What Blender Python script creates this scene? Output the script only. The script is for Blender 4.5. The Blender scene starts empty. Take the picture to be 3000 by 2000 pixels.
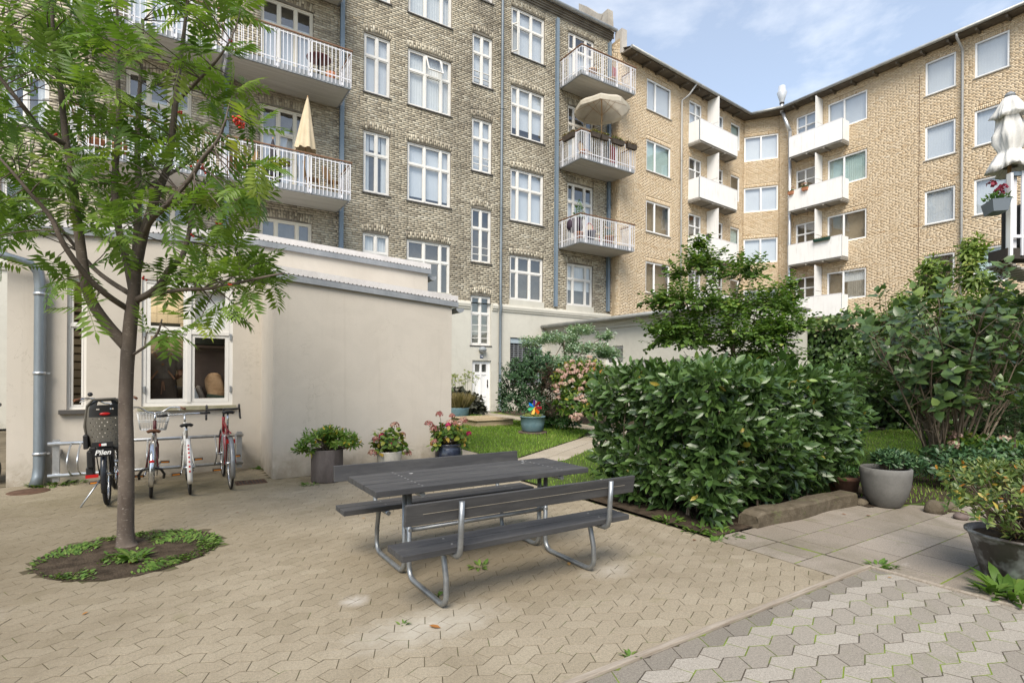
import bpy, math, random
import numpy as np
from mathutils import Vector, Matrix

random.seed(11)
rng = np.random.default_rng(11)
scene = bpy.context.scene
COL = scene.collection
R = math.radians
PI = math.pi

# ------------------------------------------------------------------ camera
EYE = 1.48
YAW = R(32.9)
cam_data = bpy.data.cameras.new('camera')
cam_data.sensor_width = 36.0
cam_data.lens = 1570.0 / 3000.0 * 36.0
cam_data.shift_y = 100.0 / 3000.0
cam_data.clip_start = 0.05
cam_data.clip_end = 3000.0
cam = bpy.data.objects.new('camera', cam_data)
COL.objects.link(cam)
cam.matrix_world = (Matrix.Translation((0, 0, EYE)) @ Matrix.Rotation(-YAW, 4, 'Z')
                    @ Matrix.Rotation(R(90), 4, 'X') @ Matrix.Rotation(R(0.4), 4, 'Z'))
scene.camera = cam

# ------------------------------------------------------------------ sky, sun, exposure
SUN_EL, SUN_AZ = 48.0, 222.0      # degrees; azimuth counted clockwise from +Y
world = bpy.data.worlds.new('World')
scene.world = world
world.use_nodes = True
wn = world.node_tree
wn.nodes.clear()
def wnode(t, **kw):
    n = wn.nodes.new(t)
    for k, v in kw.items():
        setattr(n, k, v)
    return n
sky = wnode('ShaderNodeTexSky', sky_type='NISHITA', sun_disc=False)
sky.sun_elevation = R(SUN_EL)
sky.sun_rotation = R(SUN_AZ)
sky.air_density = 1.1
sky.dust_density = 0.7
sky.ozone_density = 0.15
geo = wnode('ShaderNodeTexCoord')
mp = wnode('ShaderNodeMapping')
mp.inputs['Scale'].default_value = (1.0, 1.0, 2.6)
mp.inputs['Location'].default_value = (7.7, 3.1, 0.3)
nz = wnode('ShaderNodeTexNoise')
nz.inputs['Scale'].default_value = 1.9
nz.inputs['Detail'].default_value = 9.0
nz.inputs['Roughness'].default_value = 0.58
nz.inputs['Distortion'].default_value = 0.35
rmp = wnode('ShaderNodeValToRGB')
rmp.color_ramp.elements[0].position = 0.50
rmp.color_ramp.elements[0].color = (0.20, 0.20, 0.20, 1)
rmp.color_ramp.elements[1].position = 0.78
rmp.color_ramp.elements[1].color = (0.9, 0.9, 0.9, 1)
cloud = wnode('ShaderNodeRGB')
cloud.outputs[0].default_value = (6.2, 6.3, 6.4, 1)
mixc = wnode('ShaderNodeMix', data_type='RGBA')
bg = wnode('ShaderNodeBackground')
bg.inputs['Strength'].default_value = 0.105
wo = wnode('ShaderNodeOutputWorld')
wn.links.new(geo.outputs['Generated'], mp.inputs['Vector'])
wn.links.new(mp.outputs['Vector'], nz.inputs['Vector'])
wn.links.new(nz.outputs['Fac'], rmp.inputs['Fac'])
wn.links.new(rmp.outputs['Color'], mixc.inputs['Factor'])
wn.links.new(sky.outputs['Color'], mixc.inputs['A'])
wn.links.new(cloud.outputs['Color'], mixc.inputs['B'])
wn.links.new(mixc.outputs['Result'], bg.inputs['Color'])
wn.links.new(bg.outputs['Background'], wo.inputs['Surface'])

sd = bpy.data.lights.new('sun', 'SUN')
sd.energy = 2.3
sd.angle = R(32)
sd.color = (1.0, 0.92, 0.80)
sun = bpy.data.objects.new('sun', sd)
COL.objects.link(sun)
az, el = R(SUN_AZ), R(SUN_EL)
sdir = Vector((math.sin(az) * math.cos(el), math.cos(az) * math.cos(el), math.sin(el)))
sun.rotation_euler = sdir.to_track_quat('Z', 'Y').to_euler()

vs = scene.view_settings
vs.view_transform = 'Standard'
vs.look = 'None'
vs.exposure = 1.12
vs.gamma = 1.0
vs.use_curve_mapping = False
scene.cycles.max_bounces = 8
scene.cycles.transparent_max_bounces = 12
scene.cycles.caustics_reflective = False
scene.cycles.caustics_refractive = False
scene.cycles.use_adaptive_sampling = True
scene.cycles.use_denoising = True

# ------------------------------------------------------------------ unprojection (to find where things stand)
FW = (math.sin(YAW), math.cos(YAW))
RT = (math.cos(YAW), -math.sin(YAW))
def ray(u, v):
    a, b = u - 1500.0, v - 1100.0
    c, s = math.cos(R(0.4)), math.sin(R(0.4))
    x, y = (a * c + b * s) / 1570.0, (-a * s + b * c) / 1570.0
    return Vector((RT[0] * x + FW[0], RT[1] * x + FW[1], -y))
def at(u, v, depth):
    """point seen at photo pixel (u, v), so many metres in front of the eye"""
    return Vector((0, 0, EYE)) + ray(u, v) * depth
def ground(u, v, z=0.0):
    d = ray(u, v)
    return Vector((0, 0, EYE)) + d * ((z - EYE) / d.z)
def eye_dist(p):
    return p[0] * FW[0] + p[1] * FW[1]

# ------------------------------------------------------------------ materials
def lin(c):
    return tuple(((x / 255.0) / 12.92 if x / 255.0 <= 0.04045 else ((x / 255.0 + 0.055) / 1.055) ** 2.4) for x in c)
class Mat:
    """small node helper"""
    def __init__(self, name):
        self.m = bpy.data.materials.new(name)
        self.m.use_nodes = True
        self.t = self.m.node_tree
        self.t.nodes.clear()
        self.out = self.n('ShaderNodeOutputMaterial')
    def n(self, t, **kw):
        x = self.t.nodes.new(t)
        for k, v in kw.items():
            setattr(x, k, v)
        return x
    def l(self, a, b):
        self.t.links.new(a, b)
    def pos(self, obj=False):
        if obj:
            return self.n('ShaderNodeTexCoord').outputs['Object']
        return self.n('ShaderNodeNewGeometry').outputs['Position']
    def noise(self, vec, scale, detail=4, rough=0.55, dist=0.0, stretch=None):
        if stretch:
            mp = self.n('ShaderNodeMapping')
            mp.inputs['Scale'].default_value = stretch
            self.l(vec, mp.inputs['Vector'])
            vec = mp.outputs['Vector']
        x = self.n('ShaderNodeTexNoise')
        x.inputs['Scale'].default_value = scale
        x.inputs['Detail'].default_value = detail
        x.inputs['Roughness'].default_value = rough
        x.inputs['Distortion'].default_value = dist
        self.l(vec, x.inputs['Vector'])
        return x.outputs['Fac']
    def ramp(self, fac, stops):
        x = self.n('ShaderNodeValToRGB')
        e = x.color_ramp.elements
        while len(e) < len(stops):
            e.new(0.5)
        for i, (p, c) in enumerate(stops):
            e[i].position = p
            e[i].color = (c[0], c[1], c[2], 1) if isinstance(c, (tuple, list)) else (c, c, c, 1)
        self.l(fac, x.inputs['Fac'])
        return x.outputs['Color']
    def mix(self, fac, a, b, mode='MIX'):
        x = self.n('ShaderNodeMix', data_type='RGBA', blend_type=mode)
        for s, v in (('Factor', fac), ('A', a), ('B', b)):
            if isinstance(v, (int, float)):
                x.inputs[s].default_value = v if s == 'Factor' else (v, v, v, 1)
            elif isinstance(v, (tuple, list)):
                x.inputs[s].default_value = (v[0], v[1], v[2], 1)
            else:
                self.l(v, x.inputs[s])
        return x.outputs['Result']
    def attr(self, name):
        return self.n('ShaderNodeAttribute', attribute_name=name).outputs['Fac']
    def bump(self, h, strength=0.3, dist=0.01):
        x = self.n('ShaderNodeBump')
        x.inputs['Strength'].default_value = strength
        x.inputs['Distance'].default_value = dist
        self.l(h, x.inputs['Height'])
        return x.outputs['Normal']
    def pbr(self, col, rough=0.7, metal=0.0, spec=0.4, normal=None, coat=0.0):
        x = self.n('ShaderNodeBsdfPrincipled')
        if isinstance(col, (tuple, list)):
            x.inputs['Base Color'].default_value = (col[0], col[1], col[2], 1)
        else:
            self.l(col, x.inputs['Base Color'])
        if isinstance(rough, (int, float)):
            x.inputs['Roughness'].default_value = rough
        else:
            self.l(rough, x.inputs['Roughness'])
        x.inputs['Metallic'].default_value = metal
        x.inputs['Specular IOR Level'].default_value = spec
        x.inputs['Coat Weight'].default_value = coat
        if normal is not None:
            self.l(normal, x.inputs['Normal'])
        return x.outputs['BSDF']
    def done(self, sh):
        self.l(sh, self.out.inputs['Surface'])
        return self.m

def mottled(name, c1, c2, scale=3.0, rough=0.8, spec=0.3, metal=0.0, bump=0.15, fine=60.0, stretch=None, obj=False, bdist=0.004, third=None):
    m = Mat(name)
    p = m.pos(obj)
    f = m.noise(p, scale, 5, 0.6, 0.2, stretch)
    c = m.ramp(f, [(0.32, c1), (0.68, c2)])
    g = m.noise(p, fine, 3, 0.6, 0, stretch)
    c = m.mix(0.35, c, m.ramp(g, [(0.3, 0.72), (0.7, 1.12)]), 'MULTIPLY')
    if third:
        h = m.noise(p, third[1], 4, 0.65, 0.3)
        c = m.mix(m.ramp(h, [(third[2], 0), (third[2] + 0.12, 1)]), c, third[0])
    nrm = m.bump(g, bump, bdist) if bump else None
    return m.done(m.pbr(c, rough, metal, spec, nrm))

def plain(name, c, rough=0.6, metal=0.0, spec=0.4):
    m = Mat(name)
    p = m.pos()
    cc = m.ramp(m.noise(p, 2.5, 5, 0.65, 0.3), [(0.3, tuple(x * 0.93 for x in c)), (0.7, tuple(min(1, x * 1.04) for x in c))])
    return m.done(m.pbr(cc, rough, metal, spec))

# ------------------------------------------------------------------ mesh helper
class MB:
    def __init__(self):
        self.v, self.f, self.m, self.s = [], [], [], []
    def add(self, vs_, fs, mi=0, smooth=False):
        o = len(self.v)
        self.v.extend([tuple(x) for x in vs_])
        for f in fs:
            self.f.append(tuple(i + o for i in f))
            self.m.append(mi)
            self.s.append(smooth)
        return self
    def box(self, x0, x1, y0, y1, z0, z1, mi=0, skip=''):
        v = [(x0, y0, z0), (x1, y0, z0), (x1, y1, z0), (x0, y1, z0), (x0, y0, z1), (x1, y0, z1), (x1, y1, z1), (x0, y1, z1)]
        f = {'b': (0, 3, 2, 1), 't': (4, 5, 6, 7), 'f': (0, 1, 5, 4), 'k': (2, 3, 7, 6), 'l': (3, 0, 4, 7), 'r': (1, 2, 6, 5)}
        return self.add(v, [q for k, q in f.items() if k not in skip], mi)
    def obox(self, M, hx, hy, hz, mi=0):
        v = [M @ Vector((sx * hx, sy * hy, sz * hz)) for sz in (-1, 1) for sx, sy in ((-1, -1), (1, -1), (1, 1), (-1, 1))]
        return self.add(v, [(0, 3, 2, 1), (4, 5, 6, 7), (0, 1, 5, 4), (2, 3, 7, 6), (3, 0, 4, 7), (1, 2, 6, 5)], mi)
    def bar(self, a, b, w, t, mi=0, up=(0, 0, 1)):
        """flat bar from a to b; w across, t along up"""
        a, b = Vector(a), Vector(b)
        d = (b - a)
        L = d.length
        d = d / L
        u = Vector(up)
        if abs(d.dot(u)) > 0.98:
            u = Vector((0, 1, 0))
        x = d.cross(u).normalized()
        y = x.cross(d).normalized()
        M = Matrix((x, d, y)).transposed().to_4x4()
        M.translation = (a + b) / 2
        return self.obox(M, w / 2, L / 2, t / 2, mi)
    def quad(self, a, b, c, d, mi=0):
        return self.add([a, b, c, d], [(0, 1, 2, 3)], mi)
    def tube(self, pts, r, n=8, mi=0, cap=True, closed=False, smooth=True):
        pts = [Vector(p) for p in pts]
        m = len(pts)
        rs = r if isinstance(r, (list, tuple)) else [r] * m
        prev = None
        vs_ = []
        for i, p in enumerate(pts):
            if closed:
                t = pts[(i + 1) % m] - pts[i - 1]
            else:
                t = pts[min(i + 1, m - 1)] - pts[max(i - 1, 0)]
            t.normalize()
            if prev is None:
                a = Vector((0, 0, 1)) if abs(t.z) < 0.9 else Vector((1, 0, 0))
                x = t.cross(a).normalized()
            else:
                x = (prev - t * prev.dot(t))
                if x.length < 1e-6:
                    x = t.orthogonal()
                x.normalize()
            prev = x
            y = t.cross(x)
            for k in range(n):
                a = 2 * PI * k / n
                vs_.append(p + (x * math.cos(a) + y * math.sin(a)) * rs[i])
        fs = []
        for i in range(m if closed else m - 1):
            j = (i + 1) % m
            for k in range(n):
                k2 = (k + 1) % n
                fs.append((i * n + k, i * n + k2, j * n + k2, j * n + k))
        self.add(vs_, fs, mi, smooth)
        if cap and not closed:
            o = len(self.v) - len(vs_)
            self.f.append(tuple(o + k for k in range(n))[::-1]); self.m.append(mi); self.s.append(False)
            self.f.append(tuple(o + (m - 1) * n + k for k in range(n))); self.m.append(mi); self.s.append(False)
        return self
    def lathe(self, prof, n=24, c=(0, 0, 0), mi=0, smooth=True, squash=1.0):
        vs_, fs = [], []
        for r_, z in prof:
            for k in range(n):
                a = 2 * PI * k / n
                vs_.append((c[0] + r_ * math.cos(a), c[1] + r_ * math.sin(a) * squash, c[2] + z))
        for i in range(len(prof) - 1):
            for k in range(n):
                k2 = (k + 1) % n
                fs.append((i * n + k, i * n + k2, (i + 1) * n + k2, (i + 1) * n + k))
        return self.add(vs_, fs, mi, smooth)
    def prism(self, poly, z0, z1, mi=0, bottom=True):
        n = len(poly)
        vs_ = [(p[0], p[1], z0) for p in poly] + [(p[0], p[1], z1) for p in poly]
        fs = [tuple(range(n, 2 * n))]
        if bottom:
            fs.append(tuple(range(n))[::-1])
        for i in range(n):
            j = (i + 1) % n
            fs.append((i, j, n + j, n + i))
        return self.add(vs_, fs, mi)
    def ball(self, c, r, n=8, mi=0, sq=(1, 1, 1)):
        prof = []
        vs_, fs = [], []
        for i in range(n + 1):
            a = -PI / 2 + PI * i / n
            for k in range(n * 2):
                b = PI * k / n
                vs_.append((c[0] + r * sq[0] * math.cos(a) * math.cos(b), c[1] + r * sq[1] * math.cos(a) * math.sin(b), c[2] + r * sq[2] * math.sin(a)))
        for i in range(n):
            for k in range(n * 2):
                k2 = (k + 1) % (n * 2)
                fs.append((i * 2 * n + k, i * 2 * n + k2, (i + 1) * 2 * n + k2, (i + 1) * 2 * n + k))
        return self.add(vs_, fs, mi, True)
    def xf(self, M):
        self.v = [tuple(M @ Vector(p)) for p in self.v]
        return self
    def mesh(self, name, mats):
        me = bpy.data.meshes.new(name)
        me.from_pydata(self.v, [], self.f)
        for m in (mats if isinstance(mats, (list, tuple)) else [mats]):
            me.materials.append(m)
        me.polygons.foreach_set('material_index', self.m)
        me.polygons.foreach_set('use_smooth', self.s)
        me.update()
        return me
    def build(self, name, mats, parent=None, M=None, bevel=0.0, seg=2):
        o = bpy.data.objects.new(name, self.mesh(name, mats))
        return place(o, parent, M, bevel, seg)

def place(o, parent=None, M=None, bevel=0.0, seg=2):
    COL.objects.link(o)
    if parent is not None:
        o.parent = parent
    if M is not None:
        o.matrix_local = M
    if bevel:
        b = o.modifiers.new('edge', 'BEVEL')
        b.width = bevel
        b.segments = seg
        b.limit_method = 'ANGLE'
        b.angle_limit = R(40)
    return o
def tag(o, label=None, cat=None, group=None, kind=None):
    if label: o['label'] = label
    if cat: o['category'] = cat
    if group: o['group'] = group
    if kind: o['kind'] = kind
    return o
def empty(name, loc=(0, 0, 0), rz=0.0, label=None, cat=None, group=None, M=None):
    o = bpy.data.objects.new(name, None)
    o.empty_display_size = 0.1
    COL.objects.link(o)
    if M is not None:
        o.matrix_world = M
    else:
        o.location = loc
        o.rotation_euler = (0, 0, rz)
    return tag(o, label, cat, group)
def inst(me, name, parent=None, M=None):
    o = bpy.data.objects.new(name, me)
    COL.objects.link(o)
    if parent is not None:
        o.parent = parent
    if M is not None:
        o.matrix_local = M
    return o
KIDS = {}
def copy_tree(o, parent=None):
    c = o.copy()
    COL.objects.link(c)
    c.parent = parent
    for ch in [x for x in COL.objects if x.parent == o]:
        copy_tree(ch, c)
    return c
def fast_mesh(name, verts, quads, mat, tint=None, tris=False):
    """verts (n,3), quads (m,4) or (m,3) numpy; tint per face"""
    me = bpy.data.meshes.new(name)
    k = quads.shape[1]
    me.vertices.add(len(verts))
    me.vertices.foreach_set('co', np.ascontiguousarray(verts, dtype=np.float32).ravel())
    me.loops.add(len(quads) * k)
    me.loops.foreach_set('vertex_index', np.ascontiguousarray(quads, dtype=np.int32).ravel())
    me.polygons.add(len(quads))
    me.polygons.foreach_set('loop_start', np.arange(0, len(quads) * k, k, dtype=np.int32))
    me.polygons.foreach_set('loop_total', np.full(len(quads), k, dtype=np.int32))
    if tint is not None:
        a = me.attributes.new('tint', 'FLOAT', 'FACE')
        a.data.foreach_set('value', np.ascontiguousarray(tint, dtype=np.float32))
    me.materials.append(mat)
    me.update(calc_edges=True)
    me.validate()
    return me
def frame(o, ang):
    """matrix of a wall: local x along the wall, y into it, z up"""
    return Matrix.Translation((o[0], o[1], 0)) @ Matrix.Rotation(R(ang), 4, 'Z')
# ------------------------------------------------------------------ materials of the buildings
def brick_mat(name, stops, soot, soot_scale, soot_lo, soot_amt, fine=55.0, grain=.7, bmp=.35):
    m = Mat(name)
    p = m.pos()
    t = m.attr('tint')
    c = m.ramp(t, stops)
    s = m.noise(p, soot_scale, 6, 0.68, 0.3, (1, 1, 0.7))
    s2 = m.noise(p, soot_scale * 4.3, 4, 0.6)
    f = m.mix(0.5, m.ramp(s, [(soot_lo, 0), (soot_lo + 0.24, 1)]), m.ramp(s2, [(0.4, 0), (0.65, 1)]), 'MULTIPLY')
    c = m.mix(m.mix(1.0, f, soot_amt, 'MULTIPLY'), c, soot)
    g = m.noise(p, fine, 4, 0.7)
    c = m.mix(grain, c, m.ramp(g, [(0.28, 0.62), (0.72, 1.2)]), 'MULTIPLY')
    return m.done(m.pbr(c, 0.9, 0, 0.15, m.bump(g, bmp, 0.006)))
M_OLD = brick_mat('old_yellow_brick', [(0.0, (0.24, 0.21, 0.165)), (0.14, (0.34, 0.30, 0.23)), (0.4, (0.46, 0.41, 0.315)), (0.7, (0.55, 0.50, 0.39)), (0.92, (0.60, 0.56, 0.46)), (1.0, (0.57, 0.47, 0.32))], (0.17, 0.15, 0.12), 0.33, 0.43, 0.8)
M_TAN = brick_mat('tan_brick', [(0.0, (0.48, 0.345, 0.215)), (0.1, (0.575, 0.45, 0.30)), (0.5, (0.645, 0.525, 0.37)), (0.9, (0.69, 0.575, 0.42)), (1.0, (0.72, 0.63, 0.49))], (0.5, 0.39, 0.27), 0.25, 0.56, 0.25, 40.0, .3, .05)
M_OLDMORTAR = mottled('old_mortar', (0.12, 0.108, 0.09), (0.23, 0.208, 0.175), 1.6, 0.95, 0.1, fine=30)
M_TANMORTAR = mottled('tan_mortar', (0.36, 0.275, 0.18), (0.43, 0.34, 0.23), 1.5, 0.95, 0.1, fine=30)
def plaster_mat(name, c1, c2, dirt, low):
    m = Mat(name)
    p = m.pos()
    a = m.noise(p, 0.8, 5, 0.6, 0.4, (1, 1, 0.5))
    c = m.ramp(a, [(0.3, c1), (0.7, c2)])
    b = m.noise(p, 140, 3, 0.7)
    c = m.mix(0.35, c, m.ramp(b, [(0.3, 0.8), (0.7, 1.08)]), 'MULTIPLY')
    tr = m.noise(p, 6.0, 4, 0.65, 0.6, (1, 1, 0.06))
    c = m.mix(m.mix(1, m.ramp(tr, [(0.6, 0), (0.8, 1)]), 0.18, 'MULTIPLY'), c, dirt)
    # hairline cracks and trowel patches
    ck = m.noise(p, 1.1, 7, .62, 1.2)
    ab = m.n('ShaderNodeMath', operation='SUBTRACT'); m.l(ck, ab.inputs[0]); ab.inputs[1].default_value = .5
    ab2 = m.n('ShaderNodeMath', operation='ABSOLUTE'); m.l(ab.outputs[0], ab2.inputs[0])
    ckm = m.mix(1.0, m.ramp(ab2.outputs[0], [(.0, .85), (.0035, 0)]), m.ramp(m.noise(p, .9, 3, .5), [(.52, 0), (.6, 1)]), 'MULTIPLY')
    c = m.mix(m.mix(1, ckm, .55, 'MULTIPLY'), c, dirt)
    pt_ = m.noise(p, 1.9, 3, .4, 2.0)
    c = m.mix(.5, c, m.ramp(pt_, [(.42, .96), (.5, 1.0), (.58, 1.03)]), 'MULTIPLY')
    st_ = m.noise(p, 11.0, 4, .6, .2, (1, 1, .035))
    c = m.mix(m.mix(1, m.ramp(st_, [(.6, 0), (.8, 1)]), .12, 'MULTIPLY'), c, dirt)
    # damp, stained band where the wall meets the ground (ragged, it belongs to the wall)
    sp = m.n('ShaderNodeSeparateXYZ'); m.l(p, sp.inputs[0])
    w = m.noise(p, 3.2, 5, 0.7, 0.5)
    ad = m.n('ShaderNodeMath', operation='SUBTRACT'); m.l(sp.outputs['Z'], ad.inputs[0]); m.l(w, ad.inputs[1])
    r = m.ramp(ad.outputs[0], [(0.0, 1.0), (low, 0.0)])
    mr = m.n('ShaderNodeMapRange'); m.l(ad.outputs[0], mr.inputs['Value'])
    mr.inputs['From Min'].default_value = -0.55; mr.inputs['From Max'].default_value = low
    mr.inputs['To Min'].default_value = 0.75; mr.inputs['To Max'].default_value = 0.0
    c = m.mix(mr.outputs['Result'], c, dirt)
    h = m.noise(p, 45, 5, 0.65)
    return m.done(m.pbr(c, 0.9, 0, 0.15, m.bump(h, 0.3, 0.004)))
M_PLASTER = plaster_mat('annex_plaster', (0.50, 0.455, 0.39), (0.555, 0.51, 0.445), (0.26, 0.222, 0.165), -0.2)
M_PLINTH = plaster_mat('plinth_plaster', (0.52, 0.50, 0.435), (0.58, 0.56, 0.49), (0.32, 0.30, 0.24), -0.25)
M_WFRAME = plain('window_paint', (0.72, 0.70, 0.66), 0.45)
M_CFRAME = plain('cream_window_paint', (0.66, 0.62, 0.53), 0.5)
M_WHITE = plain('white_paint', (0.82, 0.82, 0.81), 0.4)
def stained_white(name, base):
    m = Mat(name)
    p = m.pos()
    a = m.noise(p, 9.0, 5, .65, .3, (1, 1, .10))
    b = m.noise(p, 2.0, 4, .6)
    f = m.mix(1.0, m.ramp(a, [(.5, 0), (.72, 1)]), m.ramp(b, [(.4, 0), (.65, 1)]), 'MULTIPLY')
    c = m.mix(m.mix(1, f, .4, 'MULTIPLY'), base, (.42, .40, .36))
    return m.done(m.pbr(c, .5, 0, .35))
M_PANELW = stained_white('weathered_white_panel', (.80, .80, .79))
M_RAIL = plain('rail_paint', (0.68, 0.68, 0.71), 0.4)
M_SLATE = plain('slate_sill', (0.07, 0.065, 0.06), 0.7)
M_ZINC = mottled('zinc', (0.22, 0.235, 0.25), (0.31, 0.325, 0.34), 2.5, 0.55, 0.4, 0.15, 0.05, 40, (1, 1, 0.3))
M_GALV = mottled('galvanised', (0.42, 0.44, 0.46), (0.58, 0.60, 0.62), 8, 0.38, 0.5, 0.8, 0.05, 60)
M_GUTTER = mottled('gutter_zinc', (0.30, 0.31, 0.30), (0.44, 0.44, 0.42), 3, 0.5, 0.5, 0.4, 0.05, 40)
M_BLUESTEEL = plain('blue_grey_steel', (0.17, 0.22, 0.27), 0.5)
M_SOFFIT = mottled('painted_boards', (0.40, 0.385, 0.35), (0.50, 0.485, 0.45), 1.5, 0.8, 0.2, 0, 0.1, 60, (0.3, 6, 1))
M_HANDRAIL = mottled('hardwood_rail', (0.16, 0.085, 0.05), (0.26, 0.15, 0.09), 5, 0.6, 0.3, 0, 0.1, 50, (0.5, 6, 6))
M_CONCRETE = mottled('balcony_concrete', (0.25, 0.235, 0.21), (0.38, 0.36, 0.32), 2.0, 0.9, 0.2, 0, 0.3, 40)
M_ROOF = mottled('slate_roof', (0.12, 0.13, 0.14), (0.22, 0.23, 0.24), 2.0, 0.7, 0.3, 0, 0.2, 30)
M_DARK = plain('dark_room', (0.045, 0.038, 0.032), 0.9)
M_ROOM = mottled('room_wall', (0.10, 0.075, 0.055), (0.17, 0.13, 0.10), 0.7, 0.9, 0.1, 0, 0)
M_BLIND = mottled('sky_pale_blind', (0.64, 0.66, 0.70), (0.74, 0.76, 0.79), 0.5, 0.9, 0.1, 0, 0)  # pale tone stands in for the sky reflected in the panes
M_BLINDW = mottled('white_curtain', (0.72, 0.73, 0.73), (0.8, 0.8, 0.79), 3.0, 0.9, 0.1, 0, 0, 60, (6, 6, 0.2))
M_BLINDG = mottled('green_blind', (0.5, 0.64, 0.6), (0.6, 0.74, 0.7), 2.0, 0.9, 0.1, 0, 0)
M_TERRACOTTA = mottled('terracotta', (0.36, 0.14, 0.07), (0.5, 0.24, 0.14), 8, 0.85, 0.2)
def glass_mat(name, ior, tint=(0.86, 0.89, 0.9)):
    m = Mat(name)
    p = m.pos()
    nn = m.noise(p, 1.7, 2, 0.5)
    bm = m.bump(nn, 0.06, 0.05)
    lw = m.n('ShaderNodeLayerWeight')            # 'Facing' is the same from both sides of a pane
    pw = m.n('ShaderNodeMath', operation='POWER'); m.l(lw.outputs['Facing'], pw.inputs[0]); pw.inputs[1].default_value = 4.0
    f0 = ((ior - 1) / (ior + 1)) ** 2
    fr = m.n('ShaderNodeMath', operation='MULTIPLY_ADD'); m.l(pw.outputs[0], fr.inputs[0]); fr.inputs[1].default_value = 1 - f0; fr.inputs[2].default_value = f0
    tr = m.n('ShaderNodeBsdfTransparent'); tr.inputs['Color'].default_value = (*tint, 1)
    gl = m.n('ShaderNodeBsdfGlossy'); gl.inputs['Roughness'].default_value = 0.012
    gl.inputs['Color'].default_value = (0.95, 0.97, 1, 1)
    m.l(bm, gl.inputs['Normal'])
    mx = m.n('ShaderNodeMixShader')
    m.l(fr.outputs[0], mx.inputs[0]); m.l(tr.outputs[0], mx.inputs[1]); m.l(gl.outputs[0], mx.inputs[2])
    return m.done(mx.outputs[0])
M_GLASS = glass_mat('window_glass', 2.2)
M_GLASSCLEAR = glass_mat('clear_glass', 1.3, (0.93, 0.94, 0.94))

# ------------------------------------------------------------------ walls, bricks, windows
def cut(a, b, holes):
    iv = [(a, b)]
    for h0, h1 in holes:
        nv = []
        for s, e in iv:
            if h1 <= s or h0 >= e:
                nv.append((s, e))
            else:
                if h0 > s: nv.append((s, h0))
                if h1 < e: nv.append((h1, e))
        iv = nv
    return iv
def core_wall(x0, x1, z0, z1, holes, depth=0.14, y=0.0, thick=0.4, closed=True):
    mb = MB()
    xs = sorted({x0, x1, *[min(max(h[i], x0), x1) for h in holes for i in (0, 1)]})
    zs = sorted({z0, z1, *[min(max(h[i], z0), z1) for h in holes for i in (2, 3)]})
    for i in range(len(xs) - 1):
        for j in range(len(zs) - 1):
            cx, cz = (xs[i] + xs[i + 1]) / 2, (zs[j] + zs[j + 1]) / 2
            if any(h[0] < cx < h[1] and h[2] < cz < h[3] for h in holes):
                continue
            mb.quad((xs[i], y, zs[j]), (xs[i + 1], y, zs[j]), (xs[i + 1], y, zs[j + 1]), (xs[i], y, zs[j + 1]))
    for h in holes:
        a, b, c, d = h[:4]
        e = y + depth
        mb.quad((a, y, c), (a, y, d), (a, e, d), (a, e, c))
        mb.quad((b, y, d), (b, y, c), (b, e, c), (b, e, d))
        mb.quad((a, y, d), (b, y, d), (b, e, d), (a, e, d))
        mb.quad((b, y, c), (a, y, c), (a, e, c), (b, e, c))
    # back and ends so that the wall has thickness
    if closed: mb.quad((x1, thick + y, z0), (x0, thick + y, z0), (x0, thick + y, z1), (x1, thick + y, z1))
    mb.quad((x0, y, z1), (x1, y, z1), (x1, thick + y, z1), (x0, thick + y, z1))
    mb.quad((x0, thick + y, z0), (x0, y, z0), (x0, y, z1), (x0, thick + y, z1))
    mb.quad((x1, y, z0), (x1, thick + y, z0), (x1, thick + y, z1), (x1, y, z1))
    return mb
def lay_bricks(x0, x1, z0, z1, holes, course, L, bond='cross', j=0.011, jv=0.007):
    out = []
    n = int((z1 - z0) / course)
    for i in range(n):
        za = z0 + i * course
        zc = za + course / 2
        hs = [(h[0], h[1]) for h in holes if h[2] < zc < h[3]]
        w = L
        off = (L / 2 if i % 2 else 0.0) + L * .22 * random.random()
        for a, b in cut(x0, x1, hs):
            x = a - ((a - x0 - off) % w)
            while x < b - 0.03:
                s, e = max(x, a), min(x + w, b)
                if random.random() < 0.18 and e - s > 0.8 * L:
                    mid = s + L / 2
                    out.append((s + jv / 2, mid - jv / 2, za + j / 2, za + course - j / 2))
                    out.append((mid + jv / 2, e - jv / 2, za + j / 2, za + course - j / 2))
                elif e - s > 0.045:
                    out.append((s + jv / 2, e - jv / 2, za + j / 2, za + course - j / 2))
                x += w
    return np.array(out)
def brick_arrays(B, proud=0.008):
    n = len(B)
    pr = -proud - rng.random(n) * 0.004
    x0, x1, z0, z1 = B.T
    V = np.zeros((n, 8, 3))
    for k, (xx, yy, zz) in enumerate(((x0, pr, z0), (x1, pr, z0), (x1, pr, z1), (x0, pr, z1), (x0, 0 * pr + .002, z0), (x1, 0 * pr + .002, z0), (x1, 0 * pr + .002, z1), (x0, 0 * pr + .002, z1))):
        V[:, k, 0], V[:, k, 1], V[:, k, 2] = xx, yy, zz
    Q = np.array([(0, 1, 2, 3), (1, 5, 6, 2), (4, 0, 3, 7), (3, 2, 6, 7), (4, 5, 1, 0)])
    F = (Q[None] + (np.arange(n) * 8)[:, None, None]).reshape(-1, 4)
    return V.reshape(-1, 3), F
def in_view(P, m=40):
    r = P[:, 0] * RT[0] + P[:, 1] * RT[1]
    f = P[:, 0] * FW[0] + P[:, 1] * FW[1]
    u = 1500 + 1570 * r / np.maximum(f, 0.1)
    v = 1100 - 1570 * (P[:, 2] - EYE) / np.maximum(f, 0.1)
    return (f > 0.3) & (u > -m) & (u < 3000 + m) & (v > -m) & (v < 2000 + m), u, v, f
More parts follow.
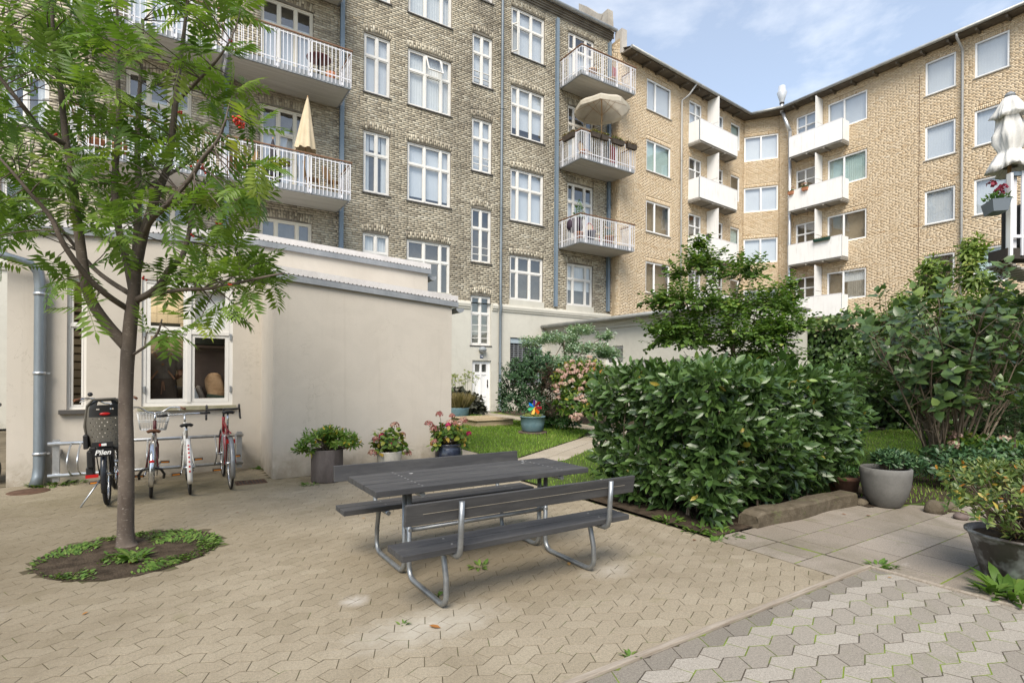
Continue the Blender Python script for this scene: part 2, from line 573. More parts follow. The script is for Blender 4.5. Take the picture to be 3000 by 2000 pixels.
def brickwork(parent, F, x0, x1, z0, z1, holes, course, L, mat, bond='cross', single=300, WF=None, vmax=None):
    jh = .017 if bond == 'cross' else .011
    B = lay_bricks(x0, x1, z0, z1, holes, course, L, bond, jh)
    row = np.round((B[:, 2] - z0) / course).astype(int)
    T = np.clip(.72 * rng.random(len(B)) + .28 * rng.random(row.max() + 1)[row], 0, 1)
    T = np.where(rng.random(len(B)) < .05, rng.random(len(B)), T)
    full = np.zeros(len(B), bool)
    if single:
        C = np.stack([(B[:, 0] + B[:, 1]) / 2, np.zeros(len(B)), (B[:, 2] + B[:, 3]) / 2], 1)
        A = np.array(WF if WF is not None else F)
        W = C @ A[:3, :3].T + A[:3, 3]
        ok, u, v, f = in_view(W, -20)
        whole = np.abs((B[:, 1] - B[:, 0]) - (L - 0.007)) < 1e-4
        if vmax: ok &= v < vmax
        idx = np.where(ok & whole)[0]
        idx = idx[np.argsort(np.linalg.norm(W[idx], axis=1))][:single]
        full[idx] = True
        vr = []
        for k in range(10):
            V, Q = brick_arrays(np.array([[-(L - .007) / 2, (L - .007) / 2, -(course - jh) / 2, (course - jh) / 2]]))
            vr.append(fast_mesh('brick', V, Q, mat, np.full(5, (k + 0.5) / 10)))
        for i in idx:
            inst(vr[int(T[i] * 10)], 'brick', parent, F @ Matrix.Translation(C[i]))
    V, Q = brick_arrays(B[~full])
    o = inst(fast_mesh('brick_courses', V, Q, mat, np.repeat(T[~full], 5)), 'brick_courses', parent, F)
    o['kind'] = 'stuff'
    return o
def arch(parent, F, x0, x1, z, rise, mat, h=0.25, flare=0.12, bw=0.075):
    """soldier bricks standing over an opening, each a wedge of its own"""
    w = x1 - x0 + 2 * 0.02
    n = max(5, int(round(w / (bw + 0.01))))
    cx = (x0 + x1) / 2
    V, Q, T = [], [], []
    def pt(s, r):
        # s -1..1 along the arc, r 0..1 outwards
        xx = cx + s * (w / 2) * (1 + flare * r * (0.5 if w > 1.3 else 1.0))
        zz = z + rise * (1 - s * s) + r * h
        return xx, zz
    g = 0.006 / w * 2
    for i in range(n):
        a, b = -1 + 2 * i / n + g, -1 + 2 * (i + 1) / n - g
        cuts = [(0.0, 1.0)] if (i % 2 == 0) else [(0.0, 0.48), (0.53, 1.0)]
        for r0, r1 in cuts:
            y = -0.008 - random.random() * 0.004
            q = [pt(a, r0), pt(b, r0), pt(b, r1), pt(a, r1)]
            o = len(V)
            V += [(x_, y, z_) for x_, z_ in q] + [(x_, 0.1, z_) for x_, z_ in q]
            Q += [(o, o + 1, o + 2, o + 3), (o + 1, o + 5, o + 6, o + 2), (o + 4, o, o + 3, o + 7), (o + 3, o + 2, o + 6, o + 7), (o + 4, o + 5, o + 1, o)]
            T += [random.random() * 0.9] * 5
    o = inst(fast_mesh('lintel', np.array(V), np.array(Q), mat, np.array(T)), 'lintel', parent, F)
    o['kind'] = 'stuff'
def window(parent, F, x0, x1, z0, z1, cols=(1,), rows=(1,), fm=None, back=None, glass=None, depth=0.09, rise=0.0, sill=None, fw=0.055, sash=0.04, bars=None, vent=None, name='window', mull=0.03, backs=None):
    fm = fm or M_WFRAME
    glass = glass or M_GLASS
    y0, y1 = depth - 0.035, depth + 0.03
    mb = MB()
    # outer frame
    mb.box(x0, x0 + fw, y0, y1, z0, z1); mb.box(x1 - fw, x1, y0, y1, z0, z1)
    mb.box(x0 + fw, x1 - fw, y0, y1, z0, z0 + fw); mb.box(x0 + fw, x1 - fw, y0, y1, z1 - fw, z1)
    if rise:
        n = 10
        pts = [(x0 + (x1 - x0) * i / n, z1 + rise * (1 - (2 * i / n - 1) ** 2) + 0.012) for i in range(n + 1)]
        for i in range(n):
            a, b = pts[i], pts[i + 1]
            mb.quad((a[0], y0 + .004, z1 - .001), (b[0], y0 + .004, z1 - .001), (b[0], y0 + .004, b[1]), (a[0], y0 + .004, a[1]))
    cs, rs = np.cumsum([0, *cols]) / sum(cols), np.cumsum([0, *rows]) / sum(rows)
    ix0, ix1, iz0, iz1 = x0 + fw * .6, x1 - fw * .6, z0 + fw * .6, z1 - fw * .6
    X = [ix0 + (ix1 - ix0) * c for c in cs]
    Z = [iz0 + (iz1 - iz0) * c for c in rs]
    for x in X[1:-1]:
        mb.box(x - mull, x + mull, y0 - .012, y1, z0 + fw, z1 - fw)
    for z in Z[1:-1]:
        mb.box(x0 + fw, x1 - fw, y0 - .008, y1, z - mull, z + mull)
    panes = []
    for i in range(len(X) - 1):
        for k in range(len(Z) - 1):
            a, b, c, d = X[i] + mull * .9, X[i + 1] - mull * .9, Z[k] + mull * .9, Z[k + 1] - mull * .9
            if vent and vent[0] == (i, k):
                panes.append((a, b, c, d, vent[1])); continue
            s = sash
            mb.box(a, a + s, y0 + .01, y1 + .004, c, d); mb.box(b - s, b, y0 + .01, y1 + .004, c, d)
            mb.box(a + s, b - s, y0 + .01, y1 + .004, c, c + s); mb.box(a + s, b - s, y0 + .01, y1 + .004, d - s, d)
            if bars and k == 0:
                for fr in bars:
                    zz = c + (d - c) * fr
                    mb.box(a + s, b - s, y0 + .018, y1, zz - .013, zz + .013)
            panes.append((a + s, b - s, c + s, d - s, None))
    w = mb.build(name, fm, parent, F)
    for k, (a, b, c, d, op) in enumerate(panes):
        if op is None:
            pm = MB().quad((a, depth + .012, c), (b, depth + .012, c), (b, depth + .012, d), (a, depth + .012, d))
            pm.build('pane', glass, w)
        else:
            # an opened sash: hinged along one edge, swung outwards
            s, sm = sash, MB()
            W_, H_ = b - a, d - c
            sm.box(0, s, -.02, .02, 0, H_); sm.box(W_ - s, W_, -.02, .02, 0, H_); sm.box(s, W_ - s, -.02, .02, 0, s); sm.box(s, W_ - s, -.02, .02, H_ - s, H_)
            if op[0] == 'top':
                Mx = Matrix.Translation((a, y0, d)) @ Matrix.Rotation(R(-op[1]), 4, 'X') @ Matrix.Translation((0, 0, -H_))
            else:
                Mx = Matrix.Translation((a, y0, c)) @ Matrix.Rotation(R(-op[1]), 4, 'Z')
            sm.xf(Mx)
            sm.build('sash', fm, w)
            g = MB().quad((s, 0, s), (W_ - s, 0, s), (W_ - s, 0, H_ - s), (s, 0, H_ - s)).xf(Mx)
            g.build('pane', glass, w)
    bl = backs or ([(0, 1, 0, 1, back)] if back else [])
    for a, b, c, d, mt in bl:
        A, B_, C, D = x0 + (x1 - x0) * a, x0 + (x1 - x0) * b, z0 + (z1 - z0) * c, z0 + (z1 - z0) * d
        n = max(2, int((B_ - A) / 0.05))
        cm = MB()
        for i in range(n):
            xa, xb = A + (B_ - A) * i / n, A + (B_ - A) * (i + 1) / n
            pl_ = .003 if mt is M_BLIND else .010
            ya, yb = depth + .11 + (pl_ if i % 2 else 0), depth + .11 + (0 if i % 2 else pl_)
            cm.quad((xa, ya, C), (xb, yb, C), (xb, yb, D), (xa, ya, D))
        cm.build('pane_backing', mt, w)  # pale ones carry the reflected sky in their colour; the others are curtains
    if sill:
        MB().box(x0 - .05, x1 + .05, -.055, depth - .03, z0 - .045, z0 - .002).build('sill', sill, w)
    return w
# ================================================================== old brick apartment house (facade on Y = 19)
FY = 19.0
FM = frame((0, FY), 0)
house = empty('apartment_house', (8, FY, 0), label='old soot-stained yellow brick apartment house with arched window heads and cream plastered ground floor', cat='building')
HM = Matrix.Translation((-8, -FY, 0)) @ FM
HX0, HX1, PLZ = -7.5, 17.8, 4.42
rows = [(4.69, 6.58), (8.02, 10.24), (11.6, 13.74), (15.05, 17.06)]
wide = dict(cols=(.39, .39, .22), rows=(.64, .36))
holes, bh, wins = [], [], []
def main_win(x0, x1, z0, z1, cols, rws=(.64, .36), rise=.05, back=M_BLIND, sill=M_SLATE, **kw):
    holes.append((x0, x1, z0, z1)); bh.append((x0, x1, z0 - (.0 if z0 > PLZ + .6 else .3), z1 + .01)); bh.append((x0 - .03, x1 + .03, z1, z1 + rise * .6 + .27))
    wins.append((x0, x1, z0, z1, cols, rws, rise, back, sill, kw))
pale, dark = M_BLIND, None
for r, (z0, z1) in enumerate(rows):
    bk = dark if r == 0 else pale
    sl = None if r == 0 else M_SLATE
    main_win(5.9, 6.87, z0, z1, (1, 1), rise=.07, back=M_BLINDW if r == 0 else pale, sill=sl)
    kw = {'vent': ((1, 1), ('top', 24))} if r == 2 else {}
    main_win(7.56, 9.36, z0 - (.13 if r == 0 else 0), z1, (.39, .39, .22), back=(M_BLINDW if r >= 2 else bk), sill=sl, **kw)
    kw = {'vent': ((0, 0), ('side', 62))} if r == 3 else {}
    main_win(12.14, 13.87, z0, z1, (.22, .39, .39), back=bk, sill=sl, **kw)
    # left part of the facade, behind the rowan
    main_win(-3.63, -2.68, z0, z1, (1, 1), rise=.07, back=bk, sill=sl)
    main_win(-6.3, -4.6, z0, z1, (1, 1, 1), back=bk, sill=sl)
# balcony doors
for r, (zd, z1) in enumerate(((7.3, 10.24), (10.9, 13.74), (14.45, 17.06))):
    for (a, b, cl) in ((2.53, 4.15, (1, 1, 1)), (-1.0, .62, (1, 1, 1)), (15.2, 16.74, (.25, .45, .3))):
        if a < 14 and r == 2: continue
        main_win(a, b, zd, z1, cl, (.72, .28), back=pale, sill=None, backs=[(0, 1, 0, .78, M_BLIND)], fm=M_CFRAME if a < 14 else M_WFRAME)
main_win(2.53, 4.15, 4.8, 6.57, (.3, .42, .28), (.64, .36), back=None, sill=None, fm=M_CFRAME)
main_win(-1.0, .62, 4.8, 6.57, (.3, .42, .28), (.64, .36), back=None, sill=None, fm=M_CFRAME)
main_win(15.2, 16.74, 4.69, 6.59, (.25, .5, .25), (.64, .36), back=None, sill=None, backs=[(0, 1, .38, 1, M_BLINDW)])
# stair windows
for k, (z0, z1) in enumerate(((2.7, 4.72), (6.05, 8.24), (9.72, 11.87), (13.22, 15.29), (16.72, 18.6))):
    if k == 4:
        z1 = 17.6
    main_win(10.29, 11.22, z0, z1, (1, 1), (.64, .36), rise=.09, back=(M_BLIND if k >= 2 else None), sill=M_SLATE, bars=(.22, .44) if k else (.2, .42, .64))
# plinth openings: door, shuttered window
ph = [(10.37, 11.25, 0.0, 2.09), (12.17, 13.85, 1.05, 3.09), (10.29, 11.22, 2.7, PLZ), (-6.2, -4.7, 1.2, 2.9)]
core_wall(HX0, HX1, PLZ, 17.8, [(h[0], h[1], max(h[2], PLZ), h[3]) for h in holes]).build('wall', M_OLDMORTAR, house, HM)
core_wall(HX0, HX1, 0, PLZ, ph, depth=.16).build('plinth', M_PLINTH, house, HM @ Matrix.Translation((0, -.03, 0)))
brickwork(house, HM.copy(), HX0, HX1, PLZ, 17.75, bh, .0795, .262, M_OLD, 'cross', 300, WF=FM)
for (x0, x1, z0, z1, cols, rws, rise, back, sill, kw) in wins:
    kw = dict(kw)
    if 'backs' not in kw and back is M_BLIND:
        q = random.random()
        if q < .3:
            kw['backs'] = [(0, 1, 0, 1, M_BLIND)]
        elif q < .55:
            kw['backs'] = [(0, .27, 0, 1, M_BLINDW), (.73, 1, 0, 1, M_BLINDW), (.3, .7, random.uniform(.4, .75), 1, M_BLIND)]
        elif q < .8:
            kw['backs'] = [(0, 1, random.uniform(.0, .35), 1, M_BLIND)]
        else:
            kw['backs'] = [(0, 1, 0, .5, M_BLINDW), (0, 1, .62, 1, M_BLIND)]
    window(house, HM, x0, x1, z0, z1, cols, rws, rise=rise, back=None if 'backs' in kw else back, sill=sill, **kw)
    if z1 < 17.3:
        arch(house, HM, x0, x1, z1 + .012, rise, M_OLD, flare=.1)
# moulding over the plinth, with cream aprons under the lowest windows
mb = MB()
for a, b in cut(HX0, HX1, [(10.24, 11.27), (11.52, 11.72)]):
    prof = [(-.03, 4.13), (-.075, 4.15), (-.075, 4.2), (-.11, 4.23), (-.13, 4.34), (-.10, 4.43), (-.0, 4.46)]
    for i in range(len(prof) - 1):
        (ya, za), (yb, zb) = prof[i], prof[i + 1]
        mb.quad((a, ya, za), (b, ya, za), (b, yb, zb), (a, yb, zb))
    for e in (a, b):
        vv = [(e, y_, z_) for y_, z_ in prof] + [(e, .01, 4.46), (e, .01, 4.13)]
        mb.add(vv, [tuple(range(len(vv)))])
mb.build('moulding', M_PLINTH, house, HM)
mb = MB()
for a, b in ((5.88, 6.89), (7.54, 9.38), (12.12, 13.89), (15.18, 16.76)):
    mb = MB().box(a - .02, b + .02, -.05, .05, 4.45, 4.685)
    mb.build('apron', M_PLINTH, house, HM)
# gutter, roof, fire wall
mb = MB()
mb.tube([(HX0, -.32, 17.83), (HX1 + .05, -.32, 17.83)], .085, 10)
mb.build('gutter', M_GUTTER, house, HM)
mb = MB()
for i in range(5):
    y, z = -.02 - .05 * i, 17.42 + .075 * i
    mb.box(HX0, HX1, y, .1, z, z + .07)
mb.build('cornice', M_OLDMORTAR, house, HM)
MB().add([(HX0, -.3, 17.86), (HX1, -.3, 17.86), (HX1, 3.5, 20.3), (HX0, 3.5, 20.3), (HX0, 9, 20.6), (HX1, 9, 20.6)], [(0, 1, 2, 3), (3, 2, 5, 4)]).build('roof', M_ROOF, house, HM)
for k in range(3):
    mb = MB().box(13.6 + k * 1.7, 14.5 + k * 1.7, -.02, .02, -.5, .5)
    mb.xf(Matrix.Translation((0, .9, 18.72)) @ Matrix.Rotation(R(-57), 4, 'X'))
    mb.build('skylight', M_ZINC, house, HM)
MB().add([(17.2, -.25, 17.88), (17.78, -.25, 17.88), (17.78, 2.3, 19.85), (17.2, 2.3, 19.55)], [(0, 1, 2, 3)]).build('flashing', M_ZINC, house, HM)
prof = [(-.05, 17.6), (.05, 19.0), (.45, 18.98), (.8, 19.2), (1.6, 20.0), (2.2, 20.5), (2.2, 19.0)]
mb = MB()
n = len(prof)
mb.add([(17.62, y, z) for y, z in prof] + [(17.95, y, z) for y, z in prof], [tuple(range(n))[::-1], tuple(range(n, 2 * n))] + [(i, (i + 1) % n, n + (i + 1) % n, n + i) for i in range(n)])
mb.build('fire_wall', mottled('fire_wall_render', (.30, .27, .23), (.44, .41, .36), 1.2, .95, .1, 0, .6, 20, third=((.2, .17, .14), 2.2, .6)), house, HM)
# door with two small panes, panels, handle plate
d = MB()
d.box(10.37, 10.43, .06, .14, 0, 2.09); d.box(11.19, 11.25, .06, .14, 0, 2.09); d.box(10.43, 11.19, .06, .14, 2.02, 2.09)
X = [10.43, 10.55, 10.77, 10.85, 11.07, 11.19]
for a, b in ((10.43, 10.54), (10.765, 10.855), (11.08, 11.19)):
    d.box(a, b, .075, .125, .04, 2.02)
for z0_, z1_ in ((.04, .22), (.42, .50), (.60, .70), (1.50, 1.62), (1.94, 2.02)):
    d.box(10.54, 10.765, .078, .125, z0_, z1_); d.box(10.855, 11.08, .078, .125, z0_, z1_)
for a, b in ((10.54, 10.765), (10.855, 11.08)):
    for z0_, z1_ in ((.22, .42), (.50, .60), (.70, 1.50)):
        d.box(a, b, .1, .12, z0_, z1_)
door = d.build('door', M_WHITE, house, HM)
for a, b in ((10.54, 10.765), (10.855, 11.08)):
    MB().quad((a, .11, 1.62), (b, .11, 1.62), (b, .11, 1.94), (a, .11, 1.94)).build('pane', M_GLASS, door)
hd = MB(); hd.box(11.115, 11.155, .06, .078, .98, 1.3); hd.tube([(11.135, .06, 1.09), (11.135, .02, 1.09), (11.07, .015, 1.09)], .009, 8)
hd.build('handle', plain('dark_door_furniture', (.05, .04, .035), .4, .6), door)
MB().box(10.3, 11.32, -.2, .1, -.02, .03).build('doorstep', M_CONCRETE, house, HM)
# shuttered window: roller grille of bars
g = MB()
g.box(12.17, 13.85, .03, .12, 2.86, 3.06)
g.box(12.17, 12.21, .04, .12, 1.05, 2.86); g.box(13.70, 13.85, .04, .12, 1.05, 3.06)
grille = g.build('roller_grille', plain('grille_blue_grey', (.36, .43, .47), .5), house, HM)
MB().box(12.18, 13.84, .15, .16, 1.05, 3.08).build('dark_pane', plain('black_pane', (.02, .022, .025), .2), house, HM)
for k in range(20):
    z = 2.84 - k * .09
    MB().box(12.21, 13.70, .06, .085, z - .012, z + .012).build('slat', M_ZINC, grille)
for k in range(8):
    x = 12.21 + 1.49 * k / 7
    MB().box(x - .012, x + .012, .066, .08, 1.05, 2.86).build('bar', M_ZINC, grille)
# downpipe and brackets
def downpipe(name, parent, M, pts, r, mat, clamps=(), n=10):
    o = MB().tube(pts, r, n).build(name, mat, parent, M)
    for z in clamps:
        i = min(range(len(pts)), key=lambda k: abs(pts[k][2] - z))
        x, y = pts[i][0], pts[i][1]
        b = MB().lathe([(r + .006, -.02), (r + .012, -.02), (r + .012, .02), (r + .006, .02)], n, (x, y, z))
        b.box(x + r * .6, x + r + .05, y - .01, y + .03, z - .012, z + .012)
        b.build('clamp', mat, o)
    return o
M_PIPE = mottled('zinc_pipe', (.16, .19, .21), (.27, .30, .325), 2.0, .45, .5, .5, .05, 50, (1, 1, .2))
downpipe('downpipe', house, HM, [(11.62, -.3, 17.8), (11.62, -.14, 17.3), (11.62, -.12, 4.6), (11.62, -.17, 4.3), (11.62, -.12, 4.0), (11.62, -.12, .15), (11.62, -.22, .02)], .06, M_PIPE, (12.5, 8.4, 2.0))
# steel columns that carry the balconies
for x in (1.55, 5.1, 14.5, 17.62):
    mb = MB().box(x - .07, x + .07, -.17, -.155, 4.55, 17.3).box(x - .07, x + .07, -.055, -.04, 4.55, 17.3).box(x - .008, x + .008, -.155, -.055, 4.55, 17.3)
    mb.build('steel_column', M_BLUESTEEL, house, HM)
# dark rooms behind the windows
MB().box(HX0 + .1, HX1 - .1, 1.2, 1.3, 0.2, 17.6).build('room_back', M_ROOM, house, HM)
# house number plate and lamp by the door
pl = MB().box(-.075, .075, -.012, 0, -.07, .07).build('number_plate', [plain('enamel_blue', (.03, .05, .12), .3)], None, Matrix.Translation((10.79, FY - .031, 2.25)))
tag(pl, 'small dark blue enamel house number plate above the white door', 'number plate')
def text_mesh(txt, size, mat, parent, M, name='lettering', ext=.002, shear=0.0, bold=0.0):
    cu = bpy.data.curves.new('t', 'FONT')
    cu.body = txt; cu.size = size; cu.extrude = ext; cu.align_x = 'CENTER'; cu.align_y = 'CENTER'; cu.shear = shear; cu.offset = bold
    o = bpy.data.objects.new('t', cu)
    COL.objects.link(o)
    dg = bpy.context.evaluated_depsgraph_get()
    me = bpy.data.meshes.new_from_object(o.evaluated_get(dg))
    bpy.data.objects.remove(o)
    bpy.data.curves.remove(cu)
    me.materials.clear(); me.materials.append(mat)
    q = bpy.data.objects.new(name, me)
    return place(q, parent, M)
UP = Matrix.Rotation(R(90), 4, 'X')
text_mesh('34', .11, M_WHITE, pl, Matrix.Translation((0, -.014, 0)) @ UP, bold=.004)
lm = empty('wall_lamp', (10.79, FY - .03, 2.5), label='grey half-dome wall lamp above the white door', cat='lamp')
MB().lathe([(.0, .15), (.07, .14), (.13, .10), (.165, .04), (.17, 0), (.155, -.02), (.15, 0), (.0, .0)], 20, (0, 0, 0), squash=.8).build('shade', plain('lamp_grey', (.25, .27, .28), .6), lm, Matrix.Translation((0, -.1, 0)))
MB().lathe([(.13, 0), (.12, -.05), (.06, -.08), (0, -.085)], 16, squash=.8).build('diffuser', plain('lamp_glass', (.55, .56, .56), .3), lm, Matrix.Translation((0, -.1, -.005)))
MB().box(-.06, .06, -.06, 0, -.02, .12).build('bracket', M_ZINC, lm)
# ================================================================== balconies of the old house
def bal_posts(n, a, b):
    return [a + (b - a) * i / n for i in range(n + 1)]
BALU = MB().box(-.011, .011, -.004, .004, -.5, .5).mesh('baluster', M_RAIL)
def steel_balcony(x0, x1, zd, label, group, y0=FY - 1.5, handrail=True):
    """zd = underside of the deck"""
    b = empty('balcony', ((x0 + x1) / 2, FY, zd), label=label, cat='balcony', group=group)
    T = Matrix.Translation((-(x0 + x1) / 2, -FY, -zd))
    zt, zr = zd + .2, zd + 1.22
    mb = MB()
    n = 9
    for i in range(n):
        ya, yb = y0 + .06 + (FY - .1 - y0) * i / n, y0 + .06 + (FY - .1 - y0) * (i + 1) / n
        mb.box(x0 + .06, x1 - .06, ya + .002, yb - .002, zd, zd + .03)
    mb.build('soffit', M_SOFFIT, b, T)
    mb = MB().box(x0, x1, y0, y0 + .06, zd + .01, zt).box(x0, x0 + .06, y0 + .06, FY, zd + .01, zt).box(x1 - .06, x1, y0 + .06, FY, zd + .01, zt)
    mb.build('edge_beam', M_ZINC, b, T)
    MB().box(x0 + .06, x1 - .06, y0 + .06, FY, zt - .05, zt - .005).build('deck', M_SOFFIT, b, T)
    rl = MB()
    zl = zt + .09
    for z, w in ((zl, .03), (zr - .06, .03)):
        rl.box(x0 - .02, x1 + .02, y0 - .03, y0 - .012, z - w / 2, z + w / 2)
        rl.box(x0 - .03, x0 - .012, y0 - .012, FY - .02, z - w / 2, z + w / 2)
        rl.box(x1 + .012, x1 + .03, y0 - .012, FY - .02, z - w / 2, z + w / 2)
    rl.build('rail', M_RAIL, b, T)
    hr = MB().box(x0 - .06, x1 + .06, y0 - .06, y0 + .0, zr, zr + .04)
    hr.box(x0 - .06, x0, y0, FY - .05, zr, zr + .04).box(x1, x1 + .06, y0, FY - .05, zr, zr + .04)
    hr.build('handrail', M_HANDRAIL, b, T, .008)
    # thicker posts bolted to the edge, balusters between them
    nb = 3
    for i in range(nb + 1):
        x = x0 + .28 + (x1 - x0 - .56) * i / nb
        mb = MB().box(x - .045, x - .025, y0 - .03, y0 - .002, zd + .02, zr).box(x + .025, x + .045, y0 - .03, y0 - .002, zd + .02, zr).box(x - .06, x + .06, y0 - .012, y0 - .004, zd + .06, zd + .15)
        mb.build('post', M_RAIL, b, T)
    H = zr - .03 - (zd + .04)
    n = int((x1 - x0) / .118)
    for i in range(n + 1):
        x = x0 + (x1 - x0) * i / n
        inst(BALU, 'baluster', b, T @ Matrix.Translation((x, y0 - .036, zd + .04 + H / 2)) @ Matrix.Diagonal((1, 1, H, 1)))
    m = int((FY - y0) / .118)
    for i in range(m):
        y = y0 + .1 + (FY - .12 - y0 - .1) * i / (m - 1)
        for x in (x0 - .036, x1 + .036):
            inst(BALU, 'baluster', b, T @ Matrix.Translation((x, y, zd + .04 + H / 2)) @ Matrix.Rotation(R(90), 4, 'Z') @ Matrix.Diagonal((1, 1, H, 1)))
    for y in (y0 + .3, y0 + 1.2):
        for x in (x0 - .03, x1 + .03):
            MB().box(x - .012, x + .012, y - .03, y + .03, zd + .02, zr).build('post', M_RAIL, b, T)
    return b
GB = 'steel balconies of the old brick house'
steel_balcony(14.72, 17.88, 7.13, 'lowest right balcony with white bars, wooden handrail and flower pots, no parasol', GB)
steel_balcony(14.72, 17.88, 10.70, 'white barred balcony with dark flower boxes and the open cream parasol', GB)
steel_balcony(14.72, 17.88, 14.27, 'topmost white barred balcony below the chimney-like grey fire wall', GB)
steel_balcony(1.5, 5.0, 7.10, 'white barred balcony with cane chairs, round table and folded beige parasol', GB)
steel_balcony(1.5, 5.0, 10.72, 'white barred balcony with a round red-brown table, above the folded beige parasol', GB)
steel_balcony(1.5, 5.0, 14.27, 'balcony at the upper picture edge, only its underside in view', GB)
steel_balcony(-2.05, 1.4, 7.05, 'lower balcony mostly hidden by the rowan, terracotta pots behind its white bars', GB)
steel_balcony(-2.05, 1.4, 10.68, 'upper balcony mostly hidden by the rowan crown', GB)

# ================================================================== tan brick house: middle wing, corner facet, right wing
MO, MA = (17.8, 18.4), 4.2
tan = empty('tan_brick_house', (24, 18.6, 0), label='tan brick apartment house with white panel balconies wrapping the far corner', cat='building')
TI = Matrix.Translation((-24, -18.6, 0))
TM = TI @ frame(MO, MA)
mid_end = (frame(MO, MA) @ Vector((10.81, 0, 0)))
RX, RY0 = 29.7, 17.67
TR = TI @ frame((RX, RY0), -90)
fa = math.degrees(math.atan2(RY0 - mid_end.y, RX - mid_end.x))
TF = TI @ frame((mid_end.x, mid_end.y), fa)
FL = math.hypot(RX - mid_end.x, RY0 - mid_end.y)
ZT = 16.62
lev = [14.61, 11.61, 8.61, 5.61]          # window sills
def tan_wins(F, L, items, WF, zlow):
    hs, b = [], []
    for k, zs in enumerate(lev):
        for (a, c, dz0, dz1, kw) in items:
            hs.append((a, c, zs + dz0, zs + dz1))
            b.append((a, c, zs + dz0, zs + dz1 + .2))
    core_wall(0, L, 0, ZT, hs, depth=.1).build('wall', M_TANMORTAR, tan, F)
    brickwork(tan, F, 0, L, 3.0, ZT - .02, b, .0715, .255, M_TAN, 'run', 150, WF=WF)
    i = 0
    for k, zs in enumerate(lev):
        for (a, c, dz0, dz1, kw) in items:
            kk = dict(kw)
            bk = kk.pop('bk', (None,) * 4)[k]
            bks = kk.pop('bks', (None,) * 4)[k]
            vt = kk.pop('vt', (None,) * 4)[k]
            window(tan, F, a, c, zs + dz0, zs + dz1, fm=M_WHITE, back=bk, backs=bks, depth=.05, sill=M_CONCRETE if dz0 == 0 else None, mull=.022, fw=.05, sash=.022, vent=vt, **kk)
            arch(tan, F, a, c, zs + dz1 + .005, 0.0, M_TAN, h=.18, flare=.0, bw=.062)
P_, W_, G_ = M_BLIND, M_BLINDW, M_BLINDG
tan_wins(TM, 10.81, [
    (1.97, 3.87, 0, 1.53, dict(cols=(.36, .64), bk=(P_, G_, None, None))),
    (5.45, 6.56, -.7, 1.55, dict(cols=(.55, .45), rows=(.72, .28), bk=(P_, None, None, None))),
    (7.75, 8.67, -.7, 1.55, dict(cols=(1,), rows=(.72, .28), bk=(P_, None, None, None))),
    (9.45, 10.40, 0.08, 1.53, dict(cols=(1,), bk=(G_, None, G_, None)))], frame(MO, MA), 3)
tan_wins(TF, FL, [(.04, FL - .04, -.45, .98, dict(cols=(.5, .5), bk=(P_, P_, P_, None)))], frame((mid_end.x, mid_end.y), fa), 3)
tan_wins(TR, 12.5, [
    (1.02, 2.42, -.7, 1.43, dict(cols=(.36, .64), rows=(.72, .28), bk=(P_, None, None, None))),
    (2.73, 4.63, -.03, 1.46, dict(cols=(.42, .58), bk=(P_, G_, None, None), bks=(None, None, None, [(.42, 1, .62, 1, M_BLINDW), (.5, .95, 0, .62, mottled('beige_curtain', (.3, .27, .22), (.4, .36, .3), 4, .9, .1, 0, 0, 60, (6, 6, .2)))]))),
    (7.1, 8.25, 0, 1.55, dict(cols=(1,), bk=(P_, P_, P_, None))),
    (8.92, 10.07, 0, 1.55, dict(cols=(1,), bk=(P_, P_, P_, None), bks=(None, None, None, [(.02, .98, .2, 1, M_BLINDG)]))),
    (11.1, 12.2, 0, 1.55, dict(cols=(1,), bk=(P_, P_, P_, P_)))], frame((RX, RY0), -90), 3)
# joining return beside the old house
MB().quad((17.8, 18.4, 0), (17.8, 19.3, 0), (17.8, 19.3, ZT + .7), (17.8, 18.4, ZT + .7)).build('return_wall', M_TANMORTAR, tan, TI)
RF = frame((17.795, 19.0), -90)
brickwork(tan, TI @ RF, 0, .6, 3.0, 17.2, [], .0715, .255, M_TAN, 'run', 0)
# eaves, gutter and roof
M_EAVE = mottled('dark_eave_boards', (.10, .085, .07), (.17, .15, .12), 2, .85, .1)
def eaves(F, a, b, over=.55):
    MB().box(a, b, -over, .3, ZT - .02, ZT + .06).build('eave_boards', M_EAVE, tan, F)
    for k in range(int((b - a) / 1.0)):
        x = a + .5 + k
        MB().box(x - .04, x + .04, -over + .04, 0, ZT - .14, ZT - .022).build('rafter', M_EAVE, tan, F)
    MB().tube([(a, -over - .07, ZT + .07), (b, -over - .07, ZT + .07)], .075, 10).build('gutter', M_GUTTER, tan, F)
    MB().add([(a, -over - .03, ZT + .1), (b, -over - .03, ZT + .1), (b, 4.5, ZT + 1.7), (a, 4.5, ZT + 1.7), (b, 4.5, ZT), (a, 4.5, ZT)], [(0, 1, 2, 3), (3, 2, 4, 5)]).build('roof', mottled('tan_roof', (.2, .17, .15), (.3, .26, .23), 3, .9, .1), tan, F)
eaves(TM, .1, 10.5)
eaves(TR, .6, 12.5)
p0, p1 = frame(MO, MA) @ Vector((10.5, -.62, 0)), frame((RX, RY0), -90) @ Vector((.6, -.62, 0))
cx = p1.x; 
corner = MB().prism([tuple(frame(MO, MA) @ Vector((10.5, -.55, 0)))[:2], (p1.x, p0.y)[:2], tuple(frame((RX, RY0), -90) @ Vector((.6, -.55, 0)))[:2], (30.2, 17.2), (30.2, 19.8), (28.2, 19.8)][:1] + [tuple(frame((RX, RY0), -90) @ Vector((.6, -.55, 0)))[:2], (30.2, 17.2), (30.2, 19.8), (28.2, 19.8)], ZT - .02, ZT + .06)
corner.build('eave_corner', M_EAVE, tan, TI)
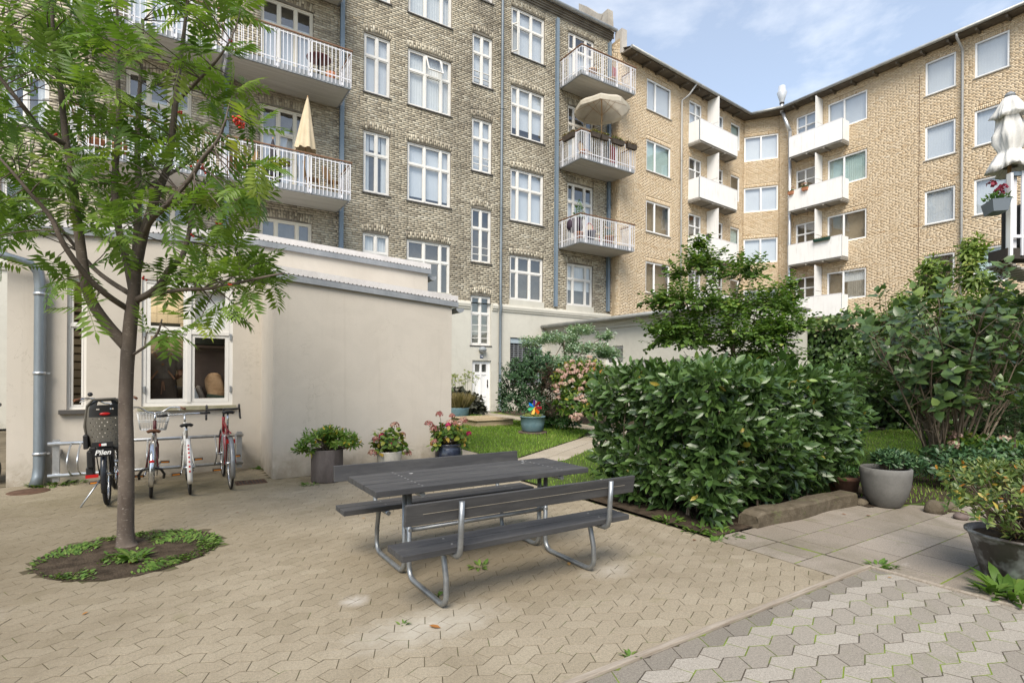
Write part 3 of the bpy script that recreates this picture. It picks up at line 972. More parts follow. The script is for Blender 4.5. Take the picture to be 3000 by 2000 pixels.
MB().tube([(p0.x, p0.y, ZT + .07), (p1.x, p1.y, ZT + .07)], .075, 10).build('gutter', M_GUTTER, tan, TI)
# small flue stub where the eave starts
MB().box(17.82, 18.15, 18.3, 18.75, ZT, 17.75).build('parapet_stub', mottled('stub_render', (.4, .37, .33), (.52, .49, .45), 2, .95, .1, 0, .4, 20), tan, TI)
# rainwater pipes
M_PIPE2 = mottled('grey_pipe', (.30, .30, .29), (.42, .42, .41), 2.0, .5, .5, .4, .05, 50, (1, 1, .2))
downpipe('downpipe', tan, TM, [(5.2, -.62, ZT + .05), (4.95, -.35, ZT - .5), (4.67, -.1, ZT - .8), (4.67, -.1, 9), (4.67, -.1, .2)], .05, M_PIPE2, (12.7, 9.6))
downpipe('downpipe', tan, TR, [(8.45, -.62, ZT + .05), (8.45, -.55, ZT - .15), (8.52, -.15, ZT - .55), (8.52, -.1, ZT - .7), (8.52, -.1, 9), (8.52, -.1, .2)], .05, M_PIPE2, (12.5, 8.9))
MB().box(6.86, 6.885, -.014, 0, 3, ZT - .9).build('movement_joint', plain('rust_joint', (.12, .07, .04), .9), tan, TR)
for z in (15.45, 14.4, 12.46, 11.41, 9.48, 8.44, 6.5):
    MB().lathe([(.055, .0), (.055, -.02), (.0, -.021)], 12).xf(Matrix.Translation((6.25, -.002, z)) @ Matrix.Rotation(R(90), 4, 'X')).build('vent_hole', M_DARK, tan, TR)
# silver flue with cowl
fl = empty('flue_pipe', (RX - .3, 16.85, 0), label='tall silver flue pipe with flared cowl at the building corner', cat='flue')
m_duct = mottled('duct_steel', (.55, .57, .59), (.72, .74, .76), 3, .3, .5, .75, .05, 30)
MB().tube([(-.9, .2, 2.35), (-.25, .0, 2.4), (0, 0, 2.75), (0, 0, 9), (0, 0, 15.3)], .095, 12).tube([(0, 0, 15.28), (-.04, .2, 15.9), (-.08, .43, 16.55)], .1, 12).tube([(-.08, .43, 16.5), (-.08, .44, 17.1)], .1, 12).build('pipe', m_duct, fl)
MB().lathe([(.105, 17.05), (.125, 17.06), (.125, 17.16), (.135, 17.18), (.27, 17.62), (.262, 17.66), (.205, 17.68), (.18, 18.0), (.15, 18.02), (0, 18.02)], 20, (-.08, .44, 0)).build('cowl', mottled('cowl_grey', (.5, .53, .56), (.66, .69, .72), 3, .5, .4, .3), fl)
MB().lathe([(.112, 17.0), (.13, 17.0), (.13, 17.05), (.112, 17.05)], 20, (-.08, .44, 0)).build('clamp_ring', M_DARK, fl)
# white panel balconies
def panel_balcony(F, a, b, z, label, side, off=.72):
    r = empty('panel_balcony', label=label, cat='balcony', group='white panel balconies of the tan brick house', M=F @ Matrix.Translation((a, 0, z)))
    L = b - a
    sl = MB().box(0, L, -off + .02, 0, -.14, -.02)
    for k in range(4):
        sl.box(.05 + (L - .1) * k / 3 - .03, .05 + (L - .1) * k / 3 + .03, -off + .0, 0, -.2, -.14)
    sl.build('slab', M_CONCRETE, r)
    n = 4
    for k in range(n):
        xa, xb = L * k / n, L * (k + 1) / n
        MB().box(xa + .003, xb - .003, -off - .025, -off, -.06, 1.02).build('panel', M_PANELW, r)
    g = .07
    for x, w in ((0, .02), (L - .02, .02)):
        MB().box(x, x + w, -off + g, -.03, -.06, 1.02).build('side_panel', M_PANELW, r)
        MB().box(x + .004, x + w - .004, -off + .01, -off + g - .02, -.02, .98).build('post', M_BLUESTEEL, r)
    MB().box(-.01, L + .01, -off - .03, -off + .03, 1.02, 1.05).build('top_rail', M_RAIL, r)
    return r
def screen(F, t, z0, z1, label, off=.72):
    r = empty('privacy_screen', label=label, cat='screen', group='white screens between the panel balconies', M=F @ Matrix.Translation((t, 0, z0)))
    h = z1 - z0
    MB().box(-.02, .02, -off, -off + .05, 0, h).build('upright', M_PANELW, r)
    for k in range(2):
        MB().box(-.012, .012, -off + .05, -.02, h * k / 2 + .012, h * (k + 1) / 2 - .012).build('panel', M_PANELW, r)
FMID, FRT = frame(MO, MA), frame((RX, RY0), -90)
nth = ['topmost', 'second from top', 'third from top', 'lowest']
for k in range(4):
    zb = 13.83 - 2.985 * k
    panel_balcony(FMID, 5.36, 8.9, zb, nth[k] + ' white panel balcony on the wing beside the old brick house', 0)
    panel_balcony(FRT, 1.02, 3.8, zb - .1, nth[k] + ' white panel balcony right of the silver flue pipe', 0)
    screen(FMID, 7.1, zb, zb + (2.7 if k else 2.75), nth[k] + ' white privacy screen on the wing beside the old brick house')
    screen(FRT, 2.45, zb - .1, zb + (2.6 if k else 2.65), nth[k] + ' white privacy screen right of the silver flue pipe')
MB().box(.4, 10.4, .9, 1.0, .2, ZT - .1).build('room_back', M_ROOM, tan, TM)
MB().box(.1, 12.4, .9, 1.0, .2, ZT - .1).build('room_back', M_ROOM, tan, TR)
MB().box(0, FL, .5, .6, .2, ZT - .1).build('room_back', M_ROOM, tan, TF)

# ================================================================== cream single-storey wing (wall on X = 14.2)
wing = empty('garden_wing', (14.2, 14, 0), label='low cream plastered wing with mossy flat roof at the back of the garden', cat='building')
WI = Matrix.Translation((-14.2, -14, 0)) @ frame((14.2, 19.0), -90)
wh = [(3.6, 4.6, 1.9, 2.62), (5.05, 5.95, 1.05, 2.07), (8.7, 9.6, .05, 2.1), (6.9, 7.7, 1.05, 2.07)]
core_wall(0, 9.7, 0, 3.55, wh, .18).build('wall', M_PLINTH, wing, WI)
window(wing, WI, 3.6, 4.6, 1.9, 2.62, (1, 1), (1,), depth=.12)
window(wing, WI, 5.05, 5.95, 1.05, 2.07, (1, 1), (1,), depth=.12, back=M_BLINDW)
window(wing, WI, 6.9, 7.7, 1.05, 2.07, (1, 1), (1,), depth=.12)
window(wing, WI, 8.7, 9.6, .05, 2.1, (1,), (.5, .5), depth=.12, name='door')
mb = MB()
for k, (y, z0_, z1_) in enumerate(((-.06, 3.3, 3.42), (-.12, 3.42, 3.5), (-.2, 3.5, 3.58))):
    mb.box(0, 9.7, y, .1, z0_, z1_)
mb.build('cornice', M_PLINTH, wing, WI)
MB().box(-.02, 9.75, -.34, .0, 3.585, 3.66).box(-.02, 9.75, 0, 3.2, 3.6, 3.7).build('roof', mottled('felt_roof', (.15, .145, .13), (.25, .24, .21), 3, .9, .1), wing, WI)
MB().tube([(-.02, -.4, 3.62), (9.75, -.4, 3.62)], .075, 10).build('gutter', M_GUTTER, wing, WI)
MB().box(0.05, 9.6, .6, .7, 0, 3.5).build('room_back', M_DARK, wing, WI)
MB().box(9.6, 9.7, .4, 3.1, 0, 3.58).build('end_wall', M_PLINTH, wing, WI)

# ================================================================== cream annex with the kitchen window (front on Y = 9.3, block front on Y = 8.16)
annex = empty('annex_building', (1.2, 9.3, 0), label='low cream plastered annex with zinc-edged roof and kitchen window', cat='building')
AI = Matrix.Translation((-1.2, -9.3, 0))
AY, BY = 9.3, 8.16
def gz(x):
    return 3.50 + .0 - (1.2 - x) * .075 if x < 1.2 else 3.50 - (x - 1.2) * .045
ah = [(-1.115, -.905, .98, 2.78), (-.285, .875, 1.0, 2.83)]
AF = AI @ frame((0, AY), 0)
core_wall(-1.71, 1.285, 0, 3.1, ah, .13, thick=.3, closed=False).build('wall', M_PLASTER, annex, AF)
xs = [-1.71, 0, 1.2, 2.5, 4.12]
mb = MB()
for i in range(4):
    a, b = xs[i], xs[i + 1]
    mb.quad((a, 0, 3.1), (b, 0, 3.1), (b, 0, gz(b)), (a, 0, gz(a)))
mb.quad((1.285, 0, 2.3), (4.12, 0, 2.3), (4.12, 0, 3.1), (1.285, 0, 3.1))
mb.quad((4.12, 0, 2.3), (4.12, 9, 2.3), (4.12, 9, gz(4.12)), (4.12, 0, gz(4.12)))
mb.quad((-1.71, 5, 0), (-1.71, 0, 0), (-1.71, 0, 3.3), (-1.71, 5, 3.3))
mb.build('gable', M_PLASTER, annex, AF)
BF = AI @ frame((0, BY), 0)
def bz(x):
    return 2.82 - (x - 1.275) * .066
mb = MB()
mb.quad((1.275, 0, 0), (4.06, 0, 0), (4.06, 0, bz(4.06)), (1.275, 0, bz(1.275)))
mb.quad((1.275, 1.14, 0), (1.275, 0, 0), (1.275, 0, bz(1.275)), (1.275, 1.14, bz(1.275)))
mb.quad((4.06, 0, 0), (4.06, 10.8, 0), (4.06, 10.8, bz(4.06)), (4.06, 0, bz(4.06)))
mb.build('block_wall', M_PLASTER, annex, BF)
M_FIBRE = mottled('fibre_cement', (.60, .57, .55), (.72, .69, .67), 4, .85, .2, 0, .2, 60)
def verge(F, pts, left_open=True):
    """zinc flashing along a sloping wall top and the corrugated sheet edge above it"""
    fl_, ca, co = MB(), MB(), MB()
    for i in range(len(pts) - 1):
        (xa, za), (xb, zb) = pts[i], pts[i + 1]
        vv = [(xa, -.05, za), (xb, -.05, zb), (xb, -.05, zb + .085), (xa, -.05, za + .085), (xa, .02, za), (xb, .02, zb), (xb, .06, zb + .09), (xa, .06, za + .09)]
        fl_.add(vv, [(0, 1, 2, 3), (4, 5, 1, 0), (3, 2, 6, 7)])
        cv = [(xa, -.03, za + .095), (xb, -.03, zb + .095), (xb, -.035, zb + .19), (xa, -.035, za + .19), (xa, .25, za + .21), (xb, .25, zb + .21)]
        ca.add(cv, [(0, 1, 2, 3), (3, 2, 5, 4)])
        n = int((xb - xa) / .062)
        for k in range(n):
            x = xa + (xb - xa) * (k + .5) / n
            z = za + (zb - za) * (k + .5) / n
            co.add([(x + .011 * math.cos(t), -.0345, z + .094 + .016 * math.sin(t)) for t in np.linspace(0, PI, 6)], [tuple(range(6))])  # flat dark half-discs painted for the dotted shade under the corrugated edge
    (xb, zb) = pts[-1]
    ca.add([(xb, -.03, zb + .095), (xb, .25, zb + .1), (xb, .25, zb + .21), (xb, -.035, zb + .19)], [(0, 1, 2, 3)])
    fl_.build('flashing', M_ZINC, annex, F)
    ca.build('roof_edge', M_FIBRE, annex, F)
    k = co.build('corrugation_shade', M_DARK, annex, F); k['kind'] = 'stuff'
verge(AF, [(-1.76, gz(-1.76)), (0, gz(0)), (1.2, gz(1.2)), (2.6, gz(2.6)), (4.17, gz(4.17))])
verge(BF, [(1.24, bz(1.24)), (2.6, bz(2.6)), (4.16, bz(4.16))])
# the upper roof falls behind the verge; the lower lean-to roof joins the gable wall
MB().quad((1.24, .2, bz(1.24) + .2), (4.16, .2, bz(4.16) + .2), (4.16, 1.14, bz(4.16) + .24), (1.24, 1.14, bz(1.24) + .24)).build('lean_to_roof', M_FIBRE, annex, BF)
MB().add([(-1.7, .2, gz(-1.7) + .2), (1.2, .2, gz(1.2) + .2), (4.17, .2, gz(4.17) + .2), (4.17, 9.6, gz(4.17) + .2), (1.2, 9.6, gz(1.2) + .2), (-1.7, 9.6, gz(-1.7) + .2)], [(0, 1, 4, 5), (1, 2, 3, 4)]).build('roof', M_FIBRE, annex, AF)
def half_gutter(F, x, z, y0, y1):
    mb = MB()
    n = 8
    A = [PI + PI * k / n for k in range(n + 1)]
    for k in range(n):
        a, b = A[k], A[k + 1]
        pa, pb = (x + .075 * math.cos(a), z + .075 * math.sin(a)), (x + .075 * math.cos(b), z + .075 * math.sin(b))
        mb.quad((pa[0], y0, pa[1]), (pa[0], y1, pa[1]), (pb[0], y1, pb[1]), (pb[0], y0, pb[1]))
    mb.add([(x + .075 * math.cos(a), y0, z + .075 * math.sin(a)) for a in A], [tuple(range(n + 1))])
    mb.build('gutter', M_ZINC, annex, F)
half_gutter(BF, 4.2, bz(4.06) - .02, -.04, 10.5)
half_gutter(AF, 4.23, gz(4.12) - .03, 0, 9.4)
# windows of the annex
w1 = window(annex, AF, -1.115, -.905, .98, 2.78, (1,), (.64, .36), depth=.09, glass=M_GLASSCLEAR, fw=.035, sash=.022, mull=.02)
MB().box(-1.19, -.87, -.07, .1, .925, .978).build('sill', M_SLATE, w1)
w2 = window(annex, AF, -.285, .875, 1.0, 2.83, (1, 1), (.60, .40), depth=.06, glass=M_GLASSCLEAR, fw=.05, sash=.05, mull=.026)
MB().box(-.33, .92, -.06, .07, .94, .998).build('sill', mottled('mossy_sill', (.25, .24, .15), (.4, .37, .27), 8, .9, .1), w2)
for x in (-.255, .845):
    for z in (1.2, 2.0):
        MB().box(x - .012, x + .012, .0, .03, z, z + .09).build('hinge', M_GALV, w2)
# blind behind the upper right pane and the frosted upper left one
MB().quad((.31, .16, 2.13), (.84, .16, 2.13), (.84, .16, 2.8), (.31, .16, 2.8)).build('blind', M_BLINDW, w2)
# drainpipe of the annex with its elbow
ap = MB().tube([(-2.2, -.2, 3.02), (-1.75, -.2, 2.95), (-1.47, -.15, 2.88), (-1.39, -.1, 2.78), (-1.375, -.09, 2.6), (-1.375, -.09, .25), (-1.385, -.11, .12), (-1.40, -.16, .01)], [.05, .05, .05, .06, .062, .062, .062, .07], 14).build('drainpipe', M_PIPE, annex, AF)
for z in (2.5, 1.47, .42):
    MB().lathe([(.063, -.018), (.072, -.018), (.072, .018), (.063, .018)], 14, (-1.375, -.09, z)).box(-1.31, -1.27, -.1, -.08, z - .012, z + .012).build('clamp', M_GALV, ap)

# ================================================================== house behind the viewer (seen only as reflections in the panes)
back = empty('opposite_house', (2, -17, 0), label='brick house on the near side of the yard, mirrored in the lower windows', cat='building')
OB = Matrix.Translation((-2, 17, 0)) @ frame((30, -17), 180)
oh = []
for k in range(12):
    for z in (1.2, 4.2):
        oh.append((2 + k * 3.6, 3.6 + k * 3.6, z, z + 1.7))
core_wall(0, 46, 0, 6.8, oh, .12).build('wall', M_TANMORTAR, back, OB)
for h in oh:
    MB().quad((h[0], .1, h[2]), (h[1], .1, h[2]), (h[1], .1, h[3]), (h[0], .1, h[3])).build('window', M_ROOM, back, OB)
MB().add([(0, -.4, 6.8), (46, -.4, 6.8), (46, 5, 9.2), (0, 5, 9.2)], [(0, 1, 2, 3)]).build('roof', M_ROOF, back, OB)
# ================================================================== ground, paving, paths, lawns
def paver_mat(name, stops, stain, moss, stain_lo=.45, stain_amt=.75, speck=260, spots=()):
    m = Mat(name)
    p = m.pos()
    c = m.ramp(m.attr('tint'), stops)
    g = m.noise(p, speck, 3, .75)
    c = m.mix(.85, c, m.ramp(g, [(.3, .55), (.5, 1.0), (.7, 1.32)]), 'MULTIPLY')
    g2 = m.noise(p, 75, 4, .8)
    c = m.mix(.8, c, m.ramp(g2, [(.3, .66), (.5, 1.0), (.68, 1.25)]), 'MULTIPLY')
    s = m.noise(p, .55, 7, .68, .6)
    s2 = m.noise(p, 5.0, 5, .7, .4)
    f = m.mix(.6, m.ramp(s, [(stain_lo, 0), (stain_lo + .2, 1)]), m.ramp(s2, [(.35, .2), (.65, 1)]), 'MULTIPLY')
    c = m.mix(m.mix(1, f, stain_amt, 'MULTIPLY'), c, stain)
    q = m.noise(p, 2.1, 5, .7, .6)
    c = m.mix(m.mix(1, m.ramp(q, [(.6, 0), (.75, 1)]), .5, 'MULTIPLY'), c, moss)
    for (cx, cy, r, soft, amt, col, sx) in spots:      # worn, dirty or limy places with ragged edges; one darker patch under the table
        mp = m.n('ShaderNodeMapping'); mp.inputs['Location'].default_value = (-cx * sx, -cy, 0); mp.inputs['Scale'].default_value = (sx, 1, 1)
        m.l(p, mp.inputs['Vector'])
        ln = m.n('ShaderNodeVectorMath', operation='LENGTH'); m.l(mp.outputs[0], ln.inputs[0])
        wb = m.noise(p, 2.2 / max(r, .3), 6, .72, .6)
        ad = m.n('ShaderNodeMath', operation='MULTIPLY_ADD'); m.l(wb, ad.inputs[0]); ad.inputs[1].default_value = soft * 2.4; m.l(ln.outputs['Value'], ad.inputs[2])
        mr = m.n('ShaderNodeMapRange'); m.l(ad.outputs[0], mr.inputs['Value'])
        mr.inputs['From Min'].default_value = r + soft * 1.2 - soft; mr.inputs['From Max'].default_value = r + soft * 1.2 + soft
        mr.inputs['To Min'].default_value = amt; mr.inputs['To Max'].default_value = 0
        c = m.mix(mr.outputs['Result'], c, col)
    l = m.noise(p, 3.3, 6, .75, .3)
    c = m.mix(m.mix(1, m.ramp(l, [(.67, 0), (.76, 1)]), .35, 'MULTIPLY'), c, (.6, .57, .52))
    return m.done(m.pbr(c, .92, 0, .15, m.bump(g, .5, .004)))
M_BEIGE = paver_mat('beige_paver', [(0, (.265, .225, .16)), (.5, (.305, .26, .19)), (1, (.335, .29, .215))], (.17, .138, .092), (.17, .155, .075), .46, .8, spots=((-1.0, 6.3, 1.7, 1.1, .55, (.135, .11, .068), .8), (2.1, 3.75, .75, .5, .6, (.15, .12, .075), .8), (-1.6, 4.6, 1.0, .9, .5, (.15, .12, .08), 1.0), (.3, 8.2, .7, .6, .5, (.12, .105, .05), .45), (1.32, 2.93, .13, .14, .8, (.46, .43, .37), .45), (2.85, 3.02, .07, .1, .7, (.44, .41, .36), .6), (1.05, 3.5, .05, .07, .8, (.5, .47, .43), 1.0), (-1.05, 4.45, .1, .12, .7, (.42, .38, .33), .8)))
M_GREYP = paver_mat('grey_paver', [(0, (.165, .15, .125)), (.3, (.235, .21, .175)), (.5, (.27, .242, .203)), (.8, (.335, .305, .26)), (1, (.37, .34, .295))], (.2, .175, .145), (.17, .17, .1), .55, .4, 200)
M_SLAB = paver_mat('concrete_slab', [(0, (.245, .21, .17)), (1, (.31, .27, .225))], (.13, .115, .075), (.12, .115, .05), .45, .8, 180)
M_PATH = paver_mat('path_slab', [(0, (.34, .295, .23)), (1, (.41, .36, .29))], (.24, .21, .15), (.2, .2, .1), .5, .5, 180)
M_SAND = mottled('joint_sand', (.06, .05, .031), (.125, .104, .067), 4, .95, .1, 0, .3, 120, third=((.09, .12, .035), 5.0, .56))
M_MOSSJ = mottled('mossy_joint', (.055, .048, .04), (.12, .1, .075), 5, .95, .1, 0, .4, 120, third=((.16, .23, .025), 3.0, .47))
M_SOIL = mottled('dark_soil', (.035, .026, .018), (.09, .068, .048), 9, .95, .1, 0, .8, 60, bdist=.02)
M_LAWN = mottled('lawn_soil', (.05, .075, .02), (.09, .12, .035), 6, .95, .1, 0, .4, 80)
M_EDGING = mottled('weathered_timber', (.24, .20, .155), (.40, .35, .29), 6, .9, .15, 0, .5, 50, (.6, 8, 8))

def sheet(name, poly, z, mat, label=None):
    mb = MB().add([(x, y, z) for x, y in poly], [tuple(range(len(poly)))])
    o = mb.build(name, mat)
    o['kind'] = 'structure'
    return o
sheet('ground', [(-200, -200), (300, -200), (300, 300), (-200, 300)], -.06, mottled('yard_earth', (.1, .085, .06), (.2, .17, .12), 2, .95, .1))

def zig(x, P, A, m):
    t = ((x - m) / P) % 1.0
    return A * (1 - 4 * abs(t - .5)) if True else 0
def inset(poly, j):
    n = len(poly)
    q = []
    for i in range(n):
        a, b, c = poly[i - 1], poly[i], poly[(i + 1) % n]
        d1 = (b[0] - a[0], b[1] - a[1]); d2 = (c[0] - b[0], c[1] - b[1])
        l1, l2 = math.hypot(*d1), math.hypot(*d2)
        n1, n2 = (-d1[1] / l1, d1[0] / l1), (-d2[1] / l2, d2[0] / l2)      # inward for counter-clockwise
        mx, my = n1[0] + n2[0], n1[1] + n2[1]
        k = j / max(.35, (mx * n1[0] + my * n1[1]))
        q.append((b[0] + mx * k, b[1] + my * k))
    return q
def coffin_pavers(x0, x1, y0, y1, P, H, A, m, j):
    """zigzag rows of six-sided pavers; returns list of polygons with their row"""
    out = []
    k = .1 * P
    rows_n = int((y1 - y0) / H) + 2
    for r in range(rows_n):
        yt = y1 + A - r * H
        c0 = m + P * (.25 if r % 2 == 0 else .75)
        s = 1 if r % 2 == 0 else -1
        n0 = int((x0 - c0) / P) - 1
        n1 = int((x1 - c0) / P) + 1
        for n in range(n0, n1 + 1):
            a, b = c0 + n * P, c0 + (n + 1) * P
            def mids(lo, hi):
                q = []
                kk = math.floor((lo - m) / (P / 2)) + 1
                while m + kk * P / 2 < hi - 1e-6:
                    q.append(m + kk * P / 2); kk += 1
                return q
            ta, tb = a - s * k, b - s * k
            ba, bb = a + s * k, b + s * k
            up = [ta] + mids(ta, tb) + [tb]
            lo = [ba] + mids(ba, bb) + [bb]
            poly = [(x, yt - H + zig(x, P, A, m)) for x in lo] + [(x, yt + zig(x, P, A, m)) for x in up[::-1]]
            cx, cy = sum(p[0] for p in poly) / len(poly), sum(p[1] for p in poly) / len(poly)
            if not (x0 < cx < x1 and y0 < cy < y1):
                continue
            out.append((inset(poly, j), cx, cy, r))
    return out
def clip_half(poly, nx, ny, c):
    out = []
    n = len(poly)
    for i in range(n):
        a, b = poly[i], poly[(i + 1) % n]
        da, db = a[0] * nx + a[1] * ny - c, b[0] * nx + b[1] * ny - c
        if da >= 0: out.append(a)
        if (da >= 0) != (db >= 0):
            t = da / (da - db)
            out.append((a[0] + (b[0] - a[0]) * t, a[1] + (b[1] - a[1]) * t))
    return out
def clip_all(pcs, planes):
    res = []
    for poly, cx, cy, r in pcs:
        for pl in planes:
            poly = clip_half(poly, *pl)
            if len(poly) < 3: break
        if len(poly) < 3: continue
        A = abs(sum(poly[i][0] * poly[(i + 1) % len(poly)][1] - poly[(i + 1) % len(poly)][0] * poly[i][1] for i in range(len(poly)))) / 2
        if A < .0012: continue
        cx, cy = sum(p[0] for p in poly) / len(poly), sum(p[1] for p in poly) / len(poly)
        res.append((poly, cx, cy, r))
    return res
def paver_mesh_arrays(poly, cx, cy, th=.03, ch=.0012, tilt=0.0):
    n = len(poly)
    a, b = (random.random() - .5) * tilt, (random.random() - .5) * tilt
    dz = random.random() * .0015
    def zz(x, y, z): return z + dz + a * (x - cx) + b * (y - cy)
    top = []
    for x, y in poly:
        d = math.hypot(x - cx, y - cy)
        f = 1 - ch / d
        X, Y = cx + (x - cx) * f, cy + (y - cy) * f
        top.append((X, Y, zz(X, Y, 0)))
    mid = [(x, y, zz(x, y, -ch)) for x, y in poly]
    low = [(x, y, -th) for x, y in poly]
    V = top + mid + low
    Fs = [tuple(range(n))]
    for i in range(n):
        k = (i + 1) % n
        Fs += [(n + i, n + k, k, i), (2 * n + i, 2 * n + k, n + k, n + i)]
    return V, Fs
def lay_pavers(parent, pcs, mat, tint_fn, single, name='paver', tilt=.006):
    P = np.array([(p[1], p[2], 0) for p in pcs])
    ok, u, v, f = in_view(P, 60)
    idx = [i for i in np.argsort(np.linalg.norm(P, axis=1)) if ok[i]][:single]
    one = set(idx)
    big, bt = MB(), []
    for i, (poly, cx, cy, r) in enumerate(pcs):
        V, Fs = paver_mesh_arrays(poly, cx, cy, tilt=tilt)
        t = tint_fn(r, cx, cy)
        if i in one:
            me = bpy.data.meshes.new(name)
            me.from_pydata([(x - cx, y - cy, z) for x, y, z in V], [], Fs)
            at_ = me.attributes.new('tint', 'FLOAT', 'FACE')
            at_.data.foreach_set('value', [t] * len(Fs))
            me.materials.append(mat)
            inst(me, name, parent, Matrix.Translation((cx, cy, 0)))
        else:
            big.add(V, Fs)
            bt += [t] * len(Fs)
    if big.v:
        me = big.mesh(name + '_field', mat)
        at_ = me.attributes.new('tint', 'FLOAT', 'FACE')
        at_.data.foreach_set('value', bt)
        o = inst(me, name + '_field', parent)
        o['kind'] = 'stuff'
BED = (-.22, 5.42, .63)      # round tree bed
# beige courtyard
yard = sheet('courtyard_paving', [(-9, -3), (4.62, -3), (4.62, 2.0), (4.23, 2.0), (4.23, 7.3), (4.1, 8.2), (4.1, 9.4), (-9, 9.4)], -.0012, M_SAND)
pcs = coffin_pavers(-6.5, 4.4, 1.9, 9.4, .192, .108, .0245, .03, .0023)
pcs = clip_all(pcs, [(0, 1, 2.026), (-1, 0, -4.207), (0, -1, -9.29)])
def yard_ok(x, y):
    return not ((x - BED[0]) ** 2 + (y - BED[1]) ** 2 < BED[2] ** 2 or (x > 1.27 and y > 8.17) or (x > 4.08 and y > 7.2))
pcs = [p for p in pcs if yard_ok(p[1], p[2])]
# pavers run up to the timber strip: small cut pieces along it
lay_pavers(yard, pcs, M_BEIGE, lambda r, x, y: min(1, max(0, random.gauss(.5, .17))), 300)
pcs = [p for p in coffin_pavers(-6.5, .6, -2.5, 2.06, .205, .1165, .022, .03, .0035) if p[1] < 4.4 and False]
# grey two-tone field by the eye
gfield = sheet('grey_paving', [(-4, -3), (4.62, -3), (4.62, 1.985), (-4, 1.985)], -.0005, M_MOSSJ)
gp = clip_all(coffin_pavers(-1.0, 4.8, -2.0, 2.1, .2237, .1285, .0245, 3.044, .0032), [(0, -1, -1.982), (-1, 0, -4.622)])
lay_pavers(gfield, gp, M_GREYP, lambda r, x, y: (.08 if y > 1.83 else (.40 if r % 2 else .66)) + random.random() * .22, 260)
# timber strips between the fields
e = MB().box(-3.5, 4.66, 1.985, 2.022, -.05, .016).build('timber_edging', M_EDGING, None, None, .003)
tag(e, 'weathered timber strip along the left side of the grey paving', 'edging', 'timber strips round the grey paving')
e = MB().box(4.625, 4.66, -3.0, 1.983, -.05, .014).build('timber_edging', M_EDGING, None, None, .003)
tag(e, 'weathered timber strip between grey paving and large slabs', 'edging', 'timber strips round the grey paving')
# large slabs
sfield = sheet('slab_paving', [(4.21, 2.03), (4.67, 2.03), (4.67, -3), (9, -3), (9, 2.6), (6.75, 2.9), (6.7, 3.12), (4.21, 3.12)], -.0016, M_MOSSJ)
def slabs(parent, x0, x1, y0, y1, L, H, ok, mat, rot=0.0, pivot=(0, 0), stag=True, j=.012):
    n = 0
    c, s = math.cos(rot), math.sin(rot)
    for r in range(int((y1 - y0) / H) + 1):
        for k in range(-1, int((x1 - x0) / L) + 2):
            a = x0 + k * L + (L * .45 if (stag and r % 2) else 0)
            b, y = a + L, y1 - r * H
            a2, b2 = max(a, x0), min(b, x1)
            if b2 - a2 < .06: continue
            q = [(a2 + j / 2, y - H + j / 2), (b2 - j / 2, y - H + j / 2), (b2 - j / 2, y - j / 2), (a2 + j / 2, y - j / 2)]
            q = [(pivot[0] + c * (px - pivot[0]) - s * (py - pivot[1]), pivot[1] + s * (px - pivot[0]) + c * (py - pivot[1])) for px, py in q]
            cx, cy = sum(p[0] for p in q) / 4, sum(p[1] for p in q) / 4
            if not ok(cx, cy): continue
            V, Fs = paver_mesh_arrays(q, cx, cy, .04, .0015, .005)
            me = bpy.data.meshes.new('slab')
            me.from_pydata([(px - cx, py - cy, z) for px, py, z in V], [], Fs)
            at_ = me.attributes.new('tint', 'FLOAT', 'FACE'); at_.data.foreach_set('value', [random.random()] * len(Fs))
            me.materials.append(mat)
            inst(me, 'slab', parent, Matrix.Translation((cx, cy, 0)))
slabs(sfield, 4.215, 4.64, 2.04, 3.14, .475, .39, lambda x, y: y > 2.1, M_SLAB)
slabs(sfield, 4.66, 9.0, -1.6, 3.13, .475, .392, lambda x, y: y < 3.1 - max(0, x - 6.4) * .25 and y > -.8, M_SLAB)
# garden paths
pathA = sheet('garden_path', [(4.1, 7.25), (5.0, 7.6), (5.0, 18.9), (4.1, 18.9)], -.008, M_MOSSJ)
slabs(pathA, 4.1, 5.0, 7.4, 18.9, .45, .5, lambda x, y: True, M_PATH, stag=False)
ang = math.atan2(1.95, 3.18)
pathB = sheet('diagonal_path', [(4.9, 7.6), (5.9, 7.45), (10.8, 10.45), (10.9, 11.6), (9.8, 11.2), (8.24, 9.75), (5.0, 7.85)], -.012, M_MOSSJ)
slabs(pathB, 5.0, 11.2, 6.93, 7.8, .5, .435, lambda x, y: x > 4.9 and x < 10.9, M_PATH, ang, (5.0, 7.8), False)
pathC = sheet('door_path', [(9.75, 11.0), (10.9, 10.9), (11.6, 18.9), (9.9, 18.9)], -.010, M_MOSSJ)
slabs(pathC, 9.8, 10.8, 11.2, 18.9, .5, .5, lambda x, y: True, M_PATH, stag=False)
# lawns
lawn1_poly = [(5.0, 7.84), (8.24, 9.82), (9.78, 11.1), (9.78, 18.6), (5.0, 18.6)]
lawn2_poly = [(4.27, 4.9), (4.27, 7.0), (4.6, 7.3), (5.9, 7.4), (7.9, 8.66), (10.9, 10.4), (13.9, 10.6), (13.9, 7), (19.5, 7), (19.5, .5), (7.6, 2.4), (6.95, 3.2), (6.9, 4.9)]
lawn1 = sheet('lawn', lawn1_poly, .004, M_LAWN)
lawn2 = sheet('back_lawn', lawn2_poly, .004, M_LAWN)
sheet('garden_soil', [(10.9, 10.6), (14.2, 10.2), (14.2, 19), (11.3, 19)], .006, M_SOIL)
sheet('hedge_bed', [(4.28, 3.14), (6.75, 3.14), (6.85, 5.0), (4.28, 5.0)], .008, M_SOIL)
sheet('pot_bed', [(6.75, 2.92), (9.0, 2.3), (12, 1.2), (12, 4.2), (6.9, 3.4)], .010, M_SOIL)
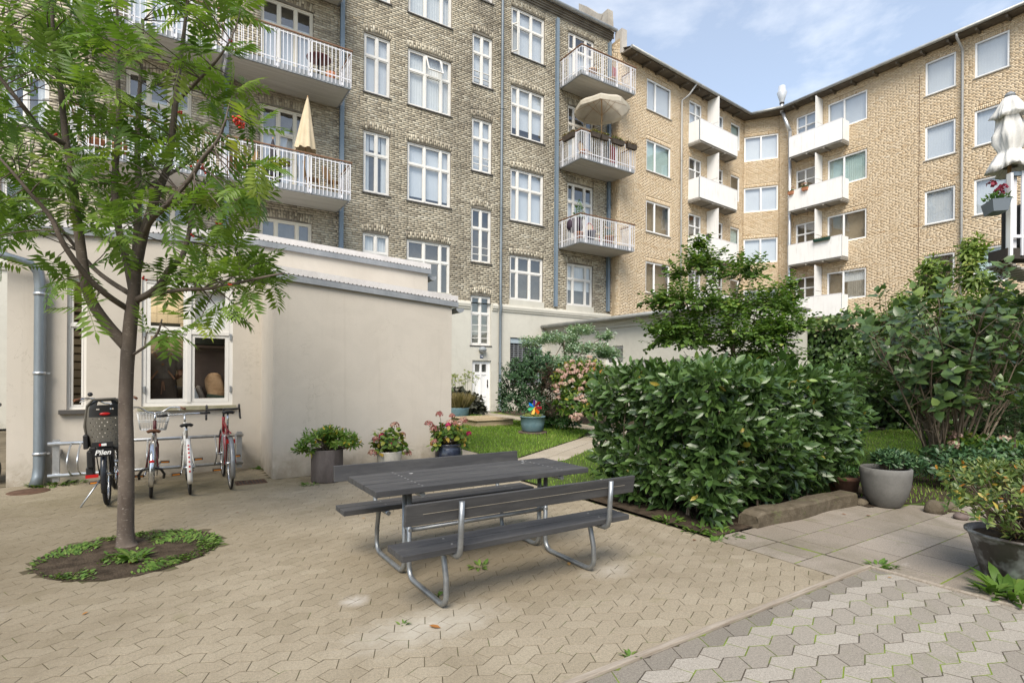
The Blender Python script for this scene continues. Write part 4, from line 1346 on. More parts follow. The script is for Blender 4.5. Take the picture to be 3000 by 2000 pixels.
sheet('tree_bed', [(BED[0] + BED[2] * 1.0 * math.cos(a) * (1 + .03 * math.sin(5 * a)), BED[1] + BED[2] * math.sin(a) * (1 + .04 * math.sin(3 * a))) for a in np.linspace(0, 2 * PI, 48)[:-1]], .004, M_SOIL)
def inside(poly, x, y):
    r = False
    n = len(poly)
    j = n - 1
    for i in range(n):
        (xi, yi), (xj, yj) = poly[i], poly[j]
        if (yi > y) != (yj > y) and x < (xj - xi) * (y - yi) / (yj - yi) + xi:
            r = not r
        j = i
    return r
def foliage_mat(name, stops, rough=.5, trans=.3, spec=.4, spot=None, ttint=(1.15, 1.25, .6)):
    m = Mat(name)
    t = m.attr('tint')
    c = m.ramp(t, stops)
    p = m.pos()
    n1 = m.noise(p, 22, 3, .6)
    c = m.mix(.5, c, m.ramp(n1, [(.3, .75), (.7, 1.15)]), 'MULTIPLY')
    b = m.pbr(c, rough, 0, spec)
    tr = m.n('ShaderNodeBsdfTranslucent')
    m.l(m.mix(1.0, c, ttint, 'MULTIPLY'), tr.inputs['Color'])
    mx = m.n('ShaderNodeMixShader'); mx.inputs[0].default_value = trans
    m.l(b, mx.inputs[1]); m.l(tr.outputs[0], mx.inputs[2])
    return m.done(mx.outputs[0])
M_GRASS = foliage_mat('grass_blades', [(0, (.09, .18, .02)), (.45, (.17, .30, .035)), (.85, (.25, .37, .055)), (1, (.38, .40, .13))], .55, .35)
def grass(name, poly, n, h0, h1, w=.006, mat=None, avoid=None, patch=True):
    P = np.array(poly)
    lo, hi = P.min(0), P.max(0)
    pts = []
    while len(pts) < n:
        x, y = random.uniform(lo[0], hi[0]), random.uniform(lo[1], hi[1])
        if inside(poly, x, y) and not (avoid and avoid(x, y)):
            pts.append((x, y))
    pts = np.array(pts)
    a = rng.random(n) * 2 * PI
    lean = rng.random(n) * .5
    h = h0 + (h1 - h0) * rng.random(n) ** 1.5
    dist = np.maximum(1, pts[:, 0] * FW[0] + pts[:, 1] * FW[1])
    ww = w * np.maximum(1, dist / 9.0)
    dx, dy = np.cos(a), np.sin(a)
    lx, ly = np.cos(a + 1.7) * lean * h, np.sin(a + 1.7) * lean * h
    V = np.zeros((n, 4, 3))
    V[:, 0] = np.stack([pts[:, 0] - dx * ww, pts[:, 1] - dy * ww, 0 * h], 1)
    V[:, 1] = np.stack([pts[:, 0] + dx * ww, pts[:, 1] + dy * ww, 0 * h], 1)
    V[:, 2] = np.stack([pts[:, 0] + dx * ww * .7 + lx * .5, pts[:, 1] + dy * ww * .7 + ly * .5, h * .6], 1)
    V[:, 3] = np.stack([pts[:, 0] + lx, pts[:, 1] + ly, h], 1)
    Q = np.arange(n * 4).reshape(n, 4)
    ph = np.sin(pts[:, 0] * 2.1 + 1) * np.sin(pts[:, 1] * 1.7) * .18 + np.sin(pts[:, 0] * 7.3) * np.sin(pts[:, 1] * 6.1) * .1
    T = np.clip(rng.normal(.5, .2, n) + ph, 0, 1)
    o = inst(fast_mesh(name, V.reshape(-1, 3), Q, mat or M_GRASS, T), name)
    o['kind'] = 'stuff'
    return o
tag(grass('lawn_grass', [(5.0, 7.82), (8.24, 9.80), (9.78, 11.1), (9.78, 18), (5.0, 18)], 34000, .025, .07, .005), 'short bright green grass of the small lawn round the blue pot', 'grass')
tag(grass('back_grass', lawn2_poly, 36000, .025, .075, .006), 'green grass behind the laurel hedge and along the back path', 'grass')
# ================================================================== picnic table with two backed benches
def plank_mat(name, c1, c2):
    m = Mat(name)
    p = m.pos()
    a = m.noise(p, 3.0, 5, .65, .1, (.3, 6, 6))
    c = m.ramp(a, [(.3, c1), (.7, c2)])
    g = m.noise(p, 60, 4, .7, 0, (.15, 2.5, 2.5))
    c = m.mix(.5, c, m.ramp(g, [(.3, .7), (.7, 1.2)]), 'MULTIPLY')
    w = m.noise(p, 4.0, 6, .75, .1, (.35, 3, 3))
    c = m.mix(m.mix(1, m.ramp(w, [(.48, 0), (.75, 1)]), .30, 'MULTIPLY'), c, (.17, .165, .155))
    return m.done(m.pbr(c, .6, 0, .4, m.bump(g, .35, .002)))
M_PLANK = plank_mat('charcoal_plank', (.034, .034, .036), (.058, .058, .060))
M_TUBE = mottled('dull_galvanised_tube', (.22, .235, .25), (.36, .375, .385), 10, .42, .5, .75, .05, 60, third=((.2, .17, .13), 14, .66))
tb = empty('picnic_table', (2.09, 3.72, 0), label='charcoal plank picnic table with two backed benches on galvanised tube legs', cat='picnic table')
TB = Matrix.Translation((-2.09, -3.72, 0))
def planks(name, x0, x1, y0, y1, n, z0, z1, gap=.011):
    w = (y1 - y0 + gap) / n
    for k in range(n):
        a = y0 + k * w
        MB().box(x0, x1, a, a + w - gap, z0, z1).build(name, M_PLANK, tb, TB, .004)
planks('table_plank', 1.165, 3.0, 3.44, 4.08, 5, .668, .71)
planks('seat_plank', 1.165, 3.0, 2.965, 3.215, 2, .382, .422)
planks('seat_plank', 1.165, 2.965, 4.18, 4.42, 2, .382, .422)
def arc(c, r, a0, a1, n=6):
    return [(c[0], c[1] + r * math.cos(R(a0 + (a1 - a0) * i / n)), c[2] + r * math.sin(R(a0 + (a1 - a0) * i / n))) for i in range(n + 1)]
tr = .0185
for x in (1.49, 2.715):
    for s in (1, -1):
        # s=1: front half (towards -y); profile mirrored about Y=3.7
        def my(y): return 3.705 + (y - 3.705) * s
        ys, yp, r = 3.06, 3.66, .085
        pts = [(x, ys + .05, .375), (x, ys + .03, .34), (x, ys - .01, .2)]
        pts += [(x, ys - .015 + r + r * math.cos(R(a)), tr + r + r * math.sin(R(a))) for a in (180, 202, 225, 247, 270)]
        pts += [(x, yp - r + r * math.cos(R(a)), tr + r + r * math.sin(R(a))) for a in (270, 292, 315, 338, 360)]
        pts += [(x, yp, .66)]
        MB().tube([(p[0], my(p[1]), p[2]) for p in pts], tr, 10).build('leg', M_TUBE, tb, TB)
        # seat bearer and bent back support
        q = [(x, 3.25, .365), (x, 3.02, .362), (x, 2.955, .365), (x, 2.925, .385), (x, 2.912, .43), (x, 2.905, .55), (x, 2.895, .715)]
        off = .028
        MB().tube([(p[0] + off, my(p[1]), p[2]) for p in q], tr, 10).build('back_support', M_TUBE, tb, TB)
    MB().tube([(x + .02, 3.46, .648), (x + .02, 4.05, .648)], tr, 10).build('top_bearer', M_TUBE, tb, TB)
    MB().tube([(x - .0, 3.64, .36), (x, 3.77, .36)], .014, 8).build('spacer', M_TUBE, tb, TB)
MB().tube([(1.49, 3.70, .345), (2.715, 3.70, .345)], .017, 10).build('stretcher', M_TUBE, tb, TB)
# back boards (slightly reclined), each with a shallow groove line
for s, x1 in ((1, 3.0), (-1, 2.965)):
    def my(y): return 3.705 + (y - 3.705) * s
    zt = .728
    v = [(1.165, my(2.925), .6), (x1, my(2.925), .6), (x1, my(2.905), zt), (1.165, my(2.905), zt), (1.165, my(2.955), .6), (x1, my(2.955), .6), (x1, my(2.935), zt), (1.165, my(2.935), zt)]
    f = [(0, 1, 2, 3), (5, 4, 7, 6), (3, 2, 6, 7), (4, 5, 1, 0), (4, 0, 3, 7), (1, 5, 6, 2)]
    if s < 0: f = [q[::-1] for q in f]
    bb = MB().add(v, f).build('back_board', M_PLANK, tb, TB, .003)
    g = MB().box(1.27, x1 - .1, -.001, .001, -.002, .002).xf(Matrix.Translation((0, my(2.9145), .665)))
    g.build('groove', mottled('groove_dust', (.16, .14, .11), (.24, .22, .18), 8, .9), bb)

# screw heads over the bearers and two bird droppings
M_SCREW = plain('screw_head', (.2, .2, .2), .4, .7)
SCR = MB().lathe([(.009, 0), (.008, .0022), (0, .0025)], 10).mesh('screw', M_SCREW)
for x in (1.5, 2.73):
    for k in range(5):
        y = 3.44 + (k + .5) * .1302
        for d in (-.03, .03):
            inst(SCR, 'screw', tb, TB @ Matrix.Translation((x + .01, y + d, .7099)))
    for y in (3.03, 3.155, 4.24, 4.36):
        inst(SCR, 'screw', tb, TB @ Matrix.Translation((x + .02, y, .4219)))
for k, (x, y, z) in enumerate(((1.62, 3.95, .7105), (2.72, 4.02, .7105), (2.66, 3.93, .7105))):
    n = 14
    v = [(0, 0, .001)] + [((.014 + .007 * math.sin(3 * a + k)) * math.cos(a), (.009 + .004 * math.cos(2 * a)) * math.sin(a), 0) for a in np.linspace(0, 2 * PI, n, endpoint=False)]
    MB().add(v, [(0, i + 1, (i + 1) % n + 1) for i in range(n)]).build('dropping', M_WHITE, tb, TB @ Matrix.Translation((x, y, z)))
# ================================================================== foliage
def T_leaf(w, fold=.12, bend=.12, heart=False):
    """one leaf along +Y, unit length, folded on the midrib and bent down towards the tip"""
    a, b = (.22, .62) if heart else (.38, .72)
    wa, wb = (w, w * .8) if heart else (w, w * .78)
    st = [(0, 0), (a, wa), (b, wb), (1, 0)]
    def z(y): return -bend * y * y
    V = [(0, 0, 0), (0, a, z(a)), (0, b, z(b)), (0, 1, z(1)), (-wa, a, z(a) + fold * wa), (-wb, b, z(b) + fold * wb), (wa, a, z(a) + fold * wa), (wb, b, z(b) + fold * wb)]
    F = [(0, 1, 4), (1, 5, 4), (1, 2, 5), (2, 3, 5), (0, 6, 1), (1, 6, 7), (1, 7, 2), (2, 7, 3)]
    return np.array(V, float), np.array(F)
def T_small(w, fold=.2):
    V = [(0, 0, 0), (-w, .5, fold * w), (0, 1, -.06), (w, .5, fold * w)]
    return np.array(V, float), np.array([(0, 2, 1), (0, 3, 2)])
def T_pinnate(pairs=6, lw=.1, ll=.40, droop=.25, jit=.0):
    """rowan leaf: leaflets in pairs along a rachis of unit length"""
    V, F = [], []
    def leaflet(base, ang, L, dz):
        c, s = math.cos(ang), math.sin(ang)
        o = len(V)
        w = L * lw / ll * 1.0
        for x, y, z in ((0, 0, 0), (-w, .42, .25 * w), (0, 1, -.16), (w, .42, .25 * w), (0, .42, -.03)):
            px, py = x, y * L
            V.append((base[0] + px * c + py * s, base[1] - px * s + py * c, base[2] + z * (L if y else 1) + dz * y))
        F.extend([(o, o + 4, o + 1), (o + 4, o + 2, o + 1), (o, o + 3, o + 4), (o + 4, o + 3, o + 2)])
    def rz(y): return -droop * y * y
    for i in range(pairs):
        y = .16 + .78 * i / (pairs - 1)
        L = ll * (.78 + .5 * math.sin(PI * (.25 + .6 * i / (pairs - 1)))) * random.uniform(.9, 1.1)
        for sd in (-1, 1):
            leaflet((0, y, rz(y)), sd * R(random.uniform(54, 68)), L, -random.uniform(.02, .10))
    leaflet((0, .96, rz(.96)), 0, ll * .95, -.06)
    o = len(V)
    n = 5
    for i in range(n):
        y = i / (n - 1) * .97
        for dx in (-.008, .008):
            V.append((dx, y, rz(y) + .002))
    for i in range(n - 1):
        q = o + i * 2
        F.extend([(q, q + 1, q + 3), (q, q + 3, q + 2)])
    return np.array(V, float), np.array(F)
def unit(A):
    return A / np.maximum(np.linalg.norm(A, axis=-1, keepdims=True), 1e-9)
def orient(D, N):
    Y = unit(D)
    X = unit(np.cross(Y, N))
    Z = np.cross(X, Y)
    return np.stack([X, Y, Z], -1)        # columns
def leaves(parent, tmpl, P, D, N, S, T, mat, name='leaf', mass='foliage', single=0, origin=(0, 0, 0)):
    """tmpl: list of (V, F); joins all but the `single` nearest leaves in view, which become parts of their own"""
    P, D, N, S, T = map(np.asarray, (P, D, N, S, T))
    n = len(P)
    if n == 0:
        return
    Rm = orient(D, N)
    kind = rng.integers(0, len(tmpl), n)
    one = np.zeros(n, bool)
    O = np.array(origin, float)
    if single:
        ok, u, v, f = in_view(P, -5)
        idx = np.where(ok)[0]
        idx = idx[np.argsort(np.linalg.norm(P[idx] - np.array([0, 0, EYE]), axis=1) / S[idx])][:single]
        one[idx] = True
        lib = {}
        for i in idx:
            k = (int(kind[i]), int(np.clip(T[i], 0, .999) * 8))
            if k not in lib:
                V, F = tmpl[k[0]]
                lib[k] = fast_mesh(name, V, F, mat, np.full(len(F), (k[1] + .5) / 8))
            M = np.eye(4)
            M[:3, :3] = Rm[i] * S[i]
            M[:3, 3] = P[i] - O
            inst(lib[k], name, parent, Matrix(M.tolist()))
    VV, FF, TT, off = [], [], [], 0
    for k, (V, F) in enumerate(tmpl):
        s = np.where((kind == k) & ~one)[0]
        if len(s) == 0: continue
        W = np.einsum('nij,vj->nvi', Rm[s] * S[s][:, None, None], V) + (P[s] - O)[:, None, :]
        VV.append(W.reshape(-1, 3))
        FF.append((F[None] + (np.arange(len(s)) * len(V))[:, None, None]).reshape(-1, 3) + off)
        TT.append(np.repeat(T[s], len(F)))
        off += len(s) * len(V)
    if VV:
        o = inst(fast_mesh(mass, np.concatenate(VV), np.concatenate(FF), mat, np.concatenate(TT)), mass, parent)
        o['kind'] = 'stuff'
        return o
def rnd_dirs(n):
    return unit(rng.normal(size=(n, 3)))
def shoots(P, A, n, L, leaf, open0=35, open1=75, start=.15):
    """n leaves set spirally up each shoot; P base points, A axes; returns P, D, N, S of leaves"""
    m = len(P)
    A = unit(A)
    ref = unit(np.cross(A, rnd_dirs(m)))
    ref2 = np.cross(A, ref)
    oP, oD, oN, oS = [], [], [], []
    L = np.broadcast_to(L, (m,))
    for k in range(n):
        t = start + (1 - start) * k / max(1, n - 1)
        a = k * 2.4 + rng.random(m) * .5
        rad = ref * np.cos(a)[:, None] + ref2 * np.sin(a)[:, None]
        op = np.radians(open1 + (open0 - open1) * t + rng.normal(0, 9, m))
        D = A * np.cos(op)[:, None] + rad * np.sin(op)[:, None]
        N = unit(A * np.sin(op)[:, None] - rad * np.cos(op)[:, None] + rnd_dirs(m) * .25)
        oP.append(P + A * (L * t)[:, None]); oD.append(D + rnd_dirs(m) * .12); oN.append(N)
        oS.append(leaf * (.75 + .4 * rng.random(m)) * (1.0 if t < .85 else .8))
    return np.concatenate(oP), np.concatenate(oD), np.concatenate(oN), np.concatenate(oS)
def twig_leaves(P, A, n, L, leaf, hang=.25):
    """flat alternate leaves along twigs, facing up"""
    m = len(P)
    A = unit(A)
    up = np.array([0, 0, 1.0])
    side = unit(np.cross(A, up[None] + rnd_dirs(m) * .25))
    oP, oD, oN, oS = [], [], [], []
    for k in range(n):
        t = (k + .5) / n
        sg = 1 if k % 2 else -1
        D = A * .55 + side * sg * .8 + np.array([0, 0, -hang]) + rnd_dirs(m) * .22
        oP.append(P + A * (L * t)[:, None] + np.array([0, 0, -.12]) * (L * t * t)[:, None] * .5); oD.append(D)
        oN.append(np.broadcast_to(up, (m, 3)) + rnd_dirs(m) * .45)
        oS.append(leaf * (.7 + .5 * rng.random(m)))
    return np.concatenate(oP), np.concatenate(oD), np.concatenate(oN), np.concatenate(oS)
def branch(mb, a, b, r0, r1, sag=.0, wob=.05, n=5, sides=6):
    a, b = Vector(a), Vector(b)
    L = (b - a).length
    pts, rs = [], []
    w = Vector((random.uniform(-1, 1), random.uniform(-1, 1), random.uniform(-.4, .4))) * wob * L
    for i in range(n + 1):
        t = i / n
        pts.append(a.lerp(b, t) + w * math.sin(PI * t) + Vector((0, 0, sag * L * math.sin(PI * t))))
        rs.append(r0 + (r1 - r0) * t)
    mb.tube(pts, rs, sides, cap=False)
    return pts
def bark(name, c1, c2, sc=14):
    return mottled(name, c1, c2, sc, .9, .15, 0, .6, 70, (1, 1, .35), bdist=.006)
M_BARK = bark('brown_bark', (.10, .075, .06), (.20, .16, .13))
M_TWIG = bark('twig_bark', (.11, .085, .06), (.21, .17, .125))
def tub(lo, hi, n=2000): return lo + (hi - lo) * rng.random(n)
def tints(n, mu=.5, sd=.2): return np.clip(rng.normal(mu, sd, n), 0, 1)

# ------------------------------------------------------------------ rowan tree by the bicycles
M_ROWAN = foliage_mat('rowan_leaf', [(0, (.05, .10, .02)), (.4, (.115, .20, .032)), (.75, (.205, .295, .05)), (.93, (.34, .38, .07)), (1, (.5, .38, .06))], .42, .4)
m = Mat('rowan_bark')
p = m.pos(True)
a_ = m.noise(p, 7, 5, .6, .4, (1, 1, .5))
c_ = m.ramp(a_, [(.3, (.075, .058, .047)), (.7, (.15, .122, .10))])
b_ = m.noise(p, 26, 4, .6, .2, (1, 1, 4.5))
c_ = m.mix(m.ramp(b_, [(.62, 0), (.70, .8)]), c_, (.33, .29, .25))
M_RBARK = m.done(m.pbr(c_, .85, 0, .2, m.bump(b_, .5, .006)))
rb = ground(372, 1598)
rowan = empty('rowan_tree', (rb.x, rb.y, 0), label='young rowan tree with red berry clusters standing in the round soil bed', cat='tree')
RO = Vector((rb.x, rb.y, 0))
D0 = eye_dist(rb)
stems = {
 'trunk': ([(372, 1600, 0), (368, 1560, 0), (371, 1350, 0), (368, 1200, 0), (372, 1080, 0), (377, 1010, 0), (384, 930, 0), (393, 860, 0), (398, 790, .0)], [.09, .064, .057, .054, .052, .055, .052, .047, .04]),
 's1': ([(372, 1015, 0), (318, 955, -.05), (270, 886, -.1), (250, 820, -.15), (232, 690, -.15), (221, 600, -.15), (210, 500, -.2), (192, 402, -.2), (176, 245, -.2), (156, 100, -.2), (150, -60, -.2)], [.05, .045, .042, .04, .036, .032, .029, .025, .02, .014, .008]),
 's2': ([(393, 865, 0), (375, 780, .1), (352, 690, .15), (338, 600, .15), (337, 513, .2), (348, 357, .2), (344, 200, .2), (344, 90, .2), (340, -80, .2)], [.04, .034, .03, .028, .026, .022, .018, .013, .008]),
 's3': ([(398, 795, 0), (420, 690, -.05), (455, 580, -.1), (491, 491, -.1), (504, 402, -.15), (522, 223, -.1), (540, 89, -.1), (556, -60, -.1)], [.042, .036, .032, .028, .025, .02, .014, .008]),
 's4': ([(396, 800, 0), (404, 640, .15), (405, 520, .2), (402, 420, .25), (410, 250, .3), (420, 60, .3)], [.036, .03, .026, .022, .016, .008]),
 's5': ([(412, 720, 0), (440, 650, -.15), (491, 598, -.3), (558, 522, -.4), (594, 464, -.45), (638, 411, -.5), (662, 350, -.55)], [.026, .024, .021, .018, .016, .012, .007]),
 's6': ([(516, 300, -.1), (571, 246, -.2), (634, 179, -.3), (676, 118, -.35)], [.016, .013, .01, .006]),
 's7': ([(196, 425, -.2), (125, 384, -.35), (67, 312, -.5), (0, 228, -.6), (-70, 140, -.7)], [.022, .02, .017, .013, .007]),
 's8': ([(375, 905, 0), (312, 863, -.2), (250, 805, -.35), (187, 716, -.5), (147, 634, -.55), (89, 567, -.65), (36, 504, -.7), (-40, 420, -.75)], [.026, .024, .022, .019, .016, .013, .01, .006]),
 's9': ([(380, 860, 0), (321, 823, .2), (268, 779, .35), (201, 698, .5), (129, 609, .6), (60, 540, .65)], [.024, .021, .018, .015, .011, .006]),
 's10': ([(398, 880, 0), (440, 858, -.05), (473, 828, -.1), (495, 790, -.1), (531, 756, -.1), (553, 689, -.1), (562, 620, -.1), (590, 540, -.1)], [.03, .027, .025, .025, .022, .018, .013, .007]),
 's11': ([(430, 868, 0), (520, 850, -.2), (616, 845, -.3), (700, 828, -.4), (790, 808, -.5), (835, 800, -.5)], [.018, .016, .014, .012, .009, .005]),
 's12': ([(388, 1040, 0), (437, 1006, -.15), (464, 970, -.22), (474, 935, -.25)], [.012, .011, .009, .006]),
 's13': ([(404, 560, .2), (480, 520, .5), (560, 470, .8), (640, 400, .9)], [.018, .016, .012, .006]),
 's14': ([(345, 420, .2), (280, 350, .5), (230, 250, .7), (200, 120, .8)], [.016, .014, .01, .006]),
}
skel = []
SK = {}
for nm, (pp, rs) in stems.items():
    pts = [at(u, v, D0 + dz) for u, v, dz in pp]
    if nm == 'trunk': pts[0].z = -.02
    # smooth the polyline
    q, qr = [], []
    for i in range(len(pts) - 1):
        a, b = pts[i], pts[i + 1]
        pa, pb = pts[max(i - 1, 0)], pts[min(i + 2, len(pts) - 1)]
        for k in range(4):
            t = k / 4
            q.append(.5 * ((2 * a) + (b - pa) * t + (2 * pa - 5 * a + 4 * b - pb) * t * t + (3 * a - pa - 3 * b + pb) * t ** 3))
            qr.append(rs[i] + (rs[i + 1] - rs[i]) * t)
    q.append(pts[-1]); qr.append(rs[-1])
    SK[nm] = q
    big = nm == 'trunk'
    MB().tube([x - RO for x in q], qr, 14 if big else 8, cap=not big).build('trunk' if big else 'limb', M_RBARK, rowan)
    if nm not in ('trunk',):
        skel += [(x, i / len(q)) for i, x in enumerate(q)]
crown = [(-260, -330), (640, -330), (720, -60), (738, 60), (742, 170), (720, 250), (725, 330), (772, 420), (748, 520), (715, 610), (712, 700), (660, 720), (770, 745), (862, 805), (840, 852), (740, 868), (716, 930), (610, 925), (530, 960), (500, 1000), (440, 1030), (425, 960), (470, 880), (420, 800), (330, 905), (250, 900), (262, 812), (190, 840), (130, 795), (20, 800), (-30, 750), (-260, 700)]
skp = np.array([tuple(x) for x, t in skel])
cP, cA, tw = [], [], MB()
tries = 0
while len(cP) < 250 and tries < 14000:
    tries += 1
    u, v = random.uniform(-260, 870), random.uniform(-330, 1030)
    if not inside(crown, u, v): continue
    # keep the trunk and the wall gap beside it open
    if v > 700 and 330 < u < 415 and random.random() < .9: continue
    if v > 690 and 415 < u < 560 and v < 790 and random.random() < .8: continue
    if v > 820 and u < 330 and random.random() < .5: continue
    if v > 950 and random.random() < .4: continue
    if (u < -20 or v < -30) and random.random() < .55: continue
    dd = random.uniform(-.8, .75)
    if v > 780: dd = random.uniform(-.5, .1)
    x = at(u, v, D0 + dd)
    d = np.linalg.norm(skp - np.array(x), axis=1)
    k = int(np.argmin(d))
    if d[k] > .75: 
        continue
    a = Vector(skp[k])
    if d[k] > .06:
        branch(tw, a - RO, x - RO, .006, .003, .06, .08, 3, 4)
    ax = (x - a)
    ax = (ax.normalized() if ax.length > .02 else Vector((0, 0, 1))) + Vector((random.uniform(-.4, .4), random.uniform(-.4, .4), random.uniform(0, .5)))
    cP.append(x); cA.append(ax.normalized())
o = tw.build('twig', M_RBARK, rowan); o['kind'] = 'stuff'
lp, ld, ln_, ls = [], [], [], []
for x, ax in zip(cP, cA):
    k = random.choice((3, 3, 4, 4))
    a0 = random.random() * 6.28
    rf = ax.orthogonal().normalized()
    for i in range(k):
        q = Matrix.Rotation(a0 + i * 2.4, 3, ax) @ rf
        d = (ax * random.uniform(.2, .9) + q + Vector((0, 0, random.uniform(-.25, .4)))).normalized()
        lp.append(x + ax * random.uniform(-.05, .05)); ld.append(d)
        ln_.append(Vector((0, 0, 1)) + ax * .3 + Vector((random.uniform(-.3, .3), random.uniform(-.3, .3), 0)))
        ls.append(random.uniform(.16, .24))
lp, ld, ln_ = [np.array([tuple(x) for x in q]) for q in (lp, ld, ln_)]
hz = lp[:, 2]
tt = tints(len(lp), .42, .17) + np.clip((lp @ np.array([RT[0], RT[1], 0]) + 3.6) * .09, -.08, .22)
leaves(rowan, [T_pinnate(6, .062, .46, .12), T_pinnate(6, .066, .44, .22), T_pinnate(6, .058, .46, .05), T_pinnate(5, .068, .5, .16)], lp, ld, ln_, np.array(ls), np.clip(tt, 0, 1), M_ROWAN, 'leaf', 'crown', 300, RO)
M_BERRY = plain('rowan_berry', (.55, .035, .02), .35)
BER = MB().ball((0, 0, 0), 1, 4).mesh('berry', M_BERRY)
for (u, v, dz, n, rr) in ((699, 357, -.56, 46, .062), (640, 655, -.25, 5, .03), (650, 660, -.2, 4, .02), (423, 815, -.15, 6, .022), (680, 832, -.4, 6, .03), (672, 120, -.3, 4, .02), (690, 148, -.3, 5, .03), (575, 485, -.4, 7, .05), (600, 500, -.4, 5, .03), (165, 395, -.3, 3, .012), (528, 328, -.2, 4, .015), (560, 690, -.1, 4, .02)):
    c = at(u, v, D0 + dz) - RO
    mb = MB()
    for k in range(n):
        q = Vector(rnd_dirs(1)[0]) * rr * random.random() ** .4
        q.z *= .8
        mb.ball(c + q, random.uniform(.0075, .0105), 3)
    o = mb.build('berry_cluster', M_BERRY, rowan); o['kind'] = 'stuff'

# ------------------------------------------------------------------ laurel hedge
M_LAUREL = foliage_mat('laurel_leaf', [(0, (.024, .05, .015)), (.45, (.06, .115, .03)), (.8, (.12, .205, .05)), (.95, (.22, .31, .075)), (1, (.4, .32, .06))], .3, .22, .5)
hx0, hx1, hy0, hy1, hz1 = 4.5, 7.3, 3.3, 5.0, 1.5
hedge = empty('laurel_hedge', (5.6, 4.1, 0), label='large glossy dark green laurel hedge beside the picnic table', cat='hedge')
HO = np.array([5.6, 4.1, 0])
def box_shell(n_top, n_front, n_left, n_right, n_back):
    P, A = [], []
    def bulge(x, y, z): return .06 * math.sin(x * 5.1 + z * 3) + .05 * math.sin(y * 6.3 + z * 4.1 + 1) + .035 * math.sin(z * 9 + x * 2)
    for _ in range(n_top):
        x, y = random.uniform(hx0, hx1), random.uniform(hy0, hy1)
        P.append((x, y, hz1 + bulge(x, y, 1) - .02 - .05 * ((x - 5.3) ** 2) * .3)); A.append((random.uniform(-.5, .5), random.uniform(-.6, .4), 1.0))
    for _ in range(n_front):
        z = random.random() ** .85 * (hz1 - .05) + .06
        x = random.uniform(hx0, hx1 - (.55 if z < .5 else 0.0))
        P.append((x, hy0 + bulge(x, 0, z) - .04 * math.sin(z * 2) + (.12 if z < .3 else 0), z)); A.append((random.uniform(-.5, .5), -1.0, random.uniform(-.15, .75)))
    for _ in range(n_left):
        z = random.random() ** .85 * (hz1 - .05) + .06
        y = random.uniform(hy0, hy1)
        P.append((hx0 + bulge(0, y, z), y, z)); A.append((-1.0, random.uniform(-.6, .5), random.uniform(-.1, .7)))
    for _ in range(n_right):
        z = random.uniform(.3, hz1); y = random.uniform(hy0, hy1)
        P.append((hx1 + bulge(0, y, z), y, z)); A.append((1, random.uniform(-.7, .5), random.uniform(0, .6)))
    for _ in range(n_back):
        z = random.uniform(.1, hz1); x = random.uniform(hx0, hx1)
        P.append((x, hy1 + bulge(x, 0, z), z)); A.append((random.uniform(-.5, .5), 1, random.uniform(0, .6)))
    return np.array(P), np.array(A)
P, A = box_shell(360, 400, 290, 130, 90)
A = unit(A) 
lP, lD, lN, lS = shoots(P - A * .16, A, 9, .2 + rng.random(len(P)) * .1, .15, 30, 72)
lS = lS * (.7 + .5 * rng.random(len(lS)))
out = np.clip(np.maximum.reduce([(hy0 - lP[:, 1]), (hx0 - lP[:, 0]), (lP[:, 2] - hz1)]) + .1, 0, .3)
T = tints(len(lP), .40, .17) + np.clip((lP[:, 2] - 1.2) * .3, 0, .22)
T[rng.random(len(T)) < .004] = 1.0
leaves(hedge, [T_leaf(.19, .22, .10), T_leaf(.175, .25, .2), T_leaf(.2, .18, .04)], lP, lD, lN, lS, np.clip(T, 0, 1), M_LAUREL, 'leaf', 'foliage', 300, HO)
# inner leaves that close the hedge
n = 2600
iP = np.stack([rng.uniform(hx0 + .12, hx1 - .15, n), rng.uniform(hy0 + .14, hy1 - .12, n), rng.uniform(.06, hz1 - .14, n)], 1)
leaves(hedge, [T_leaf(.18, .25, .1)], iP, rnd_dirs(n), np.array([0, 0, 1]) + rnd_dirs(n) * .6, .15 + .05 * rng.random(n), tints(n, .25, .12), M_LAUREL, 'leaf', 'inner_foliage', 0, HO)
st = MB()
for k in range(60):
    x, y = random.uniform(hx0 + .15, hx1 - .5), random.uniform(hy0 + .1, hy1 - .2)
    branch(st, (x - 5.6, y - 4.1, 0), (x - 5.6 + random.uniform(-.3, .3), y - 4.1 + random.uniform(-.3, .2), random.uniform(.8, 1.5)), .014, .005, 0, .06, 4, 5)
o = st.build('stems', M_TWIG, hedge); o['kind'] = 'stuff'

